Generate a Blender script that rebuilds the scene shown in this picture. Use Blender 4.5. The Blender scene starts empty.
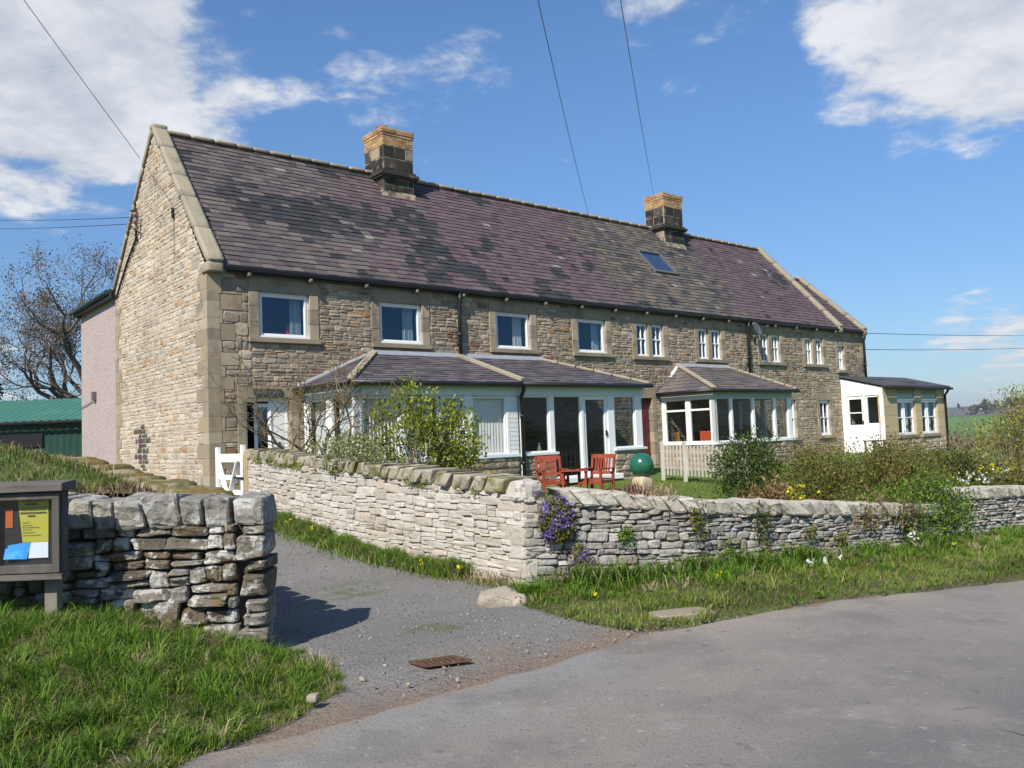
import bpy, math, random
import numpy as np
from mathutils import Vector, Matrix, noise as mnoise
R = random.Random(11)
rng = np.random.default_rng(11)
SC = bpy.context.scene
COL = SC.collection
rad = math.radians

# ------------------------------------------------------------------ helpers
SHIFT = {}

class MB:
    """collects polygons and links them as ONE mesh object"""
    def __init__(s):
        s.v = []; s.f = []; s.m = []; s.c = []
    def add(s, verts, faces, mi=0, col=None):
        o = len(s.v); s.v.extend(verts)
        for f in faces:
            s.f.append([i + o for i in f]); s.m.append(mi); s.c.append(col or (.5, .5, .5))
    def hexa(s, p, mi=0, col=None):
        s.add(p, [(0, 3, 2, 1), (4, 5, 6, 7), (0, 1, 5, 4), (1, 2, 6, 5), (2, 3, 7, 6), (3, 0, 4, 7)], mi, col)
    def box(s, x0, x1, y0, y1, z0, z1, mi=0, col=None):
        s.hexa([(x0, y0, z0), (x1, y0, z0), (x1, y1, z0), (x0, y1, z0), (x0, y0, z1), (x1, y0, z1), (x1, y1, z1), (x0, y1, z1)], mi, col)
    def bar(s, p, q, w, h, up=(0, 0, 1), mi=0, col=None):
        p = Vector(p); q = Vector(q); d = (q - p).normalized(); u = Vector(up)
        if abs(d.dot(u)) > .98: u = Vector((0, 1, 0))
        a = d.cross(u).normalized() * w / 2; b = a.cross(d).normalized() * h / 2
        s.hexa([tuple(x) for x in (p - a - b, p + a - b, q + a - b, q - a - b, p - a + b, p + a + b, q + a + b, q - a + b)], mi, col)
    def tube(s, pts, rr, n=6, mi=0, col=None, cap=True):
        pts = [Vector(p) for p in pts]; o = len(s.v)
        if not hasattr(rr, '__len__'): rr = [rr] * len(pts)
        ref = Vector((.3, .2, .93))
        for i, p in enumerate(pts):
            d = (pts[min(i + 1, len(pts) - 1)] - pts[max(i - 1, 0)]).normalized()
            a = d.cross(ref)
            if a.length < .05: a = d.cross(Vector((1, 0, 0)))
            a.normalize(); b = d.cross(a)
            for k in range(n):
                t = 2 * math.pi * k / n
                s.v.append(tuple(p + a * (rr[i] * math.cos(t)) + b * (rr[i] * math.sin(t))))
        for i in range(len(pts) - 1):
            for k in range(n):
                k2 = (k + 1) % n
                s.f.append([o + i * n + k, o + i * n + k2, o + (i + 1) * n + k2, o + (i + 1) * n + k]); s.m.append(mi); s.c.append(col or (.5,) * 3)
        if cap:
            for e, rev in ((0, True), (len(pts) - 1, False)):
                f = [o + e * n + k for k in range(n)]
                s.f.append(f[::-1] if rev else f); s.m.append(mi); s.c.append(col or (.5,) * 3)
    def lathe(s, c, prof, n=16, mi=0):
        o = len(s.v); c = Vector(c)
        for (r_, z) in prof:
            for k in range(n):
                t = 2 * math.pi * k / n; s.v.append((c.x + r_ * math.cos(t), c.y + r_ * math.sin(t), c.z + z))
        for i in range(len(prof) - 1):
            for k in range(n):
                k2 = (k + 1) % n
                s.f.append([o + i * n + k, o + i * n + k2, o + (i + 1) * n + k2, o + (i + 1) * n + k]); s.m.append(mi); s.c.append((.5,) * 3)
    def arr(s, V, F, mi=0, col=None):
        s.add([tuple(v) for v in V], F, mi, col)
    def build(s, name, mats, parent=None, smooth=False, bevel=0, loc=None):
        sh = SHIFT.get(parent.name, (0, 0, 0)) if parent else (loc or (0, 0, 0))
        V = np.array(s.v, dtype=np.float64).reshape(-1, 3) - np.array(sh)
        me = bpy.data.meshes.new(name)
        me.from_pydata([tuple(v) for v in V], [], s.f)
        if not isinstance(mats, (list, tuple)): mats = [mats]
        for m in mats: me.materials.append(m)
        me.polygons.foreach_set('material_index', s.m)
        at = me.attributes.new('Col', 'FLOAT_COLOR', 'FACE')
        ca = np.ones((len(s.f), 4), dtype=np.float32); ca[:, :3] = np.array(s.c, dtype=np.float32).reshape(-1, 3)
        at.data.foreach_set('color', ca.ravel())
        if smooth: me.polygons.foreach_set('use_smooth', [True] * len(s.f))
        me.update()
        o = bpy.data.objects.new(name, me); COL.objects.link(o)
        if parent:
            o.parent = parent; SHIFT[o.name] = sh
        elif loc: o.location = loc
        if bevel:
            b = o.modifiers.new('b', 'BEVEL'); b.width = bevel; b.segments = 2; b.limit_method = 'ANGLE'
        return o

def mesh_np(name, V, F, mats, parent=None, smooth=False, loc=None):
    """V (N,3), F (M,k) integer array with one face size"""
    V = np.asarray(V, dtype=np.float32); F = np.asarray(F, dtype=np.int32)
    sh = SHIFT.get(parent.name, (0, 0, 0)) if parent else (loc or (0, 0, 0))
    V = V - np.array(sh, dtype=np.float32)
    me = bpy.data.meshes.new(name); k = F.shape[1]
    me.vertices.add(len(V)); me.vertices.foreach_set('co', V.ravel())
    me.loops.add(F.size); me.loops.foreach_set('vertex_index', F.ravel())
    me.polygons.add(len(F)); me.polygons.foreach_set('loop_start', np.arange(0, F.size, k, dtype=np.int32))
    me.polygons.foreach_set('loop_total', np.full(len(F), k, dtype=np.int32))
    if smooth: me.polygons.foreach_set('use_smooth', np.ones(len(F), dtype=bool))
    if not isinstance(mats, (list, tuple)): mats = [mats]
    for m in mats: me.materials.append(m)
    me.update(calc_edges=True); me.validate()
    o = bpy.data.objects.new(name, me); COL.objects.link(o)
    if parent: o.parent = parent; SHIFT[o.name] = sh
    elif loc: o.location = loc
    return o

def tag(o, label, cat, group=None, kind=None):
    if label: o['label'] = label
    if cat: o['category'] = cat
    if group: o['group'] = group
    if kind: o['kind'] = kind
    return o

def thing(name, label, cat, loc=(0, 0, 0), rotz=0, group=None, shift=None):
    o = bpy.data.objects.new(name, None); COL.objects.link(o)
    o.location = loc; o.rotation_euler = (0, 0, rotz); o.empty_display_size = .2
    tag(o, label, cat, group); SHIFT[o.name] = shift if shift is not None else tuple(loc)
    return o

def copy_tree(o, parent=None):
    c = o.copy(); COL.objects.link(c)
    if parent: c.parent = parent
    SHIFT[c.name] = SHIFT.get(o.name, (0, 0, 0))
    for ch in list(o.children): copy_tree(ch, c)
    return c

def sst(x, a=0., b=1.):
    t = np.clip((x - a) / (b - a), 0, 1); return t * t * (3 - 2 * t)

# ------------------------------------------------------------------ house frame: x along the front, y away from the road, z up
TH = rad(40.0); DX = Vector((math.cos(TH), math.sin(TH), 0)); GX = Vector((-math.sin(TH), math.cos(TH), 0))
P0 = Vector((-6.30, 17.20, .5))
def H(t, s, h): return P0 + DX * t + GX * s + Vector((0, 0, h))
def loc2(x, y):
    return (x - P0.x) * DX.x + (y - P0.y) * DX.y, (x - P0.x) * GX.x + (y - P0.y) * GX.y
def house_thing(name, label, cat, t0, s0=0., h0=0., group=None):
    return thing(name, label, cat, tuple(H(t0, s0, h0)), TH, group, shift=(t0, s0, h0))

class Wall:
    """vertical plane in the house frame: a along it, c outwards, h up"""
    def __init__(s, o, e):
        s.o = o; s.e = e; s.n = (e[1], -e[0])
    def pt(s, a, c, h):
        return (s.o[0] + s.e[0] * a + s.n[0] * c, s.o[1] + s.e[1] * a + s.n[1] * c, h)
    def box(s, mb, a0, a1, c0, c1, h0, h1, mi=0, col=None):
        # winding follows the box() order: a=x, c=-y
        mb.hexa([s.pt(a0, c1, h0), s.pt(a1, c1, h0), s.pt(a1, c0, h0), s.pt(a0, c0, h0), s.pt(a0, c1, h1), s.pt(a1, c1, h1), s.pt(a1, c0, h1), s.pt(a0, c0, h1)], mi, col)
    def quad(s, mb, a0, a1, c, h0, h1, mi=0):
        mb.add([s.pt(a0, c, h0), s.pt(a1, c, h0), s.pt(a1, c, h1), s.pt(a0, c, h1)], [(0, 1, 2, 3)], mi)
    def sheet(s, mb, a0, a1, h0, h1, holes, c=0., mi=0):
        xs = sorted({a0, a1, *[q for r_ in holes for q in (r_[0], r_[1]) if a0 < q < a1]})
        zs = sorted({h0, h1, *[q for r_ in holes for q in (r_[2], r_[3]) if h0 < q < h1]})
        for i in range(len(xs) - 1):
            for j in range(len(zs) - 1):
                xm = (xs[i] + xs[i + 1]) / 2; zm = (zs[j] + zs[j + 1]) / 2
                if any(r_[0] < xm < r_[1] and r_[2] < zm < r_[3] for r_ in holes): continue
                s.quad(mb, xs[i], xs[i + 1], c, zs[j], zs[j + 1], mi)

# ------------------------------------------------------------------ materials
def new_mat(name):
    m = bpy.data.materials.new(name); m.use_nodes = True
    nt = m.node_tree; nt.nodes.clear()
    out = nt.nodes.new('ShaderNodeOutputMaterial')
    return m, nt, out
def _n(nt, t, **kw):
    n = nt.nodes.new(t)
    for k, v in kw.items(): setattr(n, k, v)
    return n
def _noise(nt, vec, scale, detail=4, rough=.6, dist=0.):
    n = _n(nt, 'ShaderNodeTexNoise'); n.inputs['Scale'].default_value = scale; n.inputs['Detail'].default_value = detail
    n.inputs['Roughness'].default_value = rough; n.inputs['Distortion'].default_value = dist
    nt.links.new(vec, n.inputs['Vector']); return n.outputs['Fac']
def _range(nt, sock, lo, hi, a=0., b=1.):
    n = _n(nt, 'ShaderNodeMapRange', interpolation_type='SMOOTHSTEP')
    n.inputs['From Min'].default_value = lo; n.inputs['From Max'].default_value = hi
    n.inputs['To Min'].default_value = a; n.inputs['To Max'].default_value = b
    nt.links.new(sock, n.inputs['Value']); return n.outputs['Result']
def _mix(nt, a, b, fac, blend='MIX'):
    n = _n(nt, 'ShaderNodeMix', data_type='RGBA', blend_type=blend)
    for sock, val in ((n.inputs[6], a), (n.inputs[7], b), (n.inputs[0], fac)):
        if isinstance(val, (int, float)): sock.default_value = val
        elif isinstance(val, tuple): sock.default_value = (*val[:3], 1)
        else: nt.links.new(val, sock)
    return n.outputs[2]
def _math(nt, op, a, b=None):
    n = _n(nt, 'ShaderNodeMath', operation=op)
    for i, val in enumerate((a, b)):
        if val is None: continue
        if isinstance(val, (int, float)): n.inputs[i].default_value = val
        else: nt.links.new(val, n.inputs[i])
    return n.outputs[0]

def mat(name, base, layers=(), rough=.85, bump=(), spec=.3, attr=False, stretch=None, coords='Object', metal=0., sheen=0., rlayers=(), transl=0.):
    """base: one colour, or a list of colours picked per mesh island; attr=True multiplies/uses the face colour 'Col'.
    layers: (colour, scale, lo, hi, amount[, blend]) noise masks over it; bump: (scale, strength, distance)"""
    m, nt, out = new_mat(name); L = nt.links
    tc = _n(nt, 'ShaderNodeTexCoord'); vec = tc.outputs[coords]
    if stretch:
        mp = _n(nt, 'ShaderNodeMapping'); mp.inputs['Scale'].default_value = stretch; L.new(vec, mp.inputs['Vector']); vec = mp.outputs['Vector']
    if attr:
        at = _n(nt, 'ShaderNodeAttribute', attribute_name='Col'); col = at.outputs['Color']
    elif isinstance(base, list):
        g = _n(nt, 'ShaderNodeNewGeometry'); cr = _n(nt, 'ShaderNodeValToRGB'); cr.color_ramp.interpolation = 'CONSTANT' if len(base) > 3 else 'LINEAR'
        el = cr.color_ramp.elements
        while len(el) < len(base): el.new(.5)
        for i, c in enumerate(base):
            el[i].position = i / len(base) if len(base) > 3 else i / max(1, len(base) - 1); el[i].color = (*c, 1)
        L.new(g.outputs['Random Per Island'], cr.inputs['Fac']); col = cr.outputs['Color']
    else:
        rg = _n(nt, 'ShaderNodeRGB'); rg.outputs[0].default_value = (*base, 1); col = rg.outputs[0]
    for ly in layers:
        c, sc, lo, hi, am = ly[:5]; bl = ly[5] if len(ly) > 5 else 'MIX'
        f = _range(nt, _noise(nt, vec, sc, 5, .62), lo, hi, 0, am)
        col = _mix(nt, col, c, f, bl)
    bs = _n(nt, 'ShaderNodeBsdfPrincipled')
    L.new(col, bs.inputs['Base Color']); bs.inputs['Roughness'].default_value = rough
    bs.inputs['Specular IOR Level'].default_value = spec; bs.inputs['Metallic'].default_value = metal
    prev = None
    for sc, st, di in bump:
        b = _n(nt, 'ShaderNodeBump'); b.inputs['Strength'].default_value = st; b.inputs['Distance'].default_value = di
        L.new(_noise(nt, vec, sc, 6, .65), b.inputs['Height'])
        if prev: L.new(prev, b.inputs['Normal'])
        prev = b.outputs['Normal']
    if prev: L.new(prev, bs.inputs['Normal'])
    sh = bs.outputs[0]
    if transl:
        tr = _n(nt, 'ShaderNodeBsdfTranslucent'); L.new(col, tr.inputs['Color'])
        mx = _n(nt, 'ShaderNodeMixShader'); mx.inputs[0].default_value = transl
        L.new(sh, mx.inputs[1]); L.new(tr.outputs[0], mx.inputs[2]); sh = mx.outputs[0]
    L.new(sh, out.inputs['Surface'])
    return m

def glass_mat(name, tint=(.9, .93, .95), refl=.10, edge=.75, gcol=(.95, .97, 1)):
    m, nt, out = new_mat(name); L = nt.links
    tr = _n(nt, 'ShaderNodeBsdfTransparent'); tr.inputs['Color'].default_value = (*tint, 1)
    gl = _n(nt, 'ShaderNodeBsdfGlossy'); gl.inputs['Roughness'].default_value = .015; gl.inputs['Color'].default_value = (*gcol, 1)
    lw = _n(nt, 'ShaderNodeLayerWeight'); lw.inputs['Blend'].default_value = .5
    p = _math(nt, 'POWER', lw.outputs['Facing'], 4.0)
    f = _math(nt, 'ADD', _math(nt, 'MULTIPLY', p, edge), refl)
    tc = _n(nt, 'ShaderNodeTexCoord'); b = _n(nt, 'ShaderNodeBump'); b.inputs['Strength'].default_value = .06; b.inputs['Distance'].default_value = .02
    L.new(_noise(nt, tc.outputs['Object'], 1.6, 1), b.inputs['Height']); L.new(b.outputs['Normal'], gl.inputs['Normal'])
    mx = _n(nt, 'ShaderNodeMixShader'); L.new(f, mx.inputs[0]); L.new(tr.outputs[0], mx.inputs[1]); L.new(gl.outputs[0], mx.inputs[2])
    L.new(mx.outputs[0], out.inputs['Surface'])
    return m

M = {}
sand = [(.35, .285, .205), (.31, .248, .18), (.39, .322, .238), (.27, .218, .16), (.34, .28, .21), (.31, .24, .165), (.37, .312, .235), (.265, .222, .17), (.225, .187, .142)]
M['facade'] = mat('rubble sandstone', None, [((.20, .17, .13), 1.1, .48, .72, .45), ((.10, .085, .07), 7., .60, .74, .5), ((.5, .45, .36), 16., .60, .78, .4)], attr=True, bump=[(9, .7, .03), (38, .5, .012)])
M['gable_mortar'] = mat('pale lime mortar', (.42, .355, .27), [((.34, .28, .20), 3., .45, .7, .6)], bump=[(30, .5, .01)])
M['mortar'] = mat('lime mortar', (.31, .25, .178), [((.23, .185, .13), 3., .45, .7, .6)], bump=[(30, .5, .01)])
M['ashlar'] = mat('dressed sandstone', [(.33, .265, .18), (.29, .235, .16), (.365, .30, .21), (.265, .217, .15), (.315, .245, .158), (.345, .288, .205)], [((.13, .112, .09), 1.4, .46, .68, .75), ((.30, .17, .085), 3.1, .66, .72, .6), ((.5, .44, .33), 20., .58, .8, .35)], bump=[(14, .35, .012), (60, .4, .005)])
M['coping'] = mat('weathered coping stone', [(.32, .27, .195), (.285, .245, .18), (.35, .30, .215)], [((.13, .125, .10), 1.8, .5, .7, .6), ((.16, .085, .055), 2.3, .66, .70, .7), ((.22, .22, .12), 5., .55, .75, .5)], bump=[(12, .5, .02), (50, .4, .006)])
M['slate'] = mat('roof slate', None, [((.05, .05, .05), 14., .55, .8, .5), ((.24, .225, .205), 26., .68, .8, .35)], attr=True, rough=.68, spec=.35, bump=[(25, .3, .006)])
M['porch_slate'] = mat('grey slate', [(.082, .072, .078), (.10, .088, .092), (.068, .06, .066), (.115, .10, .105)], [((.19, .17, .16), 6., .58, .75, .35)], rough=.55, spec=.45, bump=[(25, .25, .005)])
M['under'] = mat('roof felt', (.03, .028, .027))
M['upvc'] = mat('white window frame', (.76, .76, .745), [((.50, .49, .45), 3.5, .55, .8, .4)], rough=.4, spec=.4)
M['fascia'] = mat('pale painted fascia', (.66, .70, .70), [((.45, .47, .45), 4., .55, .85, .4)], rough=.5)
M['black'] = mat('black gutter plastic', (.014, .014, .016), [((.05, .05, .05), 12., .55, .8, .5)], rough=.4, spec=.4)
M['lead'] = mat('lead flashing', (.46, .48, .50), [((.6, .62, .63), 5., .5, .75, .7), ((.18, .19, .2), 11., .6, .8, .5)], rough=.5, spec=.4)
M['glass'] = glass_mat('window glass', refl=.11, edge=.5, gcol=(.45, .72, 1))  # blue gloss colour stands in for a bluer mirrored sky
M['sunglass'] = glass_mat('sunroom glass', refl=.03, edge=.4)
M['darkglass'] = glass_mat('shade tinted sunroom glass', tint=(.50, .54, .54), refl=.03, edge=.4)  # dark tint puts the dim room's shade into the glass
M['porchglass'] = glass_mat('porch glass', tint=(.68, .71, .70), refl=.03, edge=.4)  # greyer tint puts the porch's inner shade into the glass
M['caseglass'] = glass_mat('display case glass', refl=.05, edge=.5)
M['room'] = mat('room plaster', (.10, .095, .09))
M['curtain'] = mat('curtain cloth', (.62, .64, .62), transl=.25, rough=.9)
M['curtain_blue'] = mat('blue green curtain cloth', (.36, .47, .48), transl=.25, rough=.9)
M['blind'] = mat('cream blind slats', [(.78, .75, .66), (.83, .80, .72)], rough=.7, transl=.2)
M['skyglass'] = glass_mat('rooflight glass', refl=.25, edge=.4)
M['reddoor'] = mat('dark red painted door', (.10, .018, .022), rough=.35, spec=.5)
M['rust'] = mat('rusty iron', (.10, .055, .03), [((.19, .11, .06), 14., .5, .7, .8), ((.04, .03, .025), 30., .55, .75, .7)], rough=.8, bump=[(60, .4, .004)])
M['pink'] = mat('pink pebble render', (.43, .345, .32), [((.35, .275, .255), 1.6, .45, .75, .5), ((.60, .50, .47), 22., .52, .62, .8), ((.25, .19, .175), 27., .56, .66, .7)], bump=[(24, 1., .05)])
M['brick'] = mat('buff chimney brick', [(.42, .265, .13), (.36, .20, .09), (.47, .32, .17), (.32, .17, .08), (.40, .28, .16)], [((.12, .075, .05), 3.2, .50, .66, .75), ((.05, .04, .03), 8., .62, .75, .6)], bump=[(40, .5, .006)])
M['soot'] = mat('sooty chimney stone', [(.028, .024, .02), (.04, .034, .028), (.022, .02, .018), (.06, .05, .04)], [((.26, .215, .15), 3.4, .55, .72, .75)], bump=[(14, .6, .02)])
M['buff'] = mat('sooty buff mortar', (.34, .285, .20), [((.045, .04, .033), 2.6, .42, .60, .9)], bump=[(25, .5, .012)])
M['pot'] = mat('clay pot', (.20, .11, .07), [((.05, .04, .035), 8., .5, .7, .7)])
wallc = [(.34, .32, .285), (.28, .262, .23), (.39, .37, .335), (.235, .215, .185), (.35, .32, .27), (.31, .30, .275), (.42, .40, .365), (.26, .225, .175)]
M['drystone_dark'] = mat('lichened gritstone', [(.15, .13, .10), (.20, .175, .14), (.12, .095, .065), (.18, .16, .13), (.14, .11, .07), (.24, .22, .19), (.10, .085, .065)],
    [((.52, .50, .455), 4.2, .53, .60, .9), ((.15, .10, .035), 3.1, .55, .66, .85), ((.03, .026, .022), 9., .58, .68, .8), ((.60, .585, .54), 22., .60, .70, .65)], bump=[(8, .9, .05), (26, .8, .025), (80, .5, .008)])
M['drystone_light'] = mat('pale field stone', [(.47, .435, .375), (.43, .395, .335), (.51, .475, .415), (.455, .42, .365), (.40, .36, .295), (.49, .45, .39), (.45, .39, .315)],
    [((.28, .24, .18), 6., .58, .74, .55), ((.42, .24, .12), 1.5, .64, .74, .45), ((.62, .58, .50), 15., .55, .75, .5), ((.11, .10, .08), 19., .66, .75, .6)], bump=[(11, .8, .035), (42, .6, .012)])
M['drystone_grey'] = mat('grey field stone', wallc,
    [((.13, .125, .11), 4.5, .56, .72, .6), ((.56, .545, .50), 12., .56, .70, .65), ((.26, .20, .11), 1.8, .62, .74, .5), ((.05, .048, .04), 21., .62, .74, .6)], bump=[(10, .9, .035), (40, .6, .012)])
M['joint'] = mat('earth in the joints', (.075, .06, .043), [((.13, .105, .07), 6., .5, .7, .7)], bump=[(30, .6, .02)])
M['joint_light'] = mat('sandy mortar in the joints', (.34, .265, .175), [((.43, .34, .22), 6., .5, .7, .7), ((.10, .085, .06), 9., .58, .7, .7)], bump=[(30, .6, .02)])
M['mosscope'] = mat('mossy coping stone', [(.30, .27, .20), (.34, .305, .225), (.26, .235, .17)], [((.40, .38, .30), 9., .5, .7, .5), ((.13, .13, .03), 3.2, .46, .6, .8), ((.06, .06, .04), 17., .62, .72, .6)], bump=[(12, .7, .03), (55, .5, .008)])
M['palecope'] = mat('pale coping stone', [(.42, .385, .315), (.37, .335, .27), (.46, .43, .36)], [((.56, .53, .465), 8., .5, .7, .6), ((.14, .13, .09), 5., .58, .7, .6), ((.06, .06, .05), 17., .64, .72, .6)], bump=[(12, .8, .03), (55, .5, .008)])
M['darkcope'] = mat('lichened coping stone', [(.27, .255, .22), (.23, .215, .185), (.31, .29, .25)], [((.50, .485, .45), 6.5, .50, .63, .8), ((.10, .09, .065), 9., .57, .7, .7), ((.56, .55, .51), 26., .6, .7, .6)], bump=[(7, .9, .045), (26, .8, .025), (85, .5, .008)])
M['boardwood'] = mat('weathered grey wood', (.075, .066, .058), [((.155, .14, .125), 5., .45, .75, .8), ((.035, .03, .026), 11., .55, .75, .7)], stretch=(1, 1, .18), rough=.8, bump=[(18, .5, .006)])
M['boardwood_h'] = mat('weathered grey board', (.095, .085, .075), [((.17, .155, .14), 5., .45, .75, .8), ((.035, .03, .026), 11., .55, .75, .7)], stretch=(.15, 1, 1), rough=.8, bump=[(18, .5, .006)])
M['casein'] = mat('dark display felt', (.022, .019, .017))
M['yellow'] = mat('yellow paper', (.45, .41, .05), rough=.75, transl=.1)
M['print'] = mat('dark print', (.06, .055, .02))
M['bluepaper'] = mat('blue leaflet', (.02, .24, .62), [((.05, .38, .78), 9., .5, .6, .8)], rough=.5)
M['whitepaper'] = mat('white leaflet', (.62, .64, .68), rough=.7)
M['orangepaper'] = mat('orange card', (.42, .09, .012), rough=.7)
M['whitepaint'] = mat('white gloss paint', (.82, .82, .80), [((.55, .53, .47), 6., .62, .8, .4)], rough=.4, spec=.4)
M['chairred'] = mat('red stained hardwood', (.27, .05, .024), [((.15, .028, .016), 8., .45, .7, .7), ((.34, .10, .055), 22., .6, .75, .5)], rough=.55, stretch=(1, 1, .3))
M['ball'] = mat('green glazed ball', (.016, .105, .062), [((.03, .17, .10), 5., .45, .7, .7), ((.05, .07, .04), 12., .62, .72, .5)], rough=.22, spec=.6)
M['fence'] = mat('silvered picket wood', [(.46, .42, .355), (.40, .365, .305), (.50, .46, .395)], [((.16, .14, .105), 9., .55, .75, .6)], stretch=(1, 1, .25), rough=.85)
M['dish'] = mat('shade grey dish', (.09, .095, .10), rough=.5)  # grey darkened so the dish's shaded side is in its colour
M['barnroof'] = mat('green corrugated sheet', (.05, .155, .115), [((.085, .21, .16), 1.2, .5, .7, .6), ((.04, .10, .08), 5., .58, .75, .5)], rough=.55)
M['barnwall'] = mat('dark green sheet', (.012, .045, .033), [((.02, .075, .055), 2., .5, .7, .6)], rough=.6)
M['bark'] = mat('grey brown bark', (.125, .10, .078), [((.19, .16, .125), 6., .5, .7, .6)], bump=[(20, .6, .02)])
M['twig'] = mat('brown twig', [(.16, .115, .065), (.20, .15, .085), (.12, .085, .05)], rough=.8)
M['bud'] = mat('brown tree buds', [(.17, .125, .09), (.13, .10, .075), (.21, .155, .11)], transl=.2)
def leafm(name, cols, tr=.3): M[name] = mat(name, cols, rough=.5, spec=.25, transl=tr)
leafm('spring leaf', [(.20, .23, .02), (.26, .29, .025), (.15, .185, .02), (.31, .32, .05), (.11, .14, .02)])
leafm('olive leaf', [(.13, .145, .022), (.17, .175, .028), (.09, .11, .018), (.20, .185, .04), (.14, .11, .04), (.22, .22, .04)])
leafm('dark leaf', [(.04, .06, .014), (.06, .08, .018), (.03, .045, .012), (.10, .10, .024)])
leafm('darkgreen leaf', [(.045, .075, .016), (.07, .10, .02), (.03, .05, .012), (.10, .13, .025)])
leafm('bright leaf', [(.11, .20, .02), (.15, .26, .03), (.08, .15, .018), (.19, .30, .04)])
leafm('dead leaf', [(.20, .11, .055), (.26, .15, .08), (.14, .075, .04), (.30, .20, .12)], .2)
leafm('willow leaf', [(.27, .30, .05), (.33, .35, .07), (.22, .25, .04)])
leafm('cream leaf', [(.34, .35, .18), (.44, .44, .27), (.16, .20, .06), (.28, .31, .13), (.11, .14, .035)])
leafm('ivy leaf', [(.012, .022, .009), (.02, .035, .012), (.03, .045, .016)], .15)
M['lilac'] = mat('lilac petal', [(.20, .13, .40), (.27, .19, .48), (.15, .09, .31), (.33, .25, .52)], transl=.2)
M['daffodil'] = mat('yellow petal', [(.75, .62, .02), (.80, .68, .05)], transl=.2)
M['narcissus'] = mat('white petal', [(.78, .78, .68), (.80, .79, .72)], transl=.2)
def grassm(name, cols): M[name] = mat(name, cols, rough=.6, spec=.25, transl=.42)
grassm('verge grass', [(.125, .22, .022), (.09, .175, .018), (.155, .26, .028), (.065, .13, .014), (.19, .28, .04), (.11, .19, .02), (.36, .30, .16), (.14, .235, .026), (.055, .10, .014)])
grassm('bank grass', [(.10, .16, .024), (.14, .20, .03), (.075, .12, .018), (.26, .215, .10), (.16, .20, .04), (.11, .17, .024), (.18, .15, .065)])
grassm('straw', [(.40, .33, .19), (.48, .40, .25), (.31, .235, .13)])
grassm('short grass', [(.15, .205, .03), (.19, .24, .036), (.12, .165, .024), (.24, .24, .07)])
M['tuft green'] = None
grassm('tuft green', [(.12, .22, .024), (.155, .265, .028), (.09, .18, .02), (.185, .295, .035)])
grassm('tuft dark', [(.075, .15, .016), (.10, .185, .02), (.055, .12, .014)])
grassm('tuft yellow', [(.19, .25, .035), (.24, .27, .05), (.16, .22, .03), (.33, .29, .12)])
M['stem_red'] = mat('reddish dry stems', [(.20, .10, .08), (.15, .075, .06), (.30, .20, .13)])
M['soil'] = mat('verge soil', (.085, .07, .035), [((.08, .11, .02), 2.5, .42, .65, .8), ((.20, .16, .10), 9., .56, .72, .6)], bump=[(20, .8, .03)])
M['lawn'] = mat('mown lawn', (.085, .15, .022), [((.12, .18, .03), 1.2, .45, .7, .7), ((.05, .095, .015), 7., .5, .75, .6), ((.16, .17, .05), 24., .58, .75, .5)], bump=[(60, .8, .02)])
M['bed'] = mat('garden soil', (.06, .045, .03), [((.09, .10, .03), 2., .45, .6, .7)], bump=[(20, .9, .04)])
# ------------------------------------------------------------------ stones
_TPL = {}
def cube_tpl(n):
    if n in _TPL: return _TPL[n]
    idx = {}; V = []; F = []
    def vid(p):
        k = tuple(int(round(c * n)) for c in p)
        if k not in idx: idx[k] = len(V); V.append([c * 2 - 1 for c in p])
        return idx[k]
    for ax in range(3):
        for side in (0, 1):
            for i in range(n):
                for j in range(n):
                    q = []
                    for (a, b) in ((i, j), (i + 1, j), (i + 1, j + 1), (i, j + 1)):
                        p = [0, 0, 0]; p[ax] = side; p[(ax + 1) % 3] = a / n; p[(ax + 2) % 3] = b / n
                        q.append(vid(p))
                    F.append(q if side else q[::-1])
    V = np.array(V); V = np.sign(V) * np.abs(V) ** (.62 if n > 2 else 1.)
    _TPL[n] = (V, np.array(F)); return _TPL[n]

def rock(size, e=5., amp=.08, n=4, freq=2.2):
    """unit-cube based boulder: returns vertices (centred) and faces"""
    V, F = cube_tpl(n)
    k = (np.abs(V) ** e).sum(1) ** (1 / e)
    P = V / k[:, None]
    d = np.zeros(len(P))
    for w, a in ((1., 1.), (1.7, .7), (2.9, .5), (4.6, .3)):
        q = rng.normal(size=3) * freq * w; d += a * np.sin(P @ q + rng.uniform(0, 6.28))
    sk = rng.normal(size=(3, 3)) * amp * .35; np.fill_diagonal(sk, 0)
    # each of the eight corners is pulled about on its own, so that no two stones share a shape
    cr = rng.normal(size=(2, 2, 2, 3)) * amp * 1.5; t = (P + 1) / 2; o = 0
    for i in (0, 1):
        for j in (0, 1):
            for m in (0, 1):
                wgt = (t[:, 0] if i else 1 - t[:, 0]) * (t[:, 1] if j else 1 - t[:, 1]) * (t[:, 2] if m else 1 - t[:, 2]); o = o + wgt[:, None] * cr[i, j, m]
    P = P * (1 + amp * d[:, None] * .35) + P @ sk + o + rng.normal(size=P.shape) * amp * .2
    return P * (np.array(size) / 2), F

def place_rock(mb, c, size, ax, ay, az, **kw):
    mi = kw.pop('mi', 0)
    P, F = rock(size, **kw)
    B = np.array([ax, ay, az], dtype=float)
    mb.arr(P @ B + np.array(c, dtype=float), F.tolist(), mi)

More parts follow.
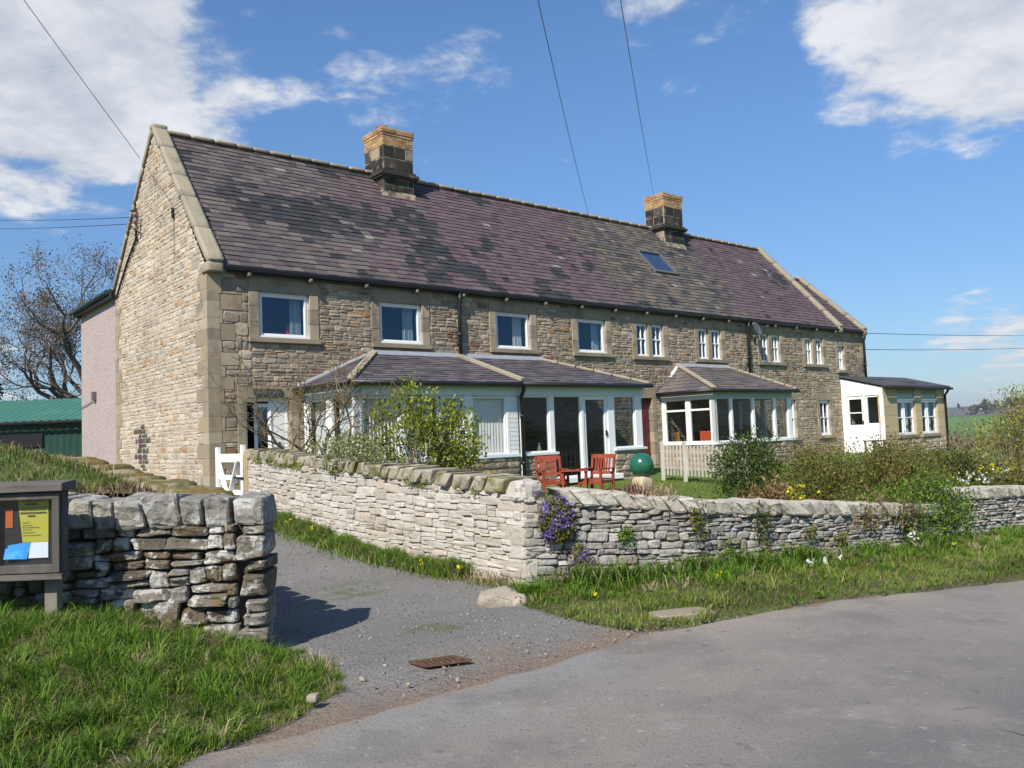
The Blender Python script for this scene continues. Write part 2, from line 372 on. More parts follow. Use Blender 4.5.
def layout(a0, a1, z0, z1, rowh, ln, holes=(), split=.18, limit=None):
    """coursed rubble: rectangles (a0,a1,z0,z1) with the holes cut out"""
    out = []; z = z0
    while z < z1 - .03:
        h = R.uniform(*rowh)
        if z1 - z - h < rowh[0] * .6: h = z1 - z
        b0, b1 = (a0, a1) if limit is None else limit(z + h * .75)
        a = b0
        while a < b1 - .02:
            l = R.uniform(*ln) * (1.25 if R.random() < .2 else 1)
            if b1 - a - l < ln[0] * .6: l = b1 - a
            if h > rowh[0] * 1.25 and R.random() < split:
                m = R.uniform(.38, .62) * h
                rs = [(a, a + l, z, z + m), (a, a + l, z + m, z + h)]
            else: rs = [(a, a + l, z, z + h)]
            for r_ in rs:
                todo = [r_]
                for ho in holes:
                    nx = []
                    for q in todo:
                        if q[1] <= ho[0] or q[0] >= ho[1] or q[3] <= ho[2] or q[2] >= ho[3]: nx.append(q); continue
                        if q[0] < ho[0]: nx.append((q[0], ho[0], q[2], q[3]))
                        if q[1] > ho[1]: nx.append((ho[1], q[1], q[2], q[3]))
                        m0, m1 = max(q[0], ho[0]), min(q[1], ho[1])
                        if q[2] < ho[2]: nx.append((m0, m1, q[2], ho[2]))
                        if q[3] > ho[3]: nx.append((m0, m1, ho[3], q[3]))
                    todo = nx
                out += [q for q in todo if q[1] - q[0] > .05 and q[3] - q[2] > .035]
            a += l
        z += h
    return out

def chip(mb, W, r_, relief=(.015, .045), gap=.009, col=None, mi=0):
    """one squared rubble stone on a wall face: a ragged octagon, bulging outwards"""
    a0, a1, z0, z1 = r_
    g = gap; w = a1 - a0; h = z1 - z0; j = lambda s: R.uniform(-s, s)
    cx = min(.05, w * .18); cz = min(.04, h * .2)
    o = [(a0 + g + cx, z0 + g), (a1 - g - cx, z0 + g), (a1 - g, z0 + g + cz), (a1 - g, z1 - g - cz), (a1 - g - cx, z1 - g), (a0 + g + cx, z1 - g), (a0 + g, z1 - g - cz), (a0 + g, z0 + g + cz)]
    jj = min(.014, h * .09)
    o = [(x + j(jj), z + j(jj)) for x, z in o]
    mx, mz = (a0 + a1) / 2 + j(.1 * w), (z0 + z1) / 2 + j(.1 * h)
    rel = R.uniform(*relief); tx, tz = j(.02) / max(w, .1) * .5, j(.016) / max(h, .08) * .5
    vs = [W.pt(x, -.004, z) for x, z in o]
    ins = R.uniform(.10, .2)
    for x, z in o:
        x2 = x + (mx - x) * ins; z2 = z + (mz - z) * ins * 1.2
        vs.append(W.pt(x2, max(.005, rel + (x2 - mx) * tx + (z2 - mz) * tz + j(.006)), z2))
    vs.append(W.pt(mx, max(.008, rel + R.uniform(0, .014)), mz))
    fs = []
    for k in range(8):
        k2 = (k + 1) % 8; fs.append((k, k2, 8 + k2, 8 + k)); fs.append((8 + k, 8 + k2, 16))
    mb.add(vs, fs, mi, col)

class Path:
    """plan polyline with bottom and top heights: points (x, y, zb, zt); stones face its right-hand side"""
    def __init__(s, pts):
        s.p = [np.array(q, dtype=float) for q in pts]; s.l = [0.]
        for a, b in zip(s.p, s.p[1:]): s.l.append(s.l[-1] + float(np.hypot(*(b - a)[:2])))
        s.L = s.l[-1]
    def at(s, a):
        a2 = min(max(a, 0), s.L)
        for i in range(len(s.p) - 1):
            if a2 <= s.l[i + 1] or i == len(s.p) - 2:
                t = (a2 - s.l[i]) / (s.l[i + 1] - s.l[i]); q = s.p[i] + (s.p[i + 1] - s.p[i]) * t
                d = (s.p[i + 1] - s.p[i])[:2]; d = d / np.hypot(*d)
                q[:2] += d * (a - a2)
                return q, np.array([d[0], d[1], 0]), np.array([d[1], -d[0], 0])
def stone_face(mb, P, rowh, ln, depth=.2, n=4, e=4.5, amp=.07, gap=.01, proud=.0, rows_wave=.25, a0=0, a1=None, ztop=1., split=.2, zlow=0., pv=.02):
    a1 = a1 or P.L
    q, _, _ = P.at((a0 + a1) / 2); hh = q[3] - q[2]
    edges = [zlow]
    while edges[-1] < ztop - .02:
        h = R.uniform(*rowh) / hh
        if ztop - edges[-1] - h < rowh[0] * .7 / hh: h = ztop - edges[-1]
        edges.append(edges[-1] + h)
    ph = [R.uniform(0, 9) for _ in edges]
    def row(k, a):
        v = edges[k]
        if 0 < k < len(edges) - 1:
            v += rows_wave * rowh[0] / hh * (math.sin(a * 2.1 + ph[k]) * .6 + math.sin(a * 5.3 + ph[k] * 2) * .4)
        return v
    for k in range(len(edges) - 1):
        a = a0
        while a < a1 - .02:
            l = R.uniform(*ln) * (1.5 if R.random() < .12 else 1)
            if a1 - a - l < ln[0] * .6: l = a1 - a
            m = a + l / 2; q, t, nrm = P.at(m)
            v0, v1 = row(k, m), row(k + 1, m)
            parts = [(v0, v1)]
            if (v1 - v0) * hh > rowh[0] * 1.3 and R.random() < split:
                c = v0 + (v1 - v0) * R.uniform(.4, .6); parts = [(v0, c), (c, v1)]
            for w0, w1 in parts:
                z0 = q[2] + (q[3] - q[2]) * w0; z1 = q[2] + (q[3] - q[2]) * w1
                dp = depth * R.uniform(.85, 1.1); pr = proud + R.uniform(-pv, pv)
                c = q[:2] + nrm[:2] * (pr - dp / 2)
                rl = R.uniform(-.05, .05); ca, sa = math.cos(rl), math.sin(rl)
                ax = t * ca + np.array([0, 0, sa]); az = -t * sa + np.array([0, 0, ca])
                place_rock(mb, (c[0], c[1], (z0 + z1) / 2), (l - gap * R.uniform(.4, 2), dp, max(.03, z1 - z0 - gap * R.uniform(.4, 1.6))), ax, -nrm, az, n=n, e=e * R.uniform(.75, 1.3), amp=amp)
            a += l
def wall_core(mb, P, th, inset, mi, top=.0, steps=None, ends=(0., 0.)):
    n = steps or max(2, int(P.L / .6)); vs = []
    for i in range(n + 1):
        a = ends[0] + (P.L - ends[0] - ends[1]) * i / n
        q, t, nr = P.at(a); o = q[:2] - nr[:2] * inset; b = q[:2] - nr[:2] * (th - inset)
        vs += [(o[0], o[1], q[2] - .25), (b[0], b[1], q[2] - .25), (b[0], b[1], q[3] - top), (o[0], o[1], q[3] - top)]
    fs = [(0, 1, 2, 3), tuple(4 * n + k for k in (3, 2, 1, 0))]
    for i in range(n):
        for k in range(4):
            k2 = (k + 1) % 4; fs.append((4 * i + k, 4 * i + 4 + k, 4 * i + 4 + k2, 4 * i + k2))
    mb.add(vs, fs, mi)
def coping_row(mb, P, th, wid, hgt, lean=0., over=.03, n=4, e=6., amp=.05, a0=0., a1=None, sink=.02, vary=.25):
    a = a0; a1 = a1 or P.L
    while a < a1 - .03:
        w = R.uniform(*wid)
        if a1 - a - w < wid[0] * .6: w = a1 - a
        q, t, nr = P.at(a + w / 2); h = R.uniform(*hgt)
        le = lean + R.uniform(-.05, .05) * (1 + abs(lean) * 2); ca = 1.
        tl = R.uniform(-.05, .05); ax = t + np.array([0, 0, tl]); az = t * math.tan(le) + np.array([0, 0, 1.])
        c = q[:2] - nr[:2] * (th / 2 + R.uniform(-.015, .015))
        wd = w * (1. if abs(lean) < .2 else 1.0) - .012
        place_rock(mb, (c[0], c[1], q[3] - sink + h * ca / 2), (wd, th + over * 2 + R.uniform(-.03, .03), h), ax, -nr, az, n=n, e=e, amp=amp)
        a += w

# ------------------------------------------------------------------ plants
def leaf_arrays(C, size, out=None, up=.3, asp=.55, droop=0.):
    """leaf quads (folded diamond of 2 tris each side = 4 verts) at centres C"""
    N = len(C); d = rng.normal(size=(N, 3))
    if out is not None: d = d * .6 + out * .8
    d[:, 2] += up; d /= np.linalg.norm(d, axis=1)[:, None]
    s = rng.normal(size=(N, 3)); s -= d * (s * d).sum(1)[:, None]; s /= np.linalg.norm(s, axis=1)[:, None] + 1e-9
    nn = np.cross(d, s); L = (size * rng.uniform(.6, 1.3, N))[:, None]
    b = C; t = C + d * L; m = C + d * L * .5
    l = m + s * L * asp * .5 + nn * L * .12; r_ = m - s * L * asp * .5 + nn * L * .12
    V = np.stack([b, l, t, r_], 1).reshape(-1, 3)
    F = np.arange(N * 4).reshape(-1, 4)
    return V, F
def blob_points(c, r_, N, shell=.55, flat=0.):
    p = rng.normal(size=(N, 3)); p /= np.linalg.norm(p, axis=1)[:, None]
    k = rng.uniform(0, 1, N) ** (1 / 3.); k = shell + (1 - shell) * k if False else np.maximum(k, rng.uniform(0, 1, N) * shell + (1 - shell) * .3)
    return np.array(c) + p * k[:, None] * np.array(r_), p
def bush(name, label, cat, base, blobs, leafmat, N, size, group=None, twigs=40, twigmat='twig', leaf2=None, holes=.42, twig_r=.006, cl=9, spread=.10, asp=.55, up=.25, bare=0):
    """blobs: (offset xyz, radii xyz). Leaves sit in sprays along twigs, so the outline stays ragged"""
    t = thing(name, label, cat, base, 0, group)
    base = np.array(base, dtype=float)
    vol = np.array([r_[0] * r_[1] * r_[2] for _, r_ in blobs]) ** .67; vol /= vol.sum()
    ncl = max(6, N // cl); pts = []; outs = []
    for (o, r_), w in zip(blobs, vol):
        k = max(2, int(ncl * w))
        p, od = blob_points(base + np.array(o), r_, k)
        pts.append(p); outs.append(od)
    P = np.concatenate(pts); O = np.concatenate(outs)
    nz = np.array([mnoise.noise(Vector(p * 2.6)) for p in P])
    keep = nz > (holes - .65); P = P[keep]; O = O[keep]
    keep = P[:, 2] > base[2] + .01; P = P[keep]; O = O[keep]
    tw = MB()
    bl = [base + np.array(o) for o, _ in blobs]
    sel = R.sample(range(len(P)), min(twigs, len(P)))
    for i in sel:
        q = P[i]; b = min(bl, key=lambda u: np.linalg.norm(u - q))
        st = np.array([b[0] * .6 + base[0] * .4 + R.uniform(-.1, .1), b[1] * .6 + base[1] * .4 + R.uniform(-.1, .1), base[2] - .05])
        mid = (st + q) / 2 + np.array([R.uniform(-.1, .1), R.uniform(-.1, .1), .12])
        end = q + O[i] * R.uniform(.02, .16)
        tw.tube([st, mid, end], [twig_r * 1.8, twig_r, twig_r * .4], 4)
    if bare:
        for i in R.sample(range(len(P)), min(bare, len(P))):
            q = P[i]; tw.tube([q - O[i] * .25, q, q + O[i] * R.uniform(.08, .3) + np.array([0, 0, R.uniform(0, .12)])], [twig_r * .8, twig_r * .5, twig_r * .25], 3)
    tw.build('twigs', M[twigmat], t)
    C = np.repeat(P, cl, 0) + rng.normal(size=(len(P) * cl, 3)) * spread
    OO = np.repeat(O, cl, 0)
    if leaf2:
        h = rng.random(len(C)) < leaf2[1]
        V, F = leaf_arrays(C[h], size, OO[h], up, asp); mesh_np('foliage', V, F, M[leaf2[0]], t); C = C[~h]; OO = OO[~h]
    V, F = leaf_arrays(C, size, OO, up, asp)
    mesh_np('foliage', V, F, M[leafmat], t)
    return t

def blades(X, Y, Z, h, w=.006, lean=.5, dirn=None):
    """grass blades: 5 vertices in two pieces (quad + tri as 4-gons with a doubled tip)"""
    N = len(X); a = rng.uniform(0, 2 * np.pi, N); f = rng.uniform(0, 2 * np.pi, N) if dirn is None else dirn + rng.normal(size=N) * .6
    hh = h * rng.uniform(.55, 1.25, N); ln = lean * rng.uniform(.2, 1.3, N)
    ww = w * rng.uniform(.7, 1.4, N)
    B = np.stack([X, Y, Z - .01], 1); S_ = np.stack([np.cos(a), np.sin(a), 0 * a], 1) * ww[:, None]
    D = np.stack([np.cos(f), np.sin(f), 0 * f], 1)
    U = np.array([0, 0, 1.])
    mid = B + U * (hh * .6)[:, None] + D * (hh * ln * .35)[:, None]
    tip = B + U * (hh * np.clip(1 - ln * .35, .3, 1))[:, None] + D * (hh * ln)[:, None]
    V = np.stack([B - S_, B + S_, mid + S_ * .75, mid - S_ * .75, tip], 1).reshape(-1, 3)
    k = np.arange(N) * 5
    T = np.concatenate([np.stack([k, k + 1, k + 2], 1), np.stack([k, k + 2, k + 3], 1), np.stack([k + 3, k + 2, k + 4], 1)])
    return V, T
def tufts(x, y, zf, per, h, w, rad_, lean, m, name='grass', hv=None):
    """grass growing in tussocks: blades fan out from each centre"""
    n = len(x); k = per; X = np.repeat(x, k); Y = np.repeat(y, k); hs = np.repeat(rng.uniform(.55, 1.3, n) * (1 if hv is None else hv), k) * h
    a = rng.uniform(0, 6.28, n * k); r_ = np.abs(rng.normal(size=n * k)) * rad_ * np.repeat(rng.uniform(.6, 1.4, n), k)
    bend = np.repeat(rng.uniform(0, 6.28, n), k)
    X = X + np.cos(a) * r_; Y = Y + np.sin(a) * r_
    f = np.arctan2(np.sin(a) * .8 + np.sin(bend) * .55, np.cos(a) * .8 + np.cos(bend) * .55)
    V, T = blades(X, Y, zf(X, Y), hs, w, lean, f); o = mesh_np(name, V, T, M[m]); tag(o, None, None, kind='stuff'); return o
def join_np(parts):
    V = []; F = []; o = 0
    for v, f in parts: V.append(v); F.append(f + o); o += len(v)
    return np.concatenate(V), np.concatenate(F)
def poly_points(poly, N):
    P = np.array(poly); lo = P.min(0); hi = P.max(0); out = np.zeros((0, 2))
    while len(out) < N:
        q = rng.uniform(lo, hi, size=(N * 2, 2)); out = np.concatenate([out, q[in_poly(q, P)]])
    return out[:N]
def in_poly(q, P):
    x, y = q[:, 0], q[:, 1]; c = np.zeros(len(q), bool); j = len(P) - 1
    for i in range(len(P)):
        xi, yi = P[i]; xj, yj = P[j]
        c ^= ((yi > y) != (yj > y)) & (x < (xj - xi) * (y - yi) / (yj - yi + 1e-12) + xi); j = i
    return c
def n2(x, y, s=1., seed=0.):
    """cheap smooth 2D noise in 0..1"""
    v = np.sin(x * s * 1.3 + seed) * np.cos(y * s * 1.7 + seed * 1.3) + .6 * np.sin(x * s * 2.9 - y * s * 2.3 + seed * 2.1) + .4 * np.cos(x * s * 5.1 + y * s * 4.7 + seed * .7)
    return np.clip(v / 4 + .5, 0, 1)

def grow(mb, p, d, r_, ln, depth, tips, spread=.5, up=.08, seg=3, gnarl=.22, ratio=.72, minr=.004, n=6, kids=(2, 3)):
    pts = [Vector(p)]; rs = [r_]; d = Vector(d).normalized()
    for i in range(seg):
        d = (d + Vector((R.gauss(0, gnarl), R.gauss(0, gnarl), R.gauss(0, gnarl) + up))).normalized()
        pts.append(pts[-1] + d * ln / seg); rs.append(max(minr, r_ * (1 - .35 * (i + 1) / seg)))
    mb.tube(pts, rs, max(3, n), cap=False)
    if depth <= 0:
        tips.append((pts[-1], d)); tips.append((pts[len(pts) // 2], d)); return
    k = R.randint(*kids)
    for i in range(k):
        a = Vector((R.gauss(0, 1), R.gauss(0, 1), R.gauss(0, .8))).normalized()
        nd = (d + a * spread * R.uniform(.7, 1.5)).normalized()
        grow(mb, pts[-1], nd, rs[-1] * R.uniform(.6, .85), ln * ratio * R.uniform(.75, 1.15), depth - 1, tips, spread, up, seg, gnarl, ratio, minr, n - 1, kids)
    if R.random() < .8:
        i = R.randint(1, len(pts) - 2) if len(pts) > 2 else 1
        a = Vector((R.gauss(0, 1), R.gauss(0, 1), R.gauss(0, .6))).normalized()
        grow(mb, pts[i], (d * .5 + a).normalized(), rs[i] * .5, ln * ratio * .8, max(0, depth - 2), tips, spread, up, seg, gnarl, ratio, minr, n - 1, kids)
# ------------------------------------------------------------------ land
CX, CY = .05, 8.87                        # corner where drive wall and road wall meet
WD = np.array([.90, .436]); WN = np.array([-.47, .883])
ROADW = np.array([(CX, CY), (2.0, 9.33), (3.5, 10.2), (5.2, 11.2), (6.4, 12.0), (8.1, 13.15), (16, 18.6)])
DRIVE_E = Vector((CX, CY, 0)) + GX * 7.33  # gate end of the drive wall
EDGE = [(-40, -21), (-12, -3), (-5, 1.9), (-2.9, 3.6), (-1.75, 4.35), (-.9, 4.95), (-.1, 5.62), (.45, 6.2), (.95, 6.58), (1.6, 6.86), (2.72, 7.6), (5.3, 8.75), (8.5, 10.6), (16, 15), (45, 31)]
def lawn_z(xl, yl):
    return .10 + .19 * sst(yl, -10.5, -5) + .14 * sst(yl, -3.2, -1) - .30 * sst(xl, 4, 12) * (1 - sst(yl, -9.5, -4)) - .25 * sst(xl, 20, 40)
def gz(x, y):
    x = np.asarray(x, float); y = np.asarray(y, float)
    xl, yl = loc2(x, y)
    z = .45 * sst(yl, -9.5, -2.5)
    z = z * (1 - sst(xl, -.2, .6)) - .033 * np.maximum(0, x - 2) * sst(xl, -.4, .4) * (x < 20) - .594 * (x >= 20)
    dist = (x - CX) * WN[0] + (y - CY) * WN[1]
    ins = (xl > -.3) * sst(dist, .15, .4) * (xl < 33)
    z = np.where(ins > 0, z * (1 - ins) + (lawn_z(xl, yl) - .16) * ins, z)
    z = np.where((xl >= 33) & (dist > .2), lawn_z(xl, yl), z)
    # rough ground rising beside the barn
    z = z + .9 * sst(-x, 9, 16) * sst(y, 14, 26) * (1 - sst(y, 60, 120))
    r_ = np.hypot(x, y); far = sst(r_, 45, 90)
    zf = -1.6 + 3.9 * sst(r_, 110, 520) + .8 * np.sin(x * .011 + 1) * np.cos(y * .013)
    zf = zf + 0 * x
    return z * (1 - far) + zf * far
def mesh_grid(name, X, Y, Z, m, col=None, parent=None):
    nu, nv = X.shape
    V = np.stack([X, Y, Z], -1).reshape(-1, 3)
    i = np.arange(nu * nv).reshape(nu, nv)
    F = np.stack([i[:-1, :-1], i[1:, :-1], i[1:, 1:], i[:-1, 1:]], -1).reshape(-1, 4)
    a = V[F[:, 1]] - V[F[:, 0]]; b = V[F[:, 3]] - V[F[:, 0]]
    if np.cross(a, b)[:, 2].mean() < 0: F = F[:, ::-1]
    o = mesh_np(name, V, F, m, parent, True)
    if col is not None:
        at = o.data.attributes.new('Col', 'FLOAT_COLOR', 'POINT')
        c = np.ones((len(V), 4), np.float32); c[:, :3] = col.reshape(-1, 3); at.data.foreach_set('color', c.ravel())
    return o
def mixc(a, b, t): return np.array(a) * (1 - t[..., None]) + np.array(b) * t[..., None]

M['ground'] = mat('rough pasture', (.075, .095, .025), [((.10, .14, .03), .25, .45, .6, .8), ((.14, .11, .06), .9, .55, .75, .5)], bump=[(3, .5, .1)])
M['gravel'] = mat('grey gravel', None, [((.075, .072, .069), 48., .54, .63, .7), ((.40, .39, .375), 60., .58, .67, .65), ((.12, .115, .11), 1.6, .5, .75, .35), ((.24, .20, .15), 3.5, .60, .75, .45), ((.36, .35, .33), 19., .62, .70, .45), ((.05, .05, .05), 24., .64, .72, .5)], attr=True, rough=.9, bump=[(48, 1., .03), (16, .7, .03)])
M['tarmac'] = mat('worn tarmac', None, [((.085, .08, .075), 60., .54, .66, .6), ((.33, .315, .295), 75., .58, .68, .6), ((.14, .132, .125), .9, .46, .64, .6), ((.27, .235, .20), .7, .55, .68, .6), ((.36, .335, .31), 13., .63, .69, .55), ((.085, .08, .075), 8., .63, .70, .6), ((.30, .28, .255), 3.2, .58, .72, .45)], attr=True, rough=.88, bump=[(70, .9, .012), (22, .4, .012)])
# ground sheet to the horizon
rr = np.concatenate([np.linspace(.3, 16, 60), np.geomspace(16.4, 7000, 80)])
an = np.linspace(0, 2 * np.pi, 361)
RR, AA = np.meshgrid(rr, an, indexing='ij')
gx_, gy_ = RR * np.sin(AA), RR * np.cos(AA)
def in_strip(x, y):                         # 1 on the road bed
    xl, yl = loc2(x, y)
    return sst(-yl, 10.6, 11.4)
gzz = gz(gx_, gy_) - .05
o = mesh_grid('ground', gx_, gy_, gzz, M['ground']); tag(o, None, None, kind='structure')

# road
def resample(pts, step):
    out = []
    for (a, b) in zip(pts, pts[1:]):
        n = max(1, int(math.hypot(b[0] - a[0], b[1] - a[1]) / step))
        out += [(a[0] + (b[0] - a[0]) * k / n, a[1] + (b[1] - a[1]) * k / n) for k in range(n)]
    return out + [pts[-1]]
E_ = np.array(resample(EDGE, .14))
for _ in range(6): E_[1:-1] = E_[1:-1] * .5 + (E_[:-2] + E_[2:]) * .25
tng = np.gradient(E_, axis=0); tng /= np.linalg.norm(tng, axis=1)[:, None]
nr_ = np.stack([tng[:, 1], -tng[:, 0]], 1)
wv = np.concatenate([np.linspace(0, 1.2, 14), np.linspace(1.35, 6.2, 26)])
jit = .16 * (n2(E_[:, 0], E_[:, 1], 1.3) - .5) + .10 * (n2(E_[:, 0], E_[:, 1], 4.1, 5) - .5) + .05 * (n2(E_[:, 0], E_[:, 1], 9., 3) - .5)
RX = E_[:, None, 0] + nr_[:, None, 0] * (wv[None] + jit[:, None] * (1 - np.minimum(wv, 1))[None].clip(0)); RY = E_[:, None, 1] + nr_[:, None, 1] * (wv[None] + jit[:, None] * (1 - np.minimum(wv, 1))[None].clip(0))
RZ = gz(RX, RY) + .007 + .05 * sst(wv, 0, 2.5)[None] * np.ones_like(RX)
w_ = wv[None] * np.ones_like(RX)
tcol = mixc((.235, .207, .18), (.178, .165, .152), sst(w_ + .9 * (n2(RX, RY, .55) - .5), 1.3, 2.6))
tcol = mixc(tcol, (.285, .245, .20), .75 * (1 - sst(w_ + .4 * (n2(RX, RY, 1.4, 2) - .5), 0, .55)))
tcol = mixc(tcol, (.25, .21, .18), .6 * sst(n2(RX, RY, .8, 5), .62, .85) * (1 - sst(w_, 1.2, 2.5)))
mouth = (1 - sst(RX, .6, 1.6)) * (1 - sst(w_ + .7 * (n2(RX, RY, 1.1, 6) - .5), .15, 1.25))
tcol = mixc(tcol, (.225, .215, .205), mouth * .9)
tcol = mixc(tcol, (.25, .20, .15), .8 * sst(n2(RX, RY, 2.1, 9), .5, .75) * (1 - sst(RX, .8, 1.8)) * (1 - sst(w_, .1, 1.0)))
tcol = mixc(tcol, (.125, .12, .118), .55 * np.exp(-((w_ - 2.6 - .25 * (n2(RX, RY, .5, 3) - .5)) / .32) ** 2) + .4 * np.exp(-((w_ - 4.1) / .4) ** 2))
o = mesh_grid('road', RX, RY, RZ, M['tarmac'], tcol); tag(o, None, None, kind='structure')

# driveway
xs = np.arange(-6.2, 1.6, .07); ys = np.concatenate([np.arange(-14.2, -6, .07), np.arange(-6, 9, .2)])
XL, YL = np.meshgrid(xs, ys, indexing='ij')
DXx = P0.x + DX.x * XL + GX.x * YL; DYy = P0.y + DX.y * XL + GX.y * YL
de = np.min(np.hypot(DXx[..., None] - E_[None, None, ::3, 0], DYy[..., None] - E_[None, None, ::3, 1]), -1)
gcol = mixc((.25, .238, .222), (.20, .19, .178), n2(DXx, DYy, 1.3))
dm = (1 - sst(de + .45 * (n2(DXx, DYy, 2.2, 1) - .5), .15, .75)) * .9
dm = np.maximum(dm, .9 * np.exp(-((DXx - .1) ** 2 / .45 + (DYy - 6.2) ** 2 / .14)) * (n2(DXx, DYy, 3, 4) * 1.4))
gcol = mixc(gcol, (.265, .19, .132), dm.clip(0, 1))
mossm = np.exp(-((DXx + .7) ** 2 / .12 + (DYy - 7.1) ** 2 / .06)) * sst(n2(DXx, DYy, 6, 7), .45, .6) + np.exp(-((DXx + 1.75) ** 2 / .1 + (DYy - 9.0) ** 2 / .3)) * sst(n2(DXx, DYy, 5, 3), .4, .6)
gcol = mixc(gcol, (.11, .13, .03), .8 * mossm.clip(0, 1))
DZ = gz(DXx, DYy) + .004 + .012 * (n2(DXx, DYy, 1.7, 8) - .5) - .02 * sst(-YL, 11.8, 12.6)
o = mesh_grid('driveway', DXx, DYy, DZ, M['gravel'], gcol); tag(o, None, None, kind='structure')

# lawn and beds inside the walls
xs = np.concatenate([np.arange(-.28, 14, .25), np.arange(14, 33.5, .75)]); vs_ = np.linspace(0, 1, 40)
XL, VV = np.meshgrid(xs, vs_, indexing='ij')
y0 = -10.47 - .189 * (XL + .48) + .2
YL = y0 + (.2 - y0) * VV
LX = P0.x + DX.x * XL + GX.x * YL; LY = P0.y + DX.y * XL + GX.y * YL
o = mesh_grid('lawn', LX, LY, lawn_z(XL, YL) + .02 * (n2(LX, LY, 1.5) - .5), M['lawn']); tag(o, None, None, kind='structure')

# left verge with its low mound; right verge
def mound_z(x, y):
    edge = -1.25 - .42 * np.maximum(0, 5.4 - y) - .55 * np.maximum(0, y - 5.6)
    return .40 * sst(edge - x, -.1, 2.0) * (.45 + .55 * sst(y, 3.8, 5.6)) + .03 * (n2(x, y, 2.5) - .5) + .06 * (n2(x, y, 6, 3) - .4) * sst(edge - x, 0, .6)
LEFT_WALL = [(-6.2, 7.3), (-1.95, 6.55)]
uu = np.linspace(0, 1, 70); ww = np.linspace(0, 1, 60)
UU, WW = np.meshgrid(uu, ww, indexing='ij')
# right boundary (u=1) follows the grass edge; left boundary x=-6.4
yb = np.interp(UU, [0, .3, .72, .9, 1], [1.0, 2.6, 4.25, 5.0, 5.55]); yt = 7.35 - .75 * UU - .1
xx = np.interp(UU, [0, .3, .72, .9, 1], [-6.4, -4.2, -1.9, -1.35, -1.08])
xx = xx + .10 * (n2(uu[:, None] * 9, 0 * uu[:, None], 1.7, 3) - .5) + .06 * (n2(uu[:, None] * 30, 0 * uu[:, None], 1.7, 5) - .5); yb = yb + .12 * (n2(uu[:, None] * 12, 0 * uu[:, None], 1.3, 8) - .5)
VX = xx + 0 * WW; VX = VX - WW * np.interp(UU, [0, .7, 1], [0, .18, .75]); VY = yb + (yt - yb) * WW
VZ = gz(VX, VY) + np.maximum(mound_z(VX, VY), -.02) + .012 - .07 * (1 - sst(WW, 0, .05)) - .07 * sst(UU, .97, 1)
o = mesh_grid('verge', VX, VY, VZ, M['soil']); tag(o, None, None, kind='structure')
RV = [(-.02, 8.75), (-.2, 8.2), (.02, 7.65), (.3, 7.12), (.92, 6.62), (1.6, 6.9), (2.72, 7.62), (5.3, 8.8), (8.5, 10.65), (16, 15.05)]
top_ = np.array(resample([(a, b + .12) for a, b in ROADW], .2)); bot_ = np.array(RV)
tt = np.linspace(0, 1, 120) ** 1.3
def along(P, t):
    l = np.concatenate([[0], np.cumsum(np.hypot(*np.diff(P, axis=0).T))]); l /= l[-1]
    return np.stack([np.interp(t, l, P[:, 0]), np.interp(t, l, P[:, 1])], -1)
A_, B_ = along(top_, tt), along(bot_, tt)
kk = np.linspace(0, 1, 26)
VX = A_[:, None, 0] + (B_ - A_)[:, None, 0] * kk; VY = A_[:, None, 1] + (B_ - A_)[:, None, 1] * kk
VZ = gz(VX, VY) + .03 + .01 * (1 - kk[None]) * sst(VX, -.3, .8) + .02 * (n2(VX, VY, 3) - .5) - .016 * kk[None] - .09 * sst(kk[None], .93, 1) - .09 * (1 - sst(tt[:, None], 0, .02))
o = mesh_grid('verge', VX, VY, VZ, M['soil']); tag(o, None, None, kind='structure')
def rv_z(x, y):
    d = (x - CX) * WN[0] + (y - CY) * WN[1]
    return gz(x, y) + .03 + .01 * sst(x, -.3, .8)

# raised bank behind the left walls
aa = np.linspace(0, 12, 50); bb = np.linspace(0, 13, 60)
A2, B2 = np.meshgrid(aa, bb, indexing='ij')
e1 = np.array([-.985, .172]); BX = -2.25 + e1[0] * A2 + GX.x * B2; BY = 6.78 + e1[1] * A2 + GX.y * B2
def bank_h(A, B):
    z = 1.22 + .068 * B * (1 - sst(B, 4, 7)) + .27 * sst(B, 4, 7)
    z = z - .16 * (1 - sst(A, .1, .9)) + .42 * sst(A, .25, 3.0) * sst(B, .6, 3.) * (1 - .45 * sst(B, 3.6, 9)) - .5 * sst(B, 7.5, 12.5) + .10 * (n2(A, B, 1.6, 2) - .5) + .05 * (n2(A, B, 5, 1) - .5)
    return z
BZ = bank_h(A2, B2); BZ[0, :] -= .0; BZ[-1, :] = 0; BZ[:, -1] = .2
M['bank'] = mat('rough bank turf', (.085, .11, .028), [((.06, .11, .018), 1.6, .42, .6, .8), ((.20, .15, .085), 4., .55, .7, .7), ((.17, .085, .06), 2.3, .62, .72, .5)], bump=[(14, .9, .06)])
o = mesh_grid('bank', BX, BY, BZ, M['bank']); tag(o, None, None, kind='structure')

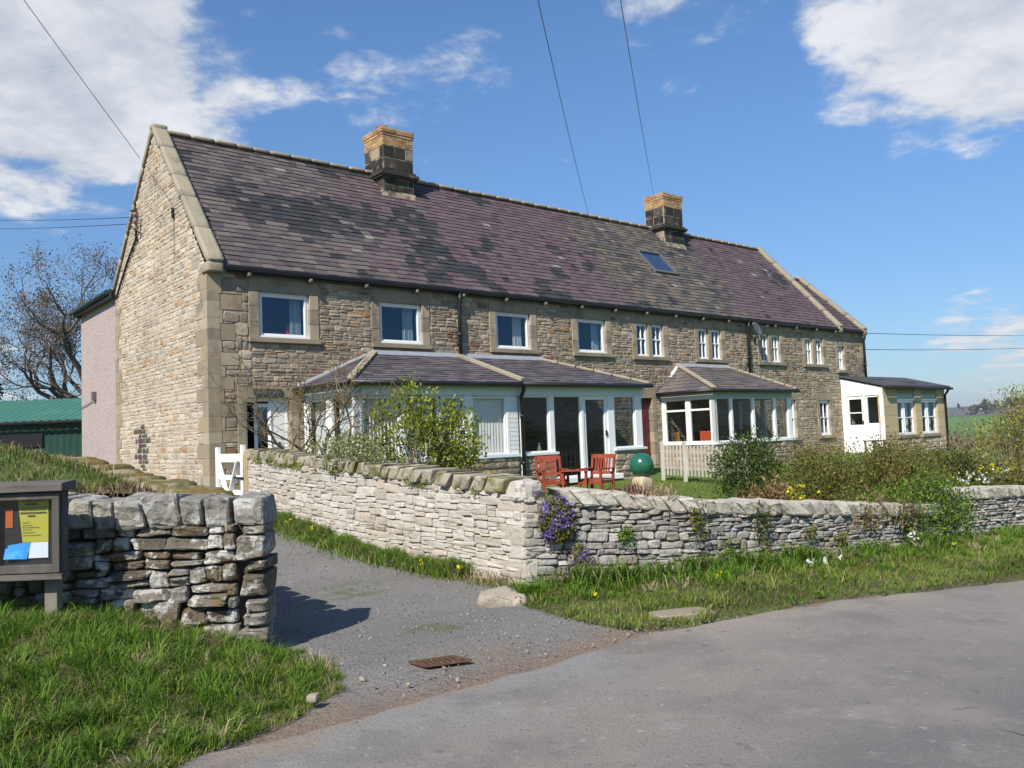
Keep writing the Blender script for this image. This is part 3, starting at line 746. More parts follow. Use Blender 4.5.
# far hills
M['hill'] = mat('heather moor', (.10, .075, .065), [((.055, .065, .04), .004, .45, .6, .8), ((.15, .13, .08), .009, .55, .7, .5)])
M['field'] = mat('spring pasture', (.085, .17, .035), [((.13, .17, .06), .01, .5, .65, .5), ((.07, .13, .03), .03, .5, .7, .4)])
def ridge(name, r0, r1, h, az0, az1, m, seed, n=160):
    az = np.radians(np.linspace(az0, az1, n)); k = np.linspace(0, 1, 14)
    AZ, K = np.meshgrid(az, k, indexing='ij'); Rr = r0 + (r1 - r0) * K
    X = Rr * np.sin(AZ); Y = Rr * np.cos(AZ)
    hh = h(np.degrees(AZ)) * (1 + .12 * np.sin(AZ * 31 + seed) + .06 * np.sin(AZ * 83 + seed * 2))
    Z = -4 + (hh + 4) * np.sin(np.clip(K, 0, 1) * np.pi) ** .8
    o = mesh_grid(name, X, Y, Z, m); tag(o, None, None, kind='structure'); return o
ridge('hills', 1700, 3000, lambda a: 26 + 20 * sst(a, 24, 36) + 10 * sst(-a, 20, 60), -75, 70, M['hill'], 1.)
ridge('hills', 900, 1500, lambda a: 6 + 18 * sst(a, 29.2, 34) , 10, 70, M['hill'], 2.6)
# green field rising beyond the house
az = np.radians(np.linspace(14, 60, 60)); rr2 = np.linspace(95, 560, 40)
AZ, RR2 = np.meshgrid(az, rr2, indexing='ij'); FX, FY = RR2 * np.sin(AZ), RR2 * np.cos(AZ)
o = mesh_grid('field', FX, FY, gz(FX, FY) + .12, M['field']); tag(o, None, None, kind='structure')

# ------------------------------------------------------------------ stone walls
def wall_thing(label, start): return thing('dry_stone_wall', label, 'stone wall', (start[0], start[1], 0))
M['joint_mid'] = mat('weathered earth in the joints', (.13, .11, .085), [((.20, .175, .14), 6., .5, .7, .7), ((.05, .042, .032), 9., .55, .7, .8)], bump=[(30, .6, .02)])
M['orangemoss'] = mat('stone under rusty moss', [(.30, .27, .20), (.26, .235, .17)], [((.16, .10, .02), 3.5, .38, .52, .9), ((.10, .11, .025), 4., .50, .62, .8), ((.45, .43, .38), 9., .62, .7, .7)], bump=[(12, .8, .04), (55, .6, .01)])
# left wall along the verge with its return up the drive
ZL = .02
w = wall_thing('dark lichened dry stone wall behind the notice board, upright coping stones on top', (-1.95, 6.4))
PL_ = Path([(-13.5, 8.6, .0, 1.1), (-8., 7.15, .05, 1.06), (-5.6, 6.42, .05, 1.04)])
P = Path([(-5.6, 6.42, .05, 1.04), (-3.4, 6.24, .03, 1.04), (-1.92, 6.38, -.06, 1.00)])
mb = MB(); wall_core(mb, P, .5, .10, 1, ends=(0, .12))
stone_face(mb, P, (.085, .175), (.11, .30), depth=.34, n=7, e=6.5, amp=.09, gap=.006, a0=.9, a1=P.L - .22, split=.35, rows_wave=.5)
stone_face(mb, P, (.10, .18), (.2, .4), depth=.3, n=3, e=6.5, amp=.08, gap=.006, a0=0, a1=.9)
wall_core(mb, PL_, .5, .10, 1); stone_face(mb, PL_, (.10, .20), (.2, .5), depth=.3, n=3, e=6.5, amp=.08, gap=.006)
z = -.06                                   # big stones at the wall's end
while z < .99:
    h = min(R.uniform(.10, .20), 1.0 - z); wdt = R.uniform(.17, .27)
    q, t, nr = P.at(P.L - wdt / 2)
    place_rock(mb, (q[0] - nr[0] * .2, q[1] - nr[1] * .2, z + h / 2), (wdt, .42, h - .010), t, -nr, np.array([0, 0, 1.]), n=7, e=7., amp=.085); z += h
P2 = Path([(-1.92, 6.42, -.1, 1.02), (-1.92 + GX.x * 3.8, 6.42 + GX.y * 3.8, 0, 1.29), (-1.92 + GX.x * 7, 6.42 + GX.y * 7, .2, 1.44)])
wall_core(mb, P2, .5, .08, 1, ends=(.55, 0))
stone_face(mb, P2, (.12, .22), (.25, .55), depth=.3, n=3, e=6., amp=.08, gap=.012, a0=.3)
mb.build('stonework', [M['drystone_dark'], M['joint']], w)
mb = MB(); coping_row(mb, P, .46, (.15, .27), (.20, .25), -.05, .03, n=7, e=11., amp=.07, a0=.9, sink=.015, vary=1); coping_row(mb, P, .46, (.2, .34), (.2, .25), -.05, .03, n=3, e=11., amp=.07, a1=.9, sink=.015); coping_row(mb, PL_, .46, (.2, .34), (.2, .25), -.05, .03, n=3, e=11., amp=.07, sink=.015)
mb.build('coping', M['darkcope'], w)
mb = MB(); coping_row(mb, P2, .42, (.22, .4), (.14, .2), 0, .05, n=3, e=5., amp=.08, a0=.35, sink=.02)
mb.build('mossy_coping', M['orangemoss'], w, smooth=True)

# pale wall up the drive
w = wall_thing('pale sunlit stone wall running up the drive to the white gate', (CX, CY))
P = Path([(DRIVE_E.x, DRIVE_E.y, .28, 1.38), (CX - .643 * 4, CY + .766 * 4, .05, 1.19), (CX, CY, -.12, .96)])
DRIVE_WALL = P
mb = MB(); wall_core(mb, P, .42, .05, 1)
stone_face(mb, P, (.055, .13), (.12, .36), depth=.2, n=4, e=12., amp=.045, gap=.001, pv=.007, rows_wave=.45, a1=P.L - .02, split=.3)
mb.build('stonework', [M['drystone_light'], M['joint_light']], w)
mb = MB(); coping_row(mb, P, .40, (.15, .26), (.15, .18), .5, .03, n=5, e=14., amp=.05, a0=.02, a1=P.L - .25, sink=.01)
mb.build('coping', M['mosscope'], w)

# wall along the road
w = wall_thing('long grey dry stone wall along the road with purple flowers hanging on it', (CX, CY))
P = Path([(CX, CY, -.1, .93), (2.0, 9.33, -.12, .66), (3.5, 10.2, -.18, .50), (5.2, 11.2, -.25, .33), (6.1, 11.8, -.3, .25)])
P3 = Path([(6.1, 11.8, -.3, .46), (8.25, 13.25, -.4, .34)])
ROAD_WALL = P
mb = MB(); wall_core(mb, P, .42, .06, 1)
stone_face(mb, P, (.042, .10), (.08, .24), depth=.22, n=4, e=6.5, amp=.075, gap=.003, pv=.012, rows_wave=.5, a0=.02, split=.3)
wall_core(mb, P3, .42, .06, 1); stone_face(mb, P3, (.035, .08), (.08, .22), depth=.22, n=4, e=6.5, amp=.075, gap=.007, rows_wave=.3, split=.3)
z = -.12; k = 0                            # squared corner stones
while z < .86:
    h = min(R.uniform(.11, .23), .94 - z); k += 1
    l1, l2 = (R.uniform(.22, .32), .26) if k % 2 else (.16, R.uniform(.3, .46))
    c = np.array([CX, CY]) + np.array([.95, .31]) * (l1 / 2 + .0) + np.array([-.643, .766]) * (l2 / 2 + .0)
    place_rock(mb, (c[0], c[1], z + h / 2), (l1, l2, h - .01), np.array([.95, .31, 0]), np.array([-.643, .766, 0]), np.array([0, 0, 1.]), n=6, e=16., amp=.03, mi=2); z += h
c = np.array([CX, CY]) + WD * .2 + np.array([-.643, .766]) * .2
place_rock(mb, (c[0] - .04, c[1], 1.0), (.36, .40, .25), np.array([.92, .39, 0]), np.array([-.39, .92, 0]), np.array([0, 0, 1.]), n=6, e=5., amp=.14, mi=2)
mb.build('stonework', [M['drystone_grey'], M['joint_mid'], M['drystone_light']], w)
mb = MB(); coping_row(mb, P, .42, (.14, .25), (.16, .19), -.62, .03, n=5, e=14., amp=.05, a0=.45, sink=.02)
coping_row(mb, P3, .42, (.09, .18), (.15, .17), -.55, .03, n=5, e=14., amp=.05, a0=.0, sink=.02)
mb.build('coping', M['palecope'], w)
# ------------------------------------------------------------------ the terrace
FR = Wall((0, 0), (1, 0))                    # front plane
GA = Wall((0, 6.95), (0, -1))                # near gable plane, a = 6.95 - s
house = house_thing('stone_terrace', 'long two storey sandstone terrace under one slate roof with two chimneys', 'house', 0)
EAVE, RIDGE, SR, LEN = 4.95, 8.85, 3.46, 27.7
SL = (RIDGE - 4.84) / (SR + .2)              # roof slope
def roof_h(s): return 4.84 + SL * (s + .2)

def facade_col(a, z, gable=False):
    v = mnoise.noise(Vector((a * .5, z * .5, 3.1 if gable else 0)))
    r_ = R.random()
    if gable:
        base = R.choice([(.46, .38, .285), (.43, .352, .26), (.49, .41, .315), (.40, .325, .243), (.45, .385, .30), (.475, .39, .29)])
        if r_ < .07: base = R.choice([(.37, .245, .14), (.34, .215, .125), (.42, .29, .16)])
        elif r_ < .13: base = (.33, .29, .23)
    else:
        base = R.choice(sand)
        if r_ < .05: base = R.choice([(.27, .14, .075), (.20, .10, .06), (.36, .21, .10)])
        elif r_ < .18: base = R.choice([(.20, .165, .12), (.24, .20, .15)])
    k = 1 + .22 * v + R.uniform(-.08, .08)
    return tuple(c * k for c in base)

wins = []            # (t0, t1, h0, h1)
singles = [(1.11, 2.31), (4.13, 5.36), (7.73, 8.97), (10.79, 11.99)]
twins = [(13.37, 13.92, 14.09, 14.65), (16.48, 17.0, 17.2, 17.74), (20.12, 20.64, 20.84, 21.36), (23.15, 23.66, 23.88, 24.4)]
opens = [(a, b, 3.44, 4.45) for a, b in singles]
for q in twins: opens += [(q[0], q[1], 3.41, 4.46), (q[2], q[3], 3.41, 4.46)]
opens += [(25.55, 26.05, 3.22, 4.17), (23.91, 24.68, .62, 2.0), (21.47, 22.2, .6, 2.02), (13.05, 13.95, 0, 2.1), (.78, 1.8, 0, 2.12)]
surr = [(a - .24, b + .24, 3.32, 4.75) for a, b in singles] + [(q[0] - .22, q[3] + .22, 3.29, 4.74) for q in twins]
surr += [(25.40, 26.2, 3.1, 4.4), (23.72, 24.87, .5, 2.25), (21.28, 22.4, .48, 2.27), (12.87, 14.13, 0, 2.36), (.6, 1.98, 0, 2.36)]

mb = MB()
FR.sheet(mb, 0, LEN, -.6, 4.95, opens, 0., 1)
# quoins at the two corners of the front
quo = []
def quoins(mbq, t_at, side, z0, z1, big=True):
    z = z0; k = 0
    while z < z1 - .05:
        h = min(R.uniform(.24, .36), z1 - z); k += 1
        l = R.uniform(.5, .75) if k % 2 else R.uniform(.28, .4)
        a0, a1 = (t_at, t_at + l) if side > 0 else (t_at - l, t_at)
        g = .006
        FR.box(mbq, a0 + (g if side < 0 else -.012), a1 - (g if side > 0 else -.012), -.25, .012 + R.uniform(0, .012), z + g, z + h - g, 2)
        quo.append((a0 - .01, a1, z, z + h)); z += h
quoins(mb, 0, 1, -.6, 4.9); quoins(mb, LEN, -1, -.6, 4.9)
holes = surr + quo
# large squared blocks near the near corner, smaller rubble beyond
for r_ in layout(.2, .95, -.5, 4.9, (.20, .34), (.3, .62), holes, .35): chip(mb, FR, r_, (.008, .02), .005, facade_col(r_[0], r_[2]))
for r_ in layout(.95, 13.2, 2.0, 4.93, (.065, .165), (.10, .38), holes, .4): chip(mb, FR, r_, (.003, .022), .004, facade_col(r_[0], r_[2]))
for r_ in layout(.95, 13.2, -.5, 2.0, (.08, .18), (.12, .42), holes, .35): chip(mb, FR, r_, (.003, .022), .004, facade_col(r_[0], r_[2]))
for r_ in layout(13.2, LEN, -.5, 4.93, (.07, .16), (.12, .42), holes, .35): chip(mb, FR, r_, (.003, .020), .004, facade_col(r_[0], r_[2]))
mb.build('front_wall', [M['facade'], M['mortar'], M['ashlar']], house)

# near gable: rubble with quoins and dark stain
def glim(z):
    if z < 4.95: return .0, 6.95
    s1 = max(.0, (z - 4.95) / SL * .93 + .02); s2 = 6.95 - max(0, (z - 5.45)) / ((RIDGE - 5.45) / 3.49)
    return 6.95 - s2 + .03, 6.95 - s1 - .05
mb = MB()
gv = [GA.pt(0, 0, -.6), GA.pt(6.95, 0, -.6), GA.pt(6.95, 0, 4.85), GA.pt(3.49, 0, 8.75), GA.pt(0, 0, 5.4)]
mb.add(gv, [(0, 1, 2, 3, 4)], 1)
mb.add([(.35, y, z) for (_, y, z) in gv], [(4, 3, 2, 1, 0)], 1)
gq = []; z = -.6; k = 0
while z < 4.9:
    h = min(R.uniform(.24, .36), 4.9 - z); k += 1
    l = R.uniform(.30, .4) if k % 2 else R.uniform(.5, .7)
    GA.box(mb, 6.95 - l, 6.95 + .022, -.25, .016, z + .004, z + h - .004, 2); gq.append((6.95 - l, 6.96, z, z + h))
    l = R.uniform(.28, .42) if k % 2 == 0 else R.uniform(.5, .62)
    GA.box(mb, 0, l, -.25, .014, z + .004, z + h - .004, 2); gq.append((-.01, l, z, z + h)); z += h
for r_ in layout(0, 6.95, -.5, 8.7, (.075, .17), (.12, .42), gq, .3, glim):
    c = facade_col(r_[0], r_[2], True)
    d = math.hypot((r_[0] + (r_[1] - r_[0]) / 2 - 2.22) / .55, (r_[2] - 1.08) / .50)
    if d < 1 + R.uniform(-.3, .2): c = tuple(q * R.uniform(.7, 1.5) for q in (.065, .058, .05))      # soot stain left by an old flue
    chip(mb, GA, r_, (.002, .013), .004, c)
mb.build('gable_wall', [M['facade'], M['gable_mortar'], M['ashlar']], house)
# hidden walls close the shell
mb = MB(); mb.box(0, LEN, 6.7, 6.95, -.6, 5.4); mb.box(LEN - .3, LEN, .01, 6.7, -.6, 4.9)
mb.add([(25.55, .02, 4.7), (25.55, 6.9, 4.7), (25.55, SR, 8.72)], [(0, 1, 2)]); mb.add([(27.62, .02, 4.7), (27.62, 5.4, 4.7), (27.62, 2.7, 7.55)], [(0, 1, 2)])
mb.build('rear_wall', M['mortar'], house)
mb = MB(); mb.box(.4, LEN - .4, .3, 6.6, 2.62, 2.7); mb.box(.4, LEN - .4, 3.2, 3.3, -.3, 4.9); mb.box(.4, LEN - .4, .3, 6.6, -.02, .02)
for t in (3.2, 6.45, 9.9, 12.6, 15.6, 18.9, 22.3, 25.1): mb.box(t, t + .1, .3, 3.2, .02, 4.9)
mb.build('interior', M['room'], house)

# --- roof
def slates(mb, x0, x1, s0, h0, s1, h1, gauge, wid, colf, side=1, skip=(), lift=.02, thick=.013, xlim=None):
    L_ = math.hypot(s1 - s0, h1 - h0); us, uh = (s1 - s0) / L_, (h1 - h0) / L_; ns, nh = -uh, us
    n = int(L_ / gauge)
    for i in range(n + 1):
        u0 = i * gauge; u1 = min(u0 + gauge * 1.25, L_ + .02)
        xa, xb = (x0, x1) if xlim is None else xlim(u0 / L_)
        x = xa - R.uniform(0, wid[0])
        while x < xb:
            w = R.uniform(*wid); a, b = max(x, xa) + .003, min(x + w, xb) - .003; x += w
            if b - a < .03: continue
            m = (a + b) / 2
            if any(k[0] < m < k[1] and k[2] < u0 + .1 < k[3] for k in skip): continue
            lf = lift + R.uniform(-.004, .008); lb = .004; u0j = u0 + R.uniform(-.012, .008)
            def pt(xx, u, o): return (xx, s0 + us * u + ns * o * side, h0 + uh * u + nh * o * side)
            mb.hexa([pt(a, u0j, lf), pt(b, u0j, lf + R.uniform(-.003, .003)), pt(b, u1, lb), pt(a, u1, lb),
                     pt(a, u0j, lf + thick), pt(b, u0j, lf + thick), pt(b, u1, lb + thick * .6), pt(a, u1, lb + thick * .6)], 0, colf(m, u0))
def slate_col(x, u):
    nz = mnoise.noise(Vector((x * .55, u * .62, 1.))) + .5 * mnoise.noise(Vector((x * 1.7, u * 1.9, 5.)))
    r_ = R.random(); z2 = sst(x + 1.2 * mnoise.noise(Vector((x * .4, u * .5, 9))), 12.3, 14.6) * (1 - sst(x + .7 * mnoise.noise(Vector((0, u * .9, 3))), 18.6, 20.4))
    z1 = 1 - sst(x + 1.6 * mnoise.noise(Vector((0, u * .6, 7))), 3.6, 5.8)
    pur = R.choice([(.110, .074, .081), (.096, .067, .074), (.122, .086, .091), (.084, .062, .068), (.108, .076, .080), (.118, .09, .093)])
    brn = R.choice([(.115, .094, .088), (.132, .108, .098), (.10, .082, .080), (.088, .073, .074), (.135, .112, .102), (.076, .066, .068)])
    mos = R.choice([(.092, .081, .071), (.112, .096, .08), (.13, .108, .083), (.078, .071, .065), (.155, .122, .088), (.105, .092, .082), (.066, .061, .058)])
    c = brn if R.random() < z1 else pur
    if R.random() < z2: c = mos
    if r_ < .92 * float(sst(nz + (0 if x < 8 else -.12 if x < 14 else -.32), -.05, .27)) ** 1.25 : c = R.choice([(.030, .030, .032), (.042, .040, .042), (.036, .035, .038), (.052, .048, .049)])
    elif r_ > .994: c = (.21, .19, .17)
    k = R.uniform(.84, 1.04); return tuple(q * k for q in c)
SKY = (15.98, 17.36, 2.12, 3.45)
mb = MB()
slates(mb, .28, 25.5, -.12, roof_h(-.12), SR, RIDGE, .178, (.20, .34), slate_col, 1, [SKY])
slates(mb, 25.78, 27.42, -.12, 4.92, 2.7, 7.55, .205, (.24, .40), lambda x, u: R.choice([(.075, .052, .06), (.09, .06, .066), (.065, .05, .056), (.10, .07, .072)]))
mb.add([(.1, -.10, roof_h(-.10) - .02), (25.6, -.10, roof_h(-.10) - .02), (25.6, SR, RIDGE - .02), (.1, SR, RIDGE - .02)], [(0, 1, 2, 3)], 1)
mb.add([(.1, SR, RIDGE - .02), (25.6, SR, RIDGE - .02), (25.6, 7.1, 5.3), (.1, 7.1, 5.3)], [(0, 1, 2, 3)], 1)
mb.add([(25.5, -.10, 4.90), (27.6, -.10, 4.90), (27.6, 2.7, 7.53), (25.5, 2.7, 7.53)], [(0, 1, 2, 3)], 1)
mb.add([(25.5, 2.7, 7.53), (27.6, 2.7, 7.53), (27.6, 5.6, 4.7), (25.5, 5.6, 4.7)], [(0, 1, 2, 3)], 1)
roof = mb.build('roof', [M['slate'], M['under']], house)
for (a, b, s_, h_) in ((.30, 25.45, SR, RIDGE), (25.8, 27.4, 2.7, 7.55)):
    x = a; mb = MB()
    while x < b - .05:
        l = min(R.uniform(.42, .62), b - x)
        place_rock(mb, (x + l / 2, s_, h_ + .02), (l - .004, .30, .10), np.array([1, R.uniform(-.006, .006), R.uniform(-.008, .008)]), np.array([0, 1, 0]), np.array([0, 0, 1]), n=4, e=6, amp=.02); x += l
    mb.build('ridge', M['coping'], roof, smooth=True)
# rooflight
mb = MB(); L_ = math.hypot(SR + .12, RIDGE - roof_h(-.12)); us, uh = (SR + .12) / L_, (RIDGE - roof_h(-.12)) / L_
def rp(x, u, o): return (x, -.12 + us * u - uh * o, roof_h(-.12) + uh * u + us * o)
def rbox(mb, x0, x1, u0, u1, o0, o1, mi=0): mb.hexa([rp(x0, u0, o0), rp(x1, u0, o0), rp(x1, u1, o0), rp(x0, u1, o0), rp(x0, u0, o1), rp(x1, u0, o1), rp(x1, u1, o1), rp(x0, u1, o1)], mi)
sx0, sx1, su0, su1 = SKY[0] + .04, SKY[1] - .04, SKY[2] + .06, SKY[3] + .02
for q in ((sx0, sx1, su0, su0 + .1), (sx0, sx1, su1 - .1, su1), (sx0, sx0 + .09, su0 + .1, su1 - .1), (sx1 - .09, sx1, su0 + .1, su1 - .1)): rbox(mb, *q, -.05, .085)
sk = mb.build('rooflight', mat('grey rooflight frame', (.10, .105, .11), rough=.45), house)
mb = MB(); rbox(mb, sx0 + .09, sx1 - .09, su0 + .1, su1 - .1, .045, .052); mb.build('pane', M['skyglass'], sk)
mb = MB(); rbox(mb, sx0 + .09, sx1 - .09, su0 + .1, su1 - .1, -.04, -.03); mb.build('blind', mat('sky pale roof blind', (.50, .57, .63)), sk)  # pale blue tone paints the bright sky that the pane doesn't mirror

# gable copings
def rake(t0, t1, sA, hA, sB, hB, kneel=None, thick=.13, up=.06):
    mb = MB(); n = 6; d = np.array([0, sB - sA, hB - hA]); L_ = np.linalg.norm(d); d /= L_; nn = np.array([0, -d[2], d[1]]) * (1 if sB > sA else -1)
    u = 0
    while u < L_ - .02:
        l = min(R.uniform(.8, 1.3), L_ - u); c = np.array([(t0 + t1) / 2, sA, hA]) + d * (u + l / 2) + nn * (up - thick / 2 + .06)
        place_rock(mb, c, (t1 - t0, l - .003, thick), np.array([1, 0, 0]), d, nn, n=4, e=22., amp=.008); u += l
    if kneel:
        place_rock(mb, (kneel[0], kneel[1], kneel[2]), (t1 - t0 + .01, .36, .22), np.array([1, 0, 0]), np.array([0, 1, 0]), np.array([0, 0, 1]), n=4, e=16, amp=.02)
    return mb.build('gable_coping', M['coping'], house, smooth=True)
rake(-.05, .31, -.13, roof_h(-.13) + .02, SR, RIDGE + .03, (.13, .0, 4.86))
rake(-.05, .31, SR, RIDGE + .03, 7.05, 5.42)
mb = MB(); place_rock(mb, (.13, SR, RIDGE + .10), (.37, .26, .16), np.array([1, 0, 0]), np.array([0, 1, 0]), np.array([0, 0, 1]), n=4, e=6, amp=.03); mb.build('apex_stone', M['coping'], house, smooth=True)
rake(25.46, 25.78, -.15, roof_h(-.15) + .03, SR + .05, RIDGE + .08, (25.61, -.02, 4.86))
rake(27.42, 27.74, -.15, 4.92, 2.75, 7.64, (27.57, -.02, 4.84))

# gutters, brackets, downpipes
mb = MB(); mb.tube([(.33, -.165, 4.88), (25.42, -.165, 4.86)], .058, 8); mb.box(.42, 25.42, -.10, -.06, 4.78, 4.90); mb.tube([(25.82, -.165, 4.86), (27.4, -.165, 4.855)], .058, 8)
mb.build('gutter', M['black'], house)
M['bracket'] = mat('stained bracket stone', (.17, .145, .11), [((.07, .06, .05), 9., .45, .7, .7)])
x = .85
while x < 25.2:
    mb = MB(); place_rock(mb, (x, -.10, 4.755), (.085, .24, .09), np.array([1, 0, 0]), np.array([0, 1, 0]), np.array([0, 0, 1]), n=3, e=7, amp=.03)
    mb.build('eaves_bracket', M['bracket'], house, smooth=True); x += 1.43
def downpipe(x, h0, top=4.62):
    mb = MB(); mb.tube([(x, -.165, top + .2), (x, -.16, top), (x, -.11, top - .12), (x, -.11, top - .3), (x, -.11, h0)], .052, 8)
    for z in np.arange(h0 + .5, top - .5, 1.2): mb.tube([(x, -.11, z), (x, -.11, z + .09)], .068, 8)
    mb.box(x - .06, x + .06, -.12, .0, h0 + .3, h0 + .33)
    mb.build('downpipe', M['black'], house, smooth=True)
downpipe(6.45, 3.2); downpipe(19.2, 3.0); downpipe(27.55, 2.95)

# --- chimneys
def chimney(t0, t1, hb, hc, hs, hbk, htop, pot, flare, s1):
    s0 = 2.74; mb = MB()
    # flared mortar skirt on the front slope
    f0 = roof_h(2.5)
    mb.hexa([(t0 - .08, s0 - flare, roof_h(s0 - flare) - .02), (t1 + .10, s0 - flare, roof_h(s0 - flare) - .02), (t1 + .10, s1, 7.9), (t0 - .08, s1, 7.9),
             (t0 - .03, s0, roof_h(s0) + .14), (t1 + .05, s0, roof_h(s0) + .14), (t1 + .05, s1, hb - .1), (t0 - .03, s1, hb - .1)], 1)
    mb.box(t0, t1, s0, s1, 7.6, hs, 1)
    # sooty blocks, with pale joints between
    def blocks(h0, h1, n, W, a0, a1, skip=.12, off=0.):
        zz = np.linspace(h0, h1, n + 1)
        for k in range(n):
            x = a0 + .02; odd = (k % 2)
            while x < a1 - .05:
                l = R.uniform(.34, .5) if not odd else R.uniform(.3, .62); l = min(l, a1 - .02 - x)
                if a1 - .02 - x - l < .12: l = a1 - .02 - x
                W.box(mb, x + .012, x + l - .012, -.03, .012 + off, zz[k] + .018, zz[k + 1] - .018, 0 if R.random() > skip else 2); x += l
    WF = Wall((0, s0), (1, 0)); WL = Wall((t0, 0), (0, -1)); WR = Wall((t1, 0), (0, 1))
    blocks(hc + .02, hs, 2, WF, t0, t1, .03); blocks(hc + .02, hs, 2, WL, -s1, -s0, .12); blocks(hc + .02, hs, 2, WR, s0, s1, .1)
    blocks(roof_h(s0) + .15, hb - .02, 1 if hb - roof_h(s0) < .45 else 2, WF, t0, t1, .08, .0); blocks(roof_h(s0) + .3, hb - .02, 1, WL, -s1, -s0, .1)
    for q in ((-.09, 0, .05), (-.13, .05, .13), (-.06, .13, .2)):
        mb.box(t0 + q[0], t1 - q[0], s0 + q[0], s1 - q[0], hb + (hc - hb) * q[1] / .2, hb + (hc - hb) * q[2] / .2, 0)
    st = mb.build('chimney', [M['soot'], M['buff'], M['ashlar']], house, bevel=.008)
    mb = MB(); h = hs; k = 0
    while h < htop - .02:                     # brick courses, top two oversailing
        e = .0 if h < hbk else .032; e = .015 if abs(h - hbk) < .04 else e
        for W, a0, a1, in ((WF, t0, t1), (WL, -s1, -s0), (WR, s0, s1)):
            x = a0 - e + (.0 if k % 2 else -.11)
            while x < a1 + e:
                x0, x1 = max(x, a0 - e), min(x + .22, a1 + e)
                if x1 - x0 > .03: W.box(mb, x0 + .004, x1 - .004, -.1, e + .012, h + .005, h + .072)
                x += .225
        h += .076; k += 1
    mb.box(t0 + .02, t1 - .02, s0 + .02, s1 - .02, hs, htop - .03)
    mb.build('brick_top', M['brick'], st)
    if pot:
        mb = MB(); mb.lathe((t0 + .30, s0 + .5, htop - .05), [(.15, 0), (.16, .20), (.185, .21), (.185, .26), (.13, .26), (.12, .0)], 16); mb.build('pot', M['pot'], st, smooth=True)
chimney(6.06, 7.07, 8.60, 8.82, 9.52, 9.80, 10.03, True, .10, 3.76)
chimney(18.38, 19.5, 8.70, 8.90, 9.58, 9.86, 10.08, False, .12, 3.66)

# --- windows
def bars(mb, W, a0, a1, h0, h1, f, c0, c1, mi=0):
    W.box(mb, a0, a1, c0, c1, h0, h0 + f, mi); W.box(mb, a0, a1, c0, c1, h1 - f, h1, mi)
    W.box(mb, a0, a0 + f, c0, c1, h0 + f, h1 - f, mi); W.box(mb, a1 - f, a1, c0, c1, h0 + f, h1 - f, mi)
def stone_surround(win, W, a0, a1, h0, h1, lint=.28, jw=.22, sill=.11, mull=None, h_sill=True):
    mb = MB(); B = lambda *q: W.box(mb, *q)
    B(a0 - jw, a1 + jw, -.26, .026, h1, h1 + lint)
    n = max(2, round((h1 - h0) / .36)); zz = [h0 + (h1 - h0) * k / n for k in range(n + 1)]
    for k in range(n):
        for (p, q) in ((a0 - jw, a0), (a1, a1 + jw)): B(p, q, -.26, .022 + .004 * ((k + (p > a0)) % 2), zz[k] + .003, zz[k + 1] - .003)
    if mull: B(mull[0], mull[1], -.24, .018, h0, h1)
    if h_sill: B(a0 - jw - .02, a1 + jw + .02, -.26, .085, h0 - sill, h0)
    return mb.build('stone_surround', M['ashlar'], win, bevel=.008)
def window(parent, W, lights, h0, h1, hb=(), vb=0, f=.06, sash=.045, setb=.055, gl='glass', curtain=None, name='window', surround=True, mull=None, lint=.28, jw=.22, deep=.12):
    mb = MB()
    for a0, a1 in lights:
        bars(mb, W, a0 + .002, a1 - .002, h0 + .002, h1 - .002, f, -setb - .07, -setb)
        bars(mb, W, a0 + f, a1 - f, h0 + f, h1 - f, sash, -setb - .06, -setb + .012)
        for z in hb: W.box(mb, a0 + f, a1 - f, -setb - .055, -setb + .006, z - .02, z + .02)
        for k in range(vb):
            x = a0 + (a1 - a0) * (k + 1) / (vb + 1); W.box(mb, x - .012, x + .012, -setb - .05, -setb + .004, h0 + f + sash, h1 - f - sash)
        W.box(mb, a0 + .004, a1 - .004, -setb, -setb + .055, h0 + .002, h0 + .05)
    fr = mb.build(name, M['upvc'], parent, bevel=.004)
    mb = MB()
    for a0, a1 in lights: W.quad(mb, a0 + f, a1 - f, -setb - .03, h0 + f, h1 - f)
    mb.build('pane', M[gl], fr)
    if curtain:
        for (a0, a1, m) in curtain:
            mb = MB(); n = 28; vs = []
            for k in range(n + 1):
                a = a0 + (a1 - a0) * k / n; c = -setb - deep - .09 + .022 * math.sin(k * 1.7) + .008 * math.sin(k * 4.1)
                vs += [W.pt(a, c, h0 + .03), W.pt(a, c, h1 - .02)]
            mb.add(vs, [(2 * k, 2 * k + 2, 2 * k + 3, 2 * k + 1) for k in range(n)])
            mb.build('curtain', M[m], fr, smooth=True)
    if surround: stone_surround(fr, W, lights[0][0], lights[-1][1], h0, h1, lint, jw, mull=mull)
    return fr
cu = [[(1.95, 2.22, 'curtain_blue')], [(4.95, 5.25, 'curtain_blue')], [(7.80, 7.93, 'curtain_blue'), (8.53, 8.85, 'curtain')], [(10.86, 11.10, 'curtain_blue'), (11.62, 11.93, 'curtain_blue')]]
for (a, b), c in zip(singles, cu): window(house, FR, [(a, b)], 3.44, 4.45, curtain=c, f=.055)
for q in twins: window(house, FR, [(q[0], q[1]), (q[2], q[3])], 3.41, 4.46, hb=(3.97,), vb=1, mull=(q[1], q[2]), sash=.03, f=.05)
window(house, FR, [(25.55, 26.05)], 3.22, 4.17, hb=(3.7,), vb=1, jw=.14, lint=.22)
window(house, FR, [(23.91, 24.68)], .62, 2.0, hb=(1.33,), vb=1, jw=.18, lint=.25)
window(house, FR, [(21.47, 22.2)], .6, 2.02, hb=(1.33,), vb=1, jw=.18, lint=.25)
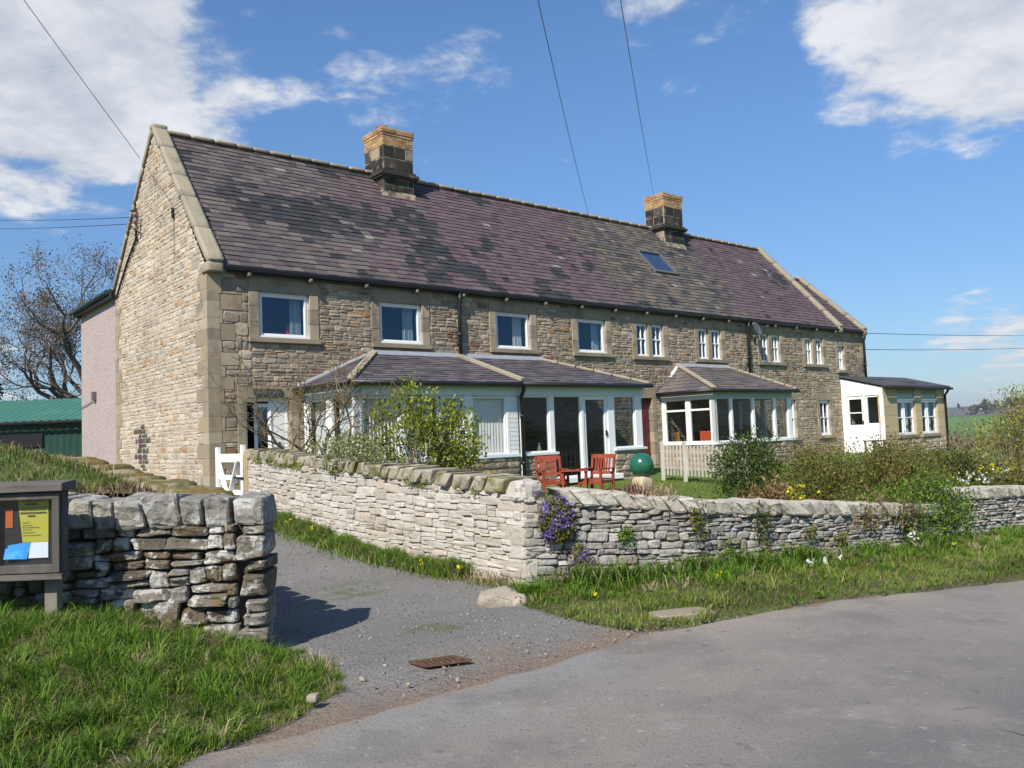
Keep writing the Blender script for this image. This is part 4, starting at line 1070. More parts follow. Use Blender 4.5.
# little red boat ornament on the first sill
mb = MB(); mb.add([(1.86, .30, 3.52), (1.98, .30, 3.52), (1.92, .30, 3.80), (1.86, .31, 3.52), (1.98, .31, 3.52), (1.92, .31, 3.80)], [(0, 1, 2), (5, 4, 3), (0, 3, 4, 1), (1, 4, 5, 2), (2, 5, 3, 0)])
mb.box(1.55, 2.0, .27, .34, 3.49, 3.53)
o = mb.build('toy_boat', mat('red toy sail', (.55, .03, .05)), None); o.location = H(0, 0, 0); o.rotation_euler = (0, 0, TH)
tag(o, 'small red toy sailing boat standing behind the first upstairs window pane', 'ornament')

# front door with its open inner door, the red back door
mb = MB(); bars(mb, FR, .78, 1.8, .0, 2.12, .07, -.18, -.10); FR.box(mb, 1.42, 1.73, -.15, -.11, .05, 2.06); FR.box(mb, 1.36, 1.42, -.18, -.10, .05, 2.06)
dr = mb.build('front_door', M['upvc'], house, bevel=.004)
mb = MB(); WD2 = Wall((1.05, .22), (.93, -.37)); bars(mb, WD2, 0, .36, .06, 2.0, .075, -.04, 0.); mb.build('door_leaf', M['upvc'], dr)
mb = MB(); WD2.quad(mb, .075, .285, -.02, .13, 1.93); mb.build('pane', M['glass'], dr)
mb = MB(); FR.box(mb, 1.55, 1.58, -.11, -.06, 1.02, 1.16); mb.build('handle', M['black'], dr)
stone_surround(dr, FR, .78, 1.8, 0, 2.12, .24, .18, h_sill=False)
mb = MB(); FR.box(mb, 13.07, 13.93, -.2, -.14, .0, 2.08)
for k in range(5): FR.box(mb, 13.10 + k * .166, 13.10 + k * .166 + .15, -.14, -.13, .05, 2.03)
for z in (.3, 1.05, 1.8): FR.box(mb, 13.1, 13.9, -.13, -.115, z, z + .1)
dr = mb.build('plank_door', M['reddoor'], house, bevel=.003); dr['label'] = 'dark red plank door'
stone_surround(dr, FR, 13.05, 13.95, 0, 2.1, .26, .18, h_sill=False)

# wire bracket with insulators on the gable, cable down the rake
mb = MB(); bs = 4.75
mb.tube([(-.06, bs, 6.4), (-.06, bs, 7.25)], .03, 6); 
for z in (6.75, 6.95, 7.15):
    mb.tube([(-.06, bs, z), (-.2, bs - .05, z)], .02, 6)
for z in (6.6, 6.78, 6.95): mb.lathe((-.16, bs - .28, z), [(.02, 0), (.055, .02), (.06, .08), (.03, .11), (.0, .12)], 10, 1)
mb.tube([(-.06, bs, 6.7), (-.16, bs - .30, 6.7)], .018, 6)
mb.tube([(-.05, bs, 6.5), (-.05, 5.6, 6.0), (-.05, 6.3, 5.5), (-.05, 6.7, 5.2)], .028, 6)
mb.build('wire_bracket', [M['black'], mat('brown insulator', (.22, .15, .14), rough=.3)], house, smooth=True)
mb = MB(); mb.tube([(-.05, 1.95, 6.35), (-.05, 1.95, 6.58)], .035, 6); mb.tube([(-.03, 1.95, 6.35), (-.03, 1.95, 5.3)], .006, 5); mb.build('vent_pipe', M['black'], house)

# plaque over the front door
pl = house_thing('house_sign', 'small dark slate name plate fixed above the front door', 'sign', .95, -.05, 2.17)
mb = MB(); FR.box(mb, .95, 1.59, .04, .06, 2.17, 2.31); mb.build('plate', mat('dark slate plate', (.05, .055, .055), rough=.5), pl, bevel=.004)
mb = MB(); x = 1.03
while x < 1.5:
    w = R.uniform(.018, .034)
    if not 1.225 < x < 1.265: FR.box(mb, x, x + w * .35, .06, .062, 2.215, 2.265); FR.box(mb, x, x + w, .06, .062, R.choice([2.215, 2.237, 2.258]), R.choice([2.222, 2.244, 2.265]) + .003)
    x += w + .011
mb.build('lettering', mat('worn pale lettering', (.20, .205, .20)), pl)

# satellite dish
sd = house_thing('satellite_dish', 'satellite dish, shade put into its dark grey, on a bracket beside the middle downpipe under the eaves', 'satellite dish', 19.6, -.02, 4.3)
mb = MB(); V = []; F = []
cn = Vector((19.42, -.34, 4.52)); ax = Vector((.10, -.88, .36)).normalized(); a = ax.cross(Vector((0, 0, 1))).normalized(); b = a.cross(ax)
mb2 = []
for i in range(6):
    r_ = .25 * i / 5
    for k in range(20):
        t = 2 * math.pi * k / 20; p = cn + a * (r_ * math.cos(t)) + b * (r_ * 1.1 * math.sin(t)) + ax * (r_ * r_ * .9); mb2.append(tuple(p))
fs = [(i * 20 + k, i * 20 + (k + 1) % 20, (i + 1) * 20 + (k + 1) % 20, (i + 1) * 20 + k) for i in range(5) for k in range(20)]
mb.add(mb2, fs); o = mb.build('reflector', M['dish'], sd, smooth=True); sm = o.modifiers.new('s', 'SOLIDIFY'); sm.thickness = .012
mb = MB(); mb.tube([(19.7, -.02, 4.2), (19.7, -.2, 4.25), tuple(cn - ax * .02)], .02, 6); mb.tube([tuple(cn - b * .3), tuple(cn + ax * .35 - b * .1)], .012, 6); mb.box(19.65, 19.75, -.05, -.03, 4.1, 4.3); mb.build('bracket_arm', M['black'], sd)
mb = MB(); q = cn + ax * .36 - b * .08; mb.tube([tuple(q), tuple(q + ax * .09)], .03, 8); mb.build('receiver', M['dish'], sd)

# rear extension
re_ = house_thing('rear_extension', 'flat roofed extension in pink pebble render behind the gable', 'extension', 0.02, 6.97)
mb = MB(); mb.box(.03, 6, 6.97, 10.93, -.8, 5.46); mb.build('wall', M['pink'], re_)
mb = MB(); mb.box(-.16, 6.1, 6.9, 11.1, 5.47, 5.50); mb.box(-.15, -.11, 6.9, 11.1, 5.27, 5.468); mb.box(-.15, 6.1, 11.06, 11.1, 5.27, 5.468); mb.tube([(-.22, 6.95, 5.43), (-.22, 11.15, 5.39)], .06, 8); mb.build('flat_roof', mat('dark green grey fascia', (.03, .045, .042), rough=.5), re_)
mb = MB(); mb.box(-.08, .03, 9.15, 9.3, 2.6, 2.85); mb.tube([(.0, 9.2, 2.6), (.0, 10.9, 2.45)], .012, 5); mb.build('wall_lamp', mat('dark lamp', (.12, .11, .10)), re_)
# ------------------------------------------------------------------ glazed extensions
mosc_ = lambda: R.choice([(.12, .105, .095), (.10, .09, .085), (.14, .12, .105), (.085, .078, .076)])
def hip_roof(parent, t0, t1, sf, he, tl, tr, ht, hipL, hipR, ov=.18, gauge=.2, cols=None, name='roof'):
    """lean-to with hipped ends: eave corners t0/t1 on s=sf, top line tl..tr on the wall"""
    cols = cols or (lambda: R.choice([(.10, .088, .093), (.085, .074, .08), (.12, .105, .11), (.07, .062, .068)]))
    e0, e1, se = t0 - (ov if hipL else 0), t1 + (ov if hipR else 0), sf - ov
    mb = MB()
    def xl(v): return (e0 + (tl - e0) * v if hipL else t0, e1 + (tr - e1) * v if hipR else t1)
    slates(mb, e0, e1, se, he, -.02, ht, gauge, (.22, .36), lambda x, u: cols(), 1, xlim=xl, lift=.014, thick=.011)
    def side(xe, xt, sg):
        # slates on a hip end: build along s then map
        m2 = MB()
        L_ = abs(xt - xe)
        n = int(math.hypot(L_, ht - he) / gauge)
        for i in range(n + 1):
            v0, v1 = i / (n + 1), min(1, (i + 1.25) / (n + 1))
            s_a = se * (1 - v0); s = s_a
            while s < -.03:
                w = R.uniform(.22, .36); b = min(s + w, -.02)
                def q(vv, ss, o): return (xe + (xt - xe) * vv - sg * o * .6, max(ss, se * (1 - vv)), he + (ht - he) * vv + o)
                m2.hexa([q(v0, s + .003, .014), q(v0, b - .003, .014), q(v1, b - .003, .002), q(v1, s + .003, .002), q(v0, s + .003, .026), q(v0, b - .003, .026), q(v1, b - .003, .009), q(v1, s + .003, .009)], 0, cols()); s = b
                if b >= -.02: break
        mb.add(m2.v, m2.f, 0); mb.c[-len(m2.c):] = m2.c
    if hipL: side(e0, tl, 1)
    if hipR: side(e1, tr, -1)
    A, B, C_, D_ = (e0, se, he), (e1, se, he), (tr if hipR else t1, -.01, ht), (tl if hipL else t0, -.01, ht)
    dn = lambda p, k=.03: (p[0], p[1], p[2] - k)
    mb.add([A, B, C_, D_] + [dn(p) for p in (A, B, C_, D_)], [(0, 1, 2, 3), (7, 6, 5, 4), (0, 4, 5, 1)], 1)
    if hipL: mb.add([(e0, -.01, he), A, D_], [(0, 1, 2)], 1)
    if hipR: mb.add([B, (e1, -.01, he), C_], [(0, 1, 2)], 1)
    rf = mb.build(name, [M['slate'], M['under']], parent)
    mb = MB()                                # flashing at the wall, hip stones
    mb.bar((D_[0] - .05, -.03, ht + .03), (C_[0] + .05, -.03, ht + .03), .05, .14)
    if hipL and name == 'roof' and cols is not mosc_: mb.bar((e0 + .03, -.03, he + .06), (D_[0] - .04, -.03, ht + .06), .05, .14, up=(0, 1, 0))
    mb.build('flashing', M['lead'], rf)
    up = .045
    for ok, p, q in ((hipL, A, D_), (hipR, B, C_)):
        if ok:
            mb = MB(); p, q = Vector(p) + Vector((0, 0, up)), Vector(q) + Vector((0, 0, up)); n = 6
            for k in range(n): mb.bar(p + (q - p) * (k / n + .004), p + (q - p) * ((k + 1) / n - .004), .17, .07)
            mb.build('hip_tiles', M['coping'], rf, bevel=.02)
    mb = MB(); mb.tube([(e0 - .03, se - .05, he - .03), (e1 + .03, se - .05, he - .045)], .055, 8)
    if hipL: mb.tube([(e0 - .05, se - .03, he - .03), (e0 - .05, -.03, he - .03)], .055, 8)
    if hipR: mb.tube([(e1 + .05, se - .03, he - .03), (e1 + .05, -.03, he - .03)], .055, 8)
    mb.build('gutter', M['black'], parent, smooth=True)
    return rf
def rubble_plinth(mb, W, a0, a1, h0, h1, rowh=(.1, .2)):
    W.box(mb, a0, a1, -.2, 0, h0, h1, 1)
    for r_ in layout(a0, a1, h0, h1, rowh, (.18, .5)): chip(mb, W, r_, (.012, .04), .008, facade_col(r_[0], r_[2] + 4))
def glazing(parent, W, lights, h0, h1, f=.05, c0=-.09, c1=-.02, gl='sunglass', name='window', transom=None, low=.05):
    mb = MB()
    for a0, a1 in lights:
        bars(mb, W, a0, a1, h0, h1, f, c0, c1)
        if transom: W.box(mb, a0 + f, a1 - f, c0, c1, transom - .03, transom + .03)
    fr = mb.build(name, M['upvc'], parent, bevel=.004)
    mb = MB()
    for a0, a1 in lights: W.quad(mb, a0 + f, a1 - f, (c0 + c1) / 2, h0 + f, h1 - f)
    mb.build('pane', M[gl], fr)
    return fr
def posts(parent, W, spans, h0, h1, c0=-.11, c1=0., name='post', mi='upvc'):
    for a0, a1 in spans:
        mb = MB(); W.box(mb, a0, a1, c0, c1, h0, h1); mb.build(name, M[mi], parent, bevel=.005)
SF = -2.3
SW = Wall((0, SF), (1, 0))
M['tiles'] = mat('sunroom floor tiles', (.16, .13, .10), [((.10, .085, .07), 3., .5, .6, .6)], rough=.4)
M['inner'] = mat('sunroom ceiling', (.62, .61, .57))
# first sunroom (blinds)
sr = house_thing('sunroom', 'lean-to sunroom with vertical blinds and a hipped slate roof behind the spring green shrub', 'sunroom', 2.11, SF)
hip_roof(sr, 2.11, 6.42, SF, 2.32, 3.95, 6.42, 3.16, True, False)
LW = Wall((2.11, 0), (0, -1))               # side facing the gable end, a = -s
mb = MB(); rubble_plinth(mb, SW, 2.11, 6.43, -.7, .62); rubble_plinth(mb, LW, .0, 2.3, -.7, .62); mb.build('plinth_wall', [M['facade'], M['mortar']], sr)
mb = MB(); SW.box(mb, 2.09, 6.44, -.14, .035, 2.03, 2.29); LW.box(mb, 0.02, 2.335, -.14, .035, 2.06, 2.29); SW.box(mb, 2.05, 6.44, -.1, .055, .60, .665); LW.box(mb, .02, 2.36, -.1, .055, .60, .665)
mb.build('fascia', M['fascia'], sr, bevel=.004)
posts(sr, SW, [(2.11, 2.27), (3.2, 3.3), (4.2, 4.3), (4.9, 5.1), (6.1, 6.18)], .665, 2.03); posts(sr, LW, [(.02, .14), (1.08, 1.22), (2.2, 2.3)], .665, 2.06)
for a, b in ((2.27, 3.2), (3.3, 4.2), (4.3, 4.9), (5.1, 6.1)): glazing(sr, SW, [(a, b)], .67, 2.02)
for a, b in ((.14, 1.08), (1.22, 2.2)): glazing(sr, LW, [(a, b)], .67, 2.05)
mb = MB(); SW.box(mb, 6.18, 6.44, -.1, -.02, .665, 2.03)
for k in range(13): SW.box(mb, 6.18, 6.44, -.02, -.006, .67 + k * .104, .67 + k * .104 + .092)
mb.build('boarding', M['upvc'], sr)
for x0, x1 in ((5.14, 6.06), (4.34, 4.87), (2.3, 4.1)):
    mb = MB(); x = x0
    while x < x1 - .02:
        an = R.uniform(.2, .4) if x0 > 5 else R.uniform(1.0, 1.35)
        d = .05 * math.cos(an); e = .05 * math.sin(an)
        mb.add([(x, SF + .12 + e, .70), (x + 2 * d, SF + .12 - e, .70), (x + 2 * d, SF + .12 - e, 2.0), (x, SF + .12 + e, 2.0)], [(0, 1, 2, 3)]); x += .086
    mb.build('vertical_blind', M['blind'], sr)
mb = MB()
for x0, x1 in ((.18, .9), (1.3, 2.1)):
    n = 24; vs = []
    for k in range(n + 1):
        a = x0 + (x1 - x0) * k / n; vs += [LW.pt(a, -.2 + .02 * math.sin(k * 1.9), .7), LW.pt(a, -.2 + .02 * math.sin(k * 1.9), 2.02)]
    mb.add(vs, [(2 * k, 2 * k + 2, 2 * k + 3, 2 * k + 1) for k in range(n)])
mb.build('net_curtain', M['curtain'], sr, smooth=True)
mb = MB(); mb.box(2.2, 6.4, SF + .1, -.08, 2.22, 2.26, 0); mb.build('ceiling', M['inner'], sr)
mb = MB(); mb.box(2.2, 6.4, SF + .1, -.08, .0, .05); mb.build('floor', M['tiles'], sr)
mb = MB(); mb.box(6.40, 6.46, SF + .1, -.08, .05, 2.22); mb.build('party_wall', M['inner'], sr)
mb = MB(); mb.tube([(6.49, SF - .2, 2.24), (6.49, SF - .19, 2.16), (6.5, SF - .08, 2.0), (6.5, SF - .08, -.6)], .045, 8)
for z in (.4, 1.5): mb.tube([(6.5, SF - .08, z), (6.5, SF - .08, z + .08)], .06, 8)
mb.build('downpipe', M['black'], sr, smooth=True)
# second sunroom (door)
s2 = house_thing('sunroom', 'lean-to sunroom with a white glazed door behind the red garden chairs', 'sunroom', 6.45, SF)
hip_roof(s2, 6.45, 10.82, SF, 2.32, 6.45, 9.3, 3.16, False, True)
mb = MB(); mb.bar((6.43, SF - .24, 2.39), (6.43, -.02, 3.22), .12, .10); mb.bar((6.49, SF - .2, 2.37), (6.49, -.02, 3.2), .05, .06); mb.build('party_coping', M['coping'], s2, bevel=.02)
RW = Wall((10.82, SF), (0, 1))
mb = MB(); rubble_plinth(mb, SW, 6.56, 7.6, -.7, .62); mb.build('plinth_wall', [M['facade'], M['mortar']], s2); mb = MB(); rubble_plinth(mb, SW, 9.7, 10.83, -.7, .62); rubble_plinth(mb, RW, .0, 2.3, -.7, .62); mb.build('plinth_wall', [M['facade'], M['mortar']], s2)
mb = MB(); SW.box(mb, 6.445, 10.86, -.14, .035, 2.03, 2.29); RW.box(mb, 0, 2.28, -.14, .035, 2.04, 2.29); SW.box(mb, 6.56, 7.66, -.1, .075, .60, .66); SW.box(mb, 9.68, 10.9, -.1, .075, .60, .66); RW.box(mb, 0, 2.28, -.1, .055, .60, .66)
mb.build('fascia', M['fascia'], s2, bevel=.004)
posts(s2, SW, [(6.52, 6.57), (7.45, 7.6), (8.53, 8.62), (9.5, 9.74), (10.56, 10.82)], .0, 2.03); posts(s2, RW, [(1.1, 1.2), (2.2, 2.28)], .66, 2.04)
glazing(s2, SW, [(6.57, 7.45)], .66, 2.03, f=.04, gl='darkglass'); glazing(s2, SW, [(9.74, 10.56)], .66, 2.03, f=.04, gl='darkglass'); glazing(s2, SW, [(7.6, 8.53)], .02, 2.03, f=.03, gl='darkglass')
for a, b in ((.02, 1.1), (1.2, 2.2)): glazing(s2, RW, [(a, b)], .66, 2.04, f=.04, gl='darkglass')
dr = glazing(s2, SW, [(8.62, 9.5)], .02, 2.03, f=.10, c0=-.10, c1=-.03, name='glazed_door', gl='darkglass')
mb = MB(); SW.box(mb, 9.41, 9.44, -.03, .02, 1.0, 1.14); mb.build('handle', M['black'], dr)
mb = MB(); SW.box(mb, 7.55, 9.8, -.3, .18, -.12, .015); mb.build('door_step', M['whitepaint'], s2, bevel=.01)
mb = MB(); mb.box(6.5, 10.75, SF + .1, -.08, 2.22, 2.26); mb.build('ceiling', M['inner'], s2)
mb = MB(); mb.box(6.5, 10.75, SF + .1, -.08, -.04, .02); mb.build('floor', M['tiles'], s2)
vs_ = house_thing('vase', 'small pale vase on the window board of the sunroom beside the black downpipe', 'vase', 7.25, SF + .22, .66)
mb = MB(); mb.lathe((7.25, SF + .22, .67), [(.0, 0), (.045, .0), (.07, .07), (.05, .14), (.03, .18), (.045, .22), (.03, .22), (.0, .1)], 14); mb.build('body', mat('pale glazed pot', (.55, .50, .42), rough=.4), vs_, smooth=True)
mb = MB(); mb.box(6.6, 7.45, SF + .1, SF + .32, .62, .665); mb.build('window_board', M['upvc'], s2)
# porch
PS = -2.05
PW = Wall((0, PS), (1, 0)); PL = Wall((14.37, 0), (0, -1)); PR = Wall((18.55, PS), (0, 1))
po = house_thing('porch', 'fully glazed white porch with hipped slate roof behind the picket fence', 'porch', 14.37, PS)
hip_roof(po, 14.37, 18.55, PS, 2.24, 15.3, 18.0, 3.14, True, True, ov=.16, cols=mosc_)
mb = MB(); rubble_plinth(mb, PW, 14.37, 18.55, -.7, .6); rubble_plinth(mb, PL, 0, 2.05, -.7, .6); rubble_plinth(mb, PR, 0, 2.05, -.7, .6); mb.build('plinth_wall', [M['facade'], M['mortar']], po)
mb = MB(); PW.box(mb, 14.36, 18.57, -.12, .03, 1.99, 2.2); PR.box(mb, 0, 2.03, -.12, .03, 1.99, 2.2); mb.build('fascia', mat('blue grey fascia', (.36, .41, .42), rough=.5), po, bevel=.004)
mb = MB(); PL.box(mb, 0.02, 2.05, -.12, .025, 2.0, 2.2); PL.box(mb, .02, 2.08, -.1, .05, .59, .67); PW.box(mb, 14.34, 18.6, -.1, .06, .59, .67); PR.box(mb, 0, 2.03, -.1, .05, .59, .67)
mb.bar((14.30, -.02, 2.2), (15.22, -.02, 3.12), .06, .2, up=(0, 1, 0)); mb.build('white_trim', M['upvc'], po, bevel=.004)
posts(po, PW, [(14.37, 14.5), (15.2, 15.3), (16.35, 16.46), (17.54, 17.65), (18.36, 18.55)], .67, 1.99); posts(po, PL, [(.02, .14), (.98, 1.1), (1.9, 2.05)], .67, 2.0); posts(po, PR, [(1., 1.1), (1.95, 2.03)], .67, 1.99)
for a, b in ((14.5, 15.2), (15.3, 16.35), (16.46, 17.54), (17.65, 18.36)): glazing(po, PW, [(a, b)], .67, 1.99, f=.025, gl='porchglass')
for a, b in ((.14, .98), (1.1, 1.9)): glazing(po, PL, [(a, b)], .67, 2.0, f=.035, transom=1.66, gl='porchglass')
for a, b in ((.02, 1.), (1.1, 1.95)): glazing(po, PR, [(a, b)], .67, 1.99, f=.03, gl='porchglass')
mb = MB(); mb.box(14.5, 18.4, PS + .1, -.08, 2.16, 2.2); mb.build('ceiling', M['inner'], po)
mb = MB(); mb.box(14.5, 18.4, PS + .1, -.08, .0, .05); mb.build('floor', M['tiles'], po)
# furniture glimpsed inside the porch
def small_chair(t, s, rz, m, label):
    r_ = thing('dining_chair', label, 'chair', tuple(H(t, s, .05)), TH + rz, None, shift=(0, 0, 0))
    mb = MB(); mb.box(-.21, .21, -.2, .22, .43, .47); mb.build('seat', m, r_, bevel=.01)
    mb = MB(); mb.box(-.21, .21, .2, .235, .62, .95); mb.build('backrest', m, r_, bevel=.015)
    for x in (-.18, .18):
        for y in (-.17, .2): 
            mb = MB(); mb.box(x - .02, x + .02, y - .02, y + .02, 0, .95 if y > 0 else .43); mb.build('leg', m, r_)
orange = mat('orange red chair', (.60, .09, .03), rough=.5)
small_chair(14.75, -1.45, 2.2, orange, 'orange red chair just inside the porch side window')
small_chair(15.35, -.85, -.7, mat('dark red chair', (.18, .02, .02)), 'dark red chair deep inside the glazed porch')
small_chair(16.9, -1.5, .4, mat('crimson chair', (.35, .03, .03)), 'crimson chair behind the third front pane of the porch')
small_chair(14.75, -.55, .9, mat('ochre chair', (.42, .24, .05)), 'ochre chair by the house wall inside the porch')
# end porch
ES = -1.72
EL = Wall((25.6, 0), (0, -1)); EF = Wall((0, ES), (1, 0)); ER = Wall((31.1, ES), (0, 1))
ep = house_thing('end_porch', 'low stone sunroom with a white boarded door at the end of the terrace', 'porch', 25.6, ES)
mb = MB()
EF.sheet(mb, 25.6, 31.1, -.7, 2.47, [(26.72, 28.25, .5, 2.16), (28.85, 30.33, .5, 2.16)], 0, 1)
for r_ in layout(25.6, 31.1, -.6, .36, (.12, .22), (.2, .5)): chip(mb, EF, r_, (.01, .035), .008, facade_col(r_[0], r_[2], True))
for (a, b) in ((25.6, 26.7), (28.27, 28.83), (30.35, 31.1)):
    z = .36
    while z < 2.44:
        h = min(R.uniform(.26, .4), 2.46 - z); EF.box(mb, a, b, -.22, .02 + R.uniform(0, .008), z + .004, z + h - .004, 2); z += h
ER.box(mb, 0, 1.7, -.2, 0, -.7, 2.46, 1); mb.box(27.7, 31.1, -.02, .2, -.7, 2.85, 1)
mb.build('stone_wall', [M['facade'], M['mortar'], mat('buff dressed stone', [(.46, .36, .22), (.50, .40, .26), (.42, .33, .21), (.48, .37, .22)], [((.32, .22, .11), 2.5, .55, .75, .6)], bump=[(15, .4, .015)])], ep)
for a, b in ((26.72, 28.25), (28.85, 30.33)):
    w_ = window(ep, EF, [(a, a + (b - a) * .42), (a + (b - a) * .42, b)] , .5, 1.9, hb=(1.2,), f=.07, sash=.03, setb=.06, surround=False, curtain=[(a + .9, b - .1, 'curtain')])
    mb = MB(); EF.box(mb, a, b, -.14, -.03, 1.9, 2.16); mb.build('blue_head', mat('blue grey boarding', (.35, .42, .44), rough=.5), w_)
    mb = MB(); EF.box(mb, a - .1, b + .1, -.2, .07, .38, .495); mb.build('sill', M['ashlar'], w_, bevel=.01)
mb = MB()                                    # white side with boarding above
EL.box(mb, .02, 1.72, -.1, 0, 2.12, 2.3)
mb.add([EL.pt(.02, .0, 2.3), EL.pt(1.72, .0, 2.3), EL.pt(1.72, 0, 2.42), EL.pt(.02, 0, 2.86)], [(0, 1, 2, 3)])
for k in range(12): EL.box(mb, .06 + k * .138, .06 + k * .138 + .128, 0, .012, 2.13, min(2.84 - k * .035, 2.82 - (.06 + k * .138) * .255))
EL.box(mb, .02, .2, -.1, .01, -.3, 2.12); EL.box(mb, 1.58, 1.72, -.1, .01, -.3, 2.12); EL.box(mb, .2, 1.58, -.1, -.0, -.3, .08); EL.box(mb, 1.0, 1.58, -.1, 0, .08, .98); EL.box(mb, .93, 1.0, -.1, .008, .08, 2.12)
mb.build('white_boarding', M['whitepaint'], ep, bevel=.004)
mb = MB(); bars(mb, EL, .2, .93, .08, 2.1, .1, -.09, -.02); EL.box(mb, .3, .83, -.085, -.03, .18, .98); EL.box(mb, .2, .28, -.06, .004, .08, 2.1)
dr = mb.build('door', M['whitepaint'], ep, bevel=.004)
mb = MB(); EL.quad(mb, .3, .83, -.05, .98, 2.0); mb.build('pane', M['sunglass'], dr)
mb = MB(); EL.box(mb, .3, .83, -.055, -.035, 1.44, 1.48); mb.build('glazing_bar', M['whitepaint'], dr)
mb = MB(); EL.box(mb, .86, .89, -.02, .03, 1.0, 1.14); mb.build('handle', M['black'], dr)
gw = glazing(ep, EL, [(1.02, 1.57)], .98, 2.1, f=.045)
mb = MB(); sl_ = (2.92 - 2.40) / 1.95
def ez(s): return 2.94 + sl_ * s
mb.hexa([(25.5, ES - .2, ez(ES - .2)), (31.3, ES - .2, ez(ES - .2)), (31.3, -.0, ez(0)), (25.5, -.0, ez(0)), (25.5, ES - .2, ez(ES - .2) + .06), (31.3, ES - .2, ez(ES - .2) + .06), (31.3, 0, ez(0) + .06), (25.5, 0, ez(0) + .06)])
for t, u in ((26.6, -.55), (28.4, -1.1)): mb.hexa([(t, u - .3, ez(u - .3) + .061), (t + .9, u - .3, ez(u - .3) + .061), (t + .9, u, ez(u) + .061), (t, u, ez(u) + .061), (t, u - .3, ez(u - .3) + .1), (t + .9, u - .3, ez(u - .3) + .1), (t + .9, u, ez(u) + .1), (t, u, ez(u) + .1)])
mb.build('roof', mat('dark grey felt roof', (.055, .056, .06), [((.10, .10, .10), 2., .5, .75, .6)], rough=.7), ep)
mb = MB(); mb.tube([(25.5, ES - .26, 2.40), (31.35, ES - .26, 2.38)], .055, 8); mb.build('gutter', M['black'], ep, smooth=True)
mb = MB(); mb.tube([(30.98, ES - .26, 2.36), (30.98, ES - .2, 2.25), (30.98, ES - .09, 2.1), (30.98, ES - .09, -.6)], .05, 8); mb.build('downpipe', M['black'], ep, smooth=True)
mb = MB(); mb.box(25.75, 31, ES + .12, -.05, -.02, .03); mb.build('floor', M['tiles'], ep)
mb = MB(); mb.box(27.7, 31, -.06, -.03, .03, 2.7); mb.build('inner_wall', M['inner'], ep)
# low table by the end porch door
tb = thing('garden_table', 'small dark topped garden table by the white door of the end porch', 'table', tuple(H(24.95, -1.6, -.25)), TH, None, shift=(0, 0, 0))
mb = MB(); mb.box(-.4, .4, -.25, .25, .58, .62); mb.build('table_top', mat('dark table top', (.06, .045, .035)), tb, bevel=.01)
for x in (-.34, .34):
    for y in (-.2, .2):
        mb = MB(); mb.box(x - .03, x + .03, y - .03, y + .03, 0, .58); mb.build('leg', M['twig'], tb)
# ------------------------------------------------------------------ things around the house
def gzf(x, y): return float(gz(np.array([x]), np.array([y]))[0])
# notice board
nb = thing('notice_board', 'weathered grey wooden notice board with glass doors standing in the grass before the dark wall', 'notice board', (-3.6, 5.85, .25))
X0, X1, ZB, ZT, YF, YB = -4.22, -3.165, .775, 1.335, 5.80, 5.90
mb = MB(); mb.box(X0, X1, YB - .02, YB, ZB, ZT)
mb.box(X0, X1, YF + .02, YB - .02, ZB, ZB + .03); mb.box(X0, X1, YF + .02, YB - .02, ZT - .03, ZT); mb.box(X0, X0 + .025, YF + .02, YB - .02, ZB + .03, ZT - .03); mb.box(X1 - .025, X1, YF + .02, YB - .02, ZB + .03, ZT - .03)
mb.build('case', M['boardwood'], nb, bevel=.004)
mb = MB(); mb.box(X0 + .03, X1 - .03, YB - .026, YB - .021, ZB + .035, ZT - .035); mb.build('backing', M['casein'], nb)
mb = MB(); mb.hexa([(X0 - .05, YF - .05, ZT + .004), (X1 + .035, YF - .05, ZT + .004), (X1 + .035, YB + .04, ZT + .004), (X0 - .05, YB + .04, ZT + .004), (X0 - .05, YF - .05, ZT + .06), (X1 + .035, YF - .05, ZT + .06), (X1 + .035, YB + .04, ZT + .075), (X0 - .05, YB + .04, ZT + .075)]); mb.build('top_board', M['boardwood_h'], nb, bevel=.006)
mb = MB(); mb.box(X0 - .02, X1 + .01, YF - .01, YB, ZB - .045, ZB - .003); mb.build('bottom_board', M['boardwood_h'], nb, bevel=.005)
xm = (X0 + X1) / 2
def case_door(x0, x1, hand):
    mb = MB(); y0, y1 = YF - .012, YF + .016
    mb.box(x0, x1, y0, y1, ZB + .004, ZB + .062); mb.box(x0, x1, y0, y1, ZT - .05, ZT - .004)
    mb.box(x0, x0 + .05, y0 + .001, y1, ZB + .062, ZT - .05); mb.box(x1 - .05, x1, y0 + .001, y1, ZB + .062, ZT - .05)
    d = mb.build('case_door', M['boardwood'], nb, bevel=.003)
    mb = MB(); mb.add([(x0 + .05, YF + .004, ZB + .062), (x1 - .05, YF + .004, ZB + .062), (x1 - .05, YF + .004, ZT - .05), (x0 + .05, YF + .004, ZT - .05)], [(0, 1, 2, 3)]); mb.build('pane', M['caseglass'], d)
    mb = MB(); mb.box(hand - .03, hand + .02, YF - .026, YF - .012, 1.035, 1.052); mb.build('latch', M['lead'], d)
case_door(X0 + .01, xm - .003, xm - .04); case_door(xm + .003, X1 - .008, xm + .055)
for x in (X1 - .13, X0 + .1):
    mb = MB(); mb.box(x - .045, x + .045, YB + .001, YB + .08, .05, ZT - .02); mb.build('post', mat('pale post', (.20, .175, .145), [((.09, .08, .07), 7., .5, .75, .7)], stretch=(1, 1, .2), bump=[(20, .5, .006)]) if x > -3.5 else M['boardwood'], nb, bevel=.006)
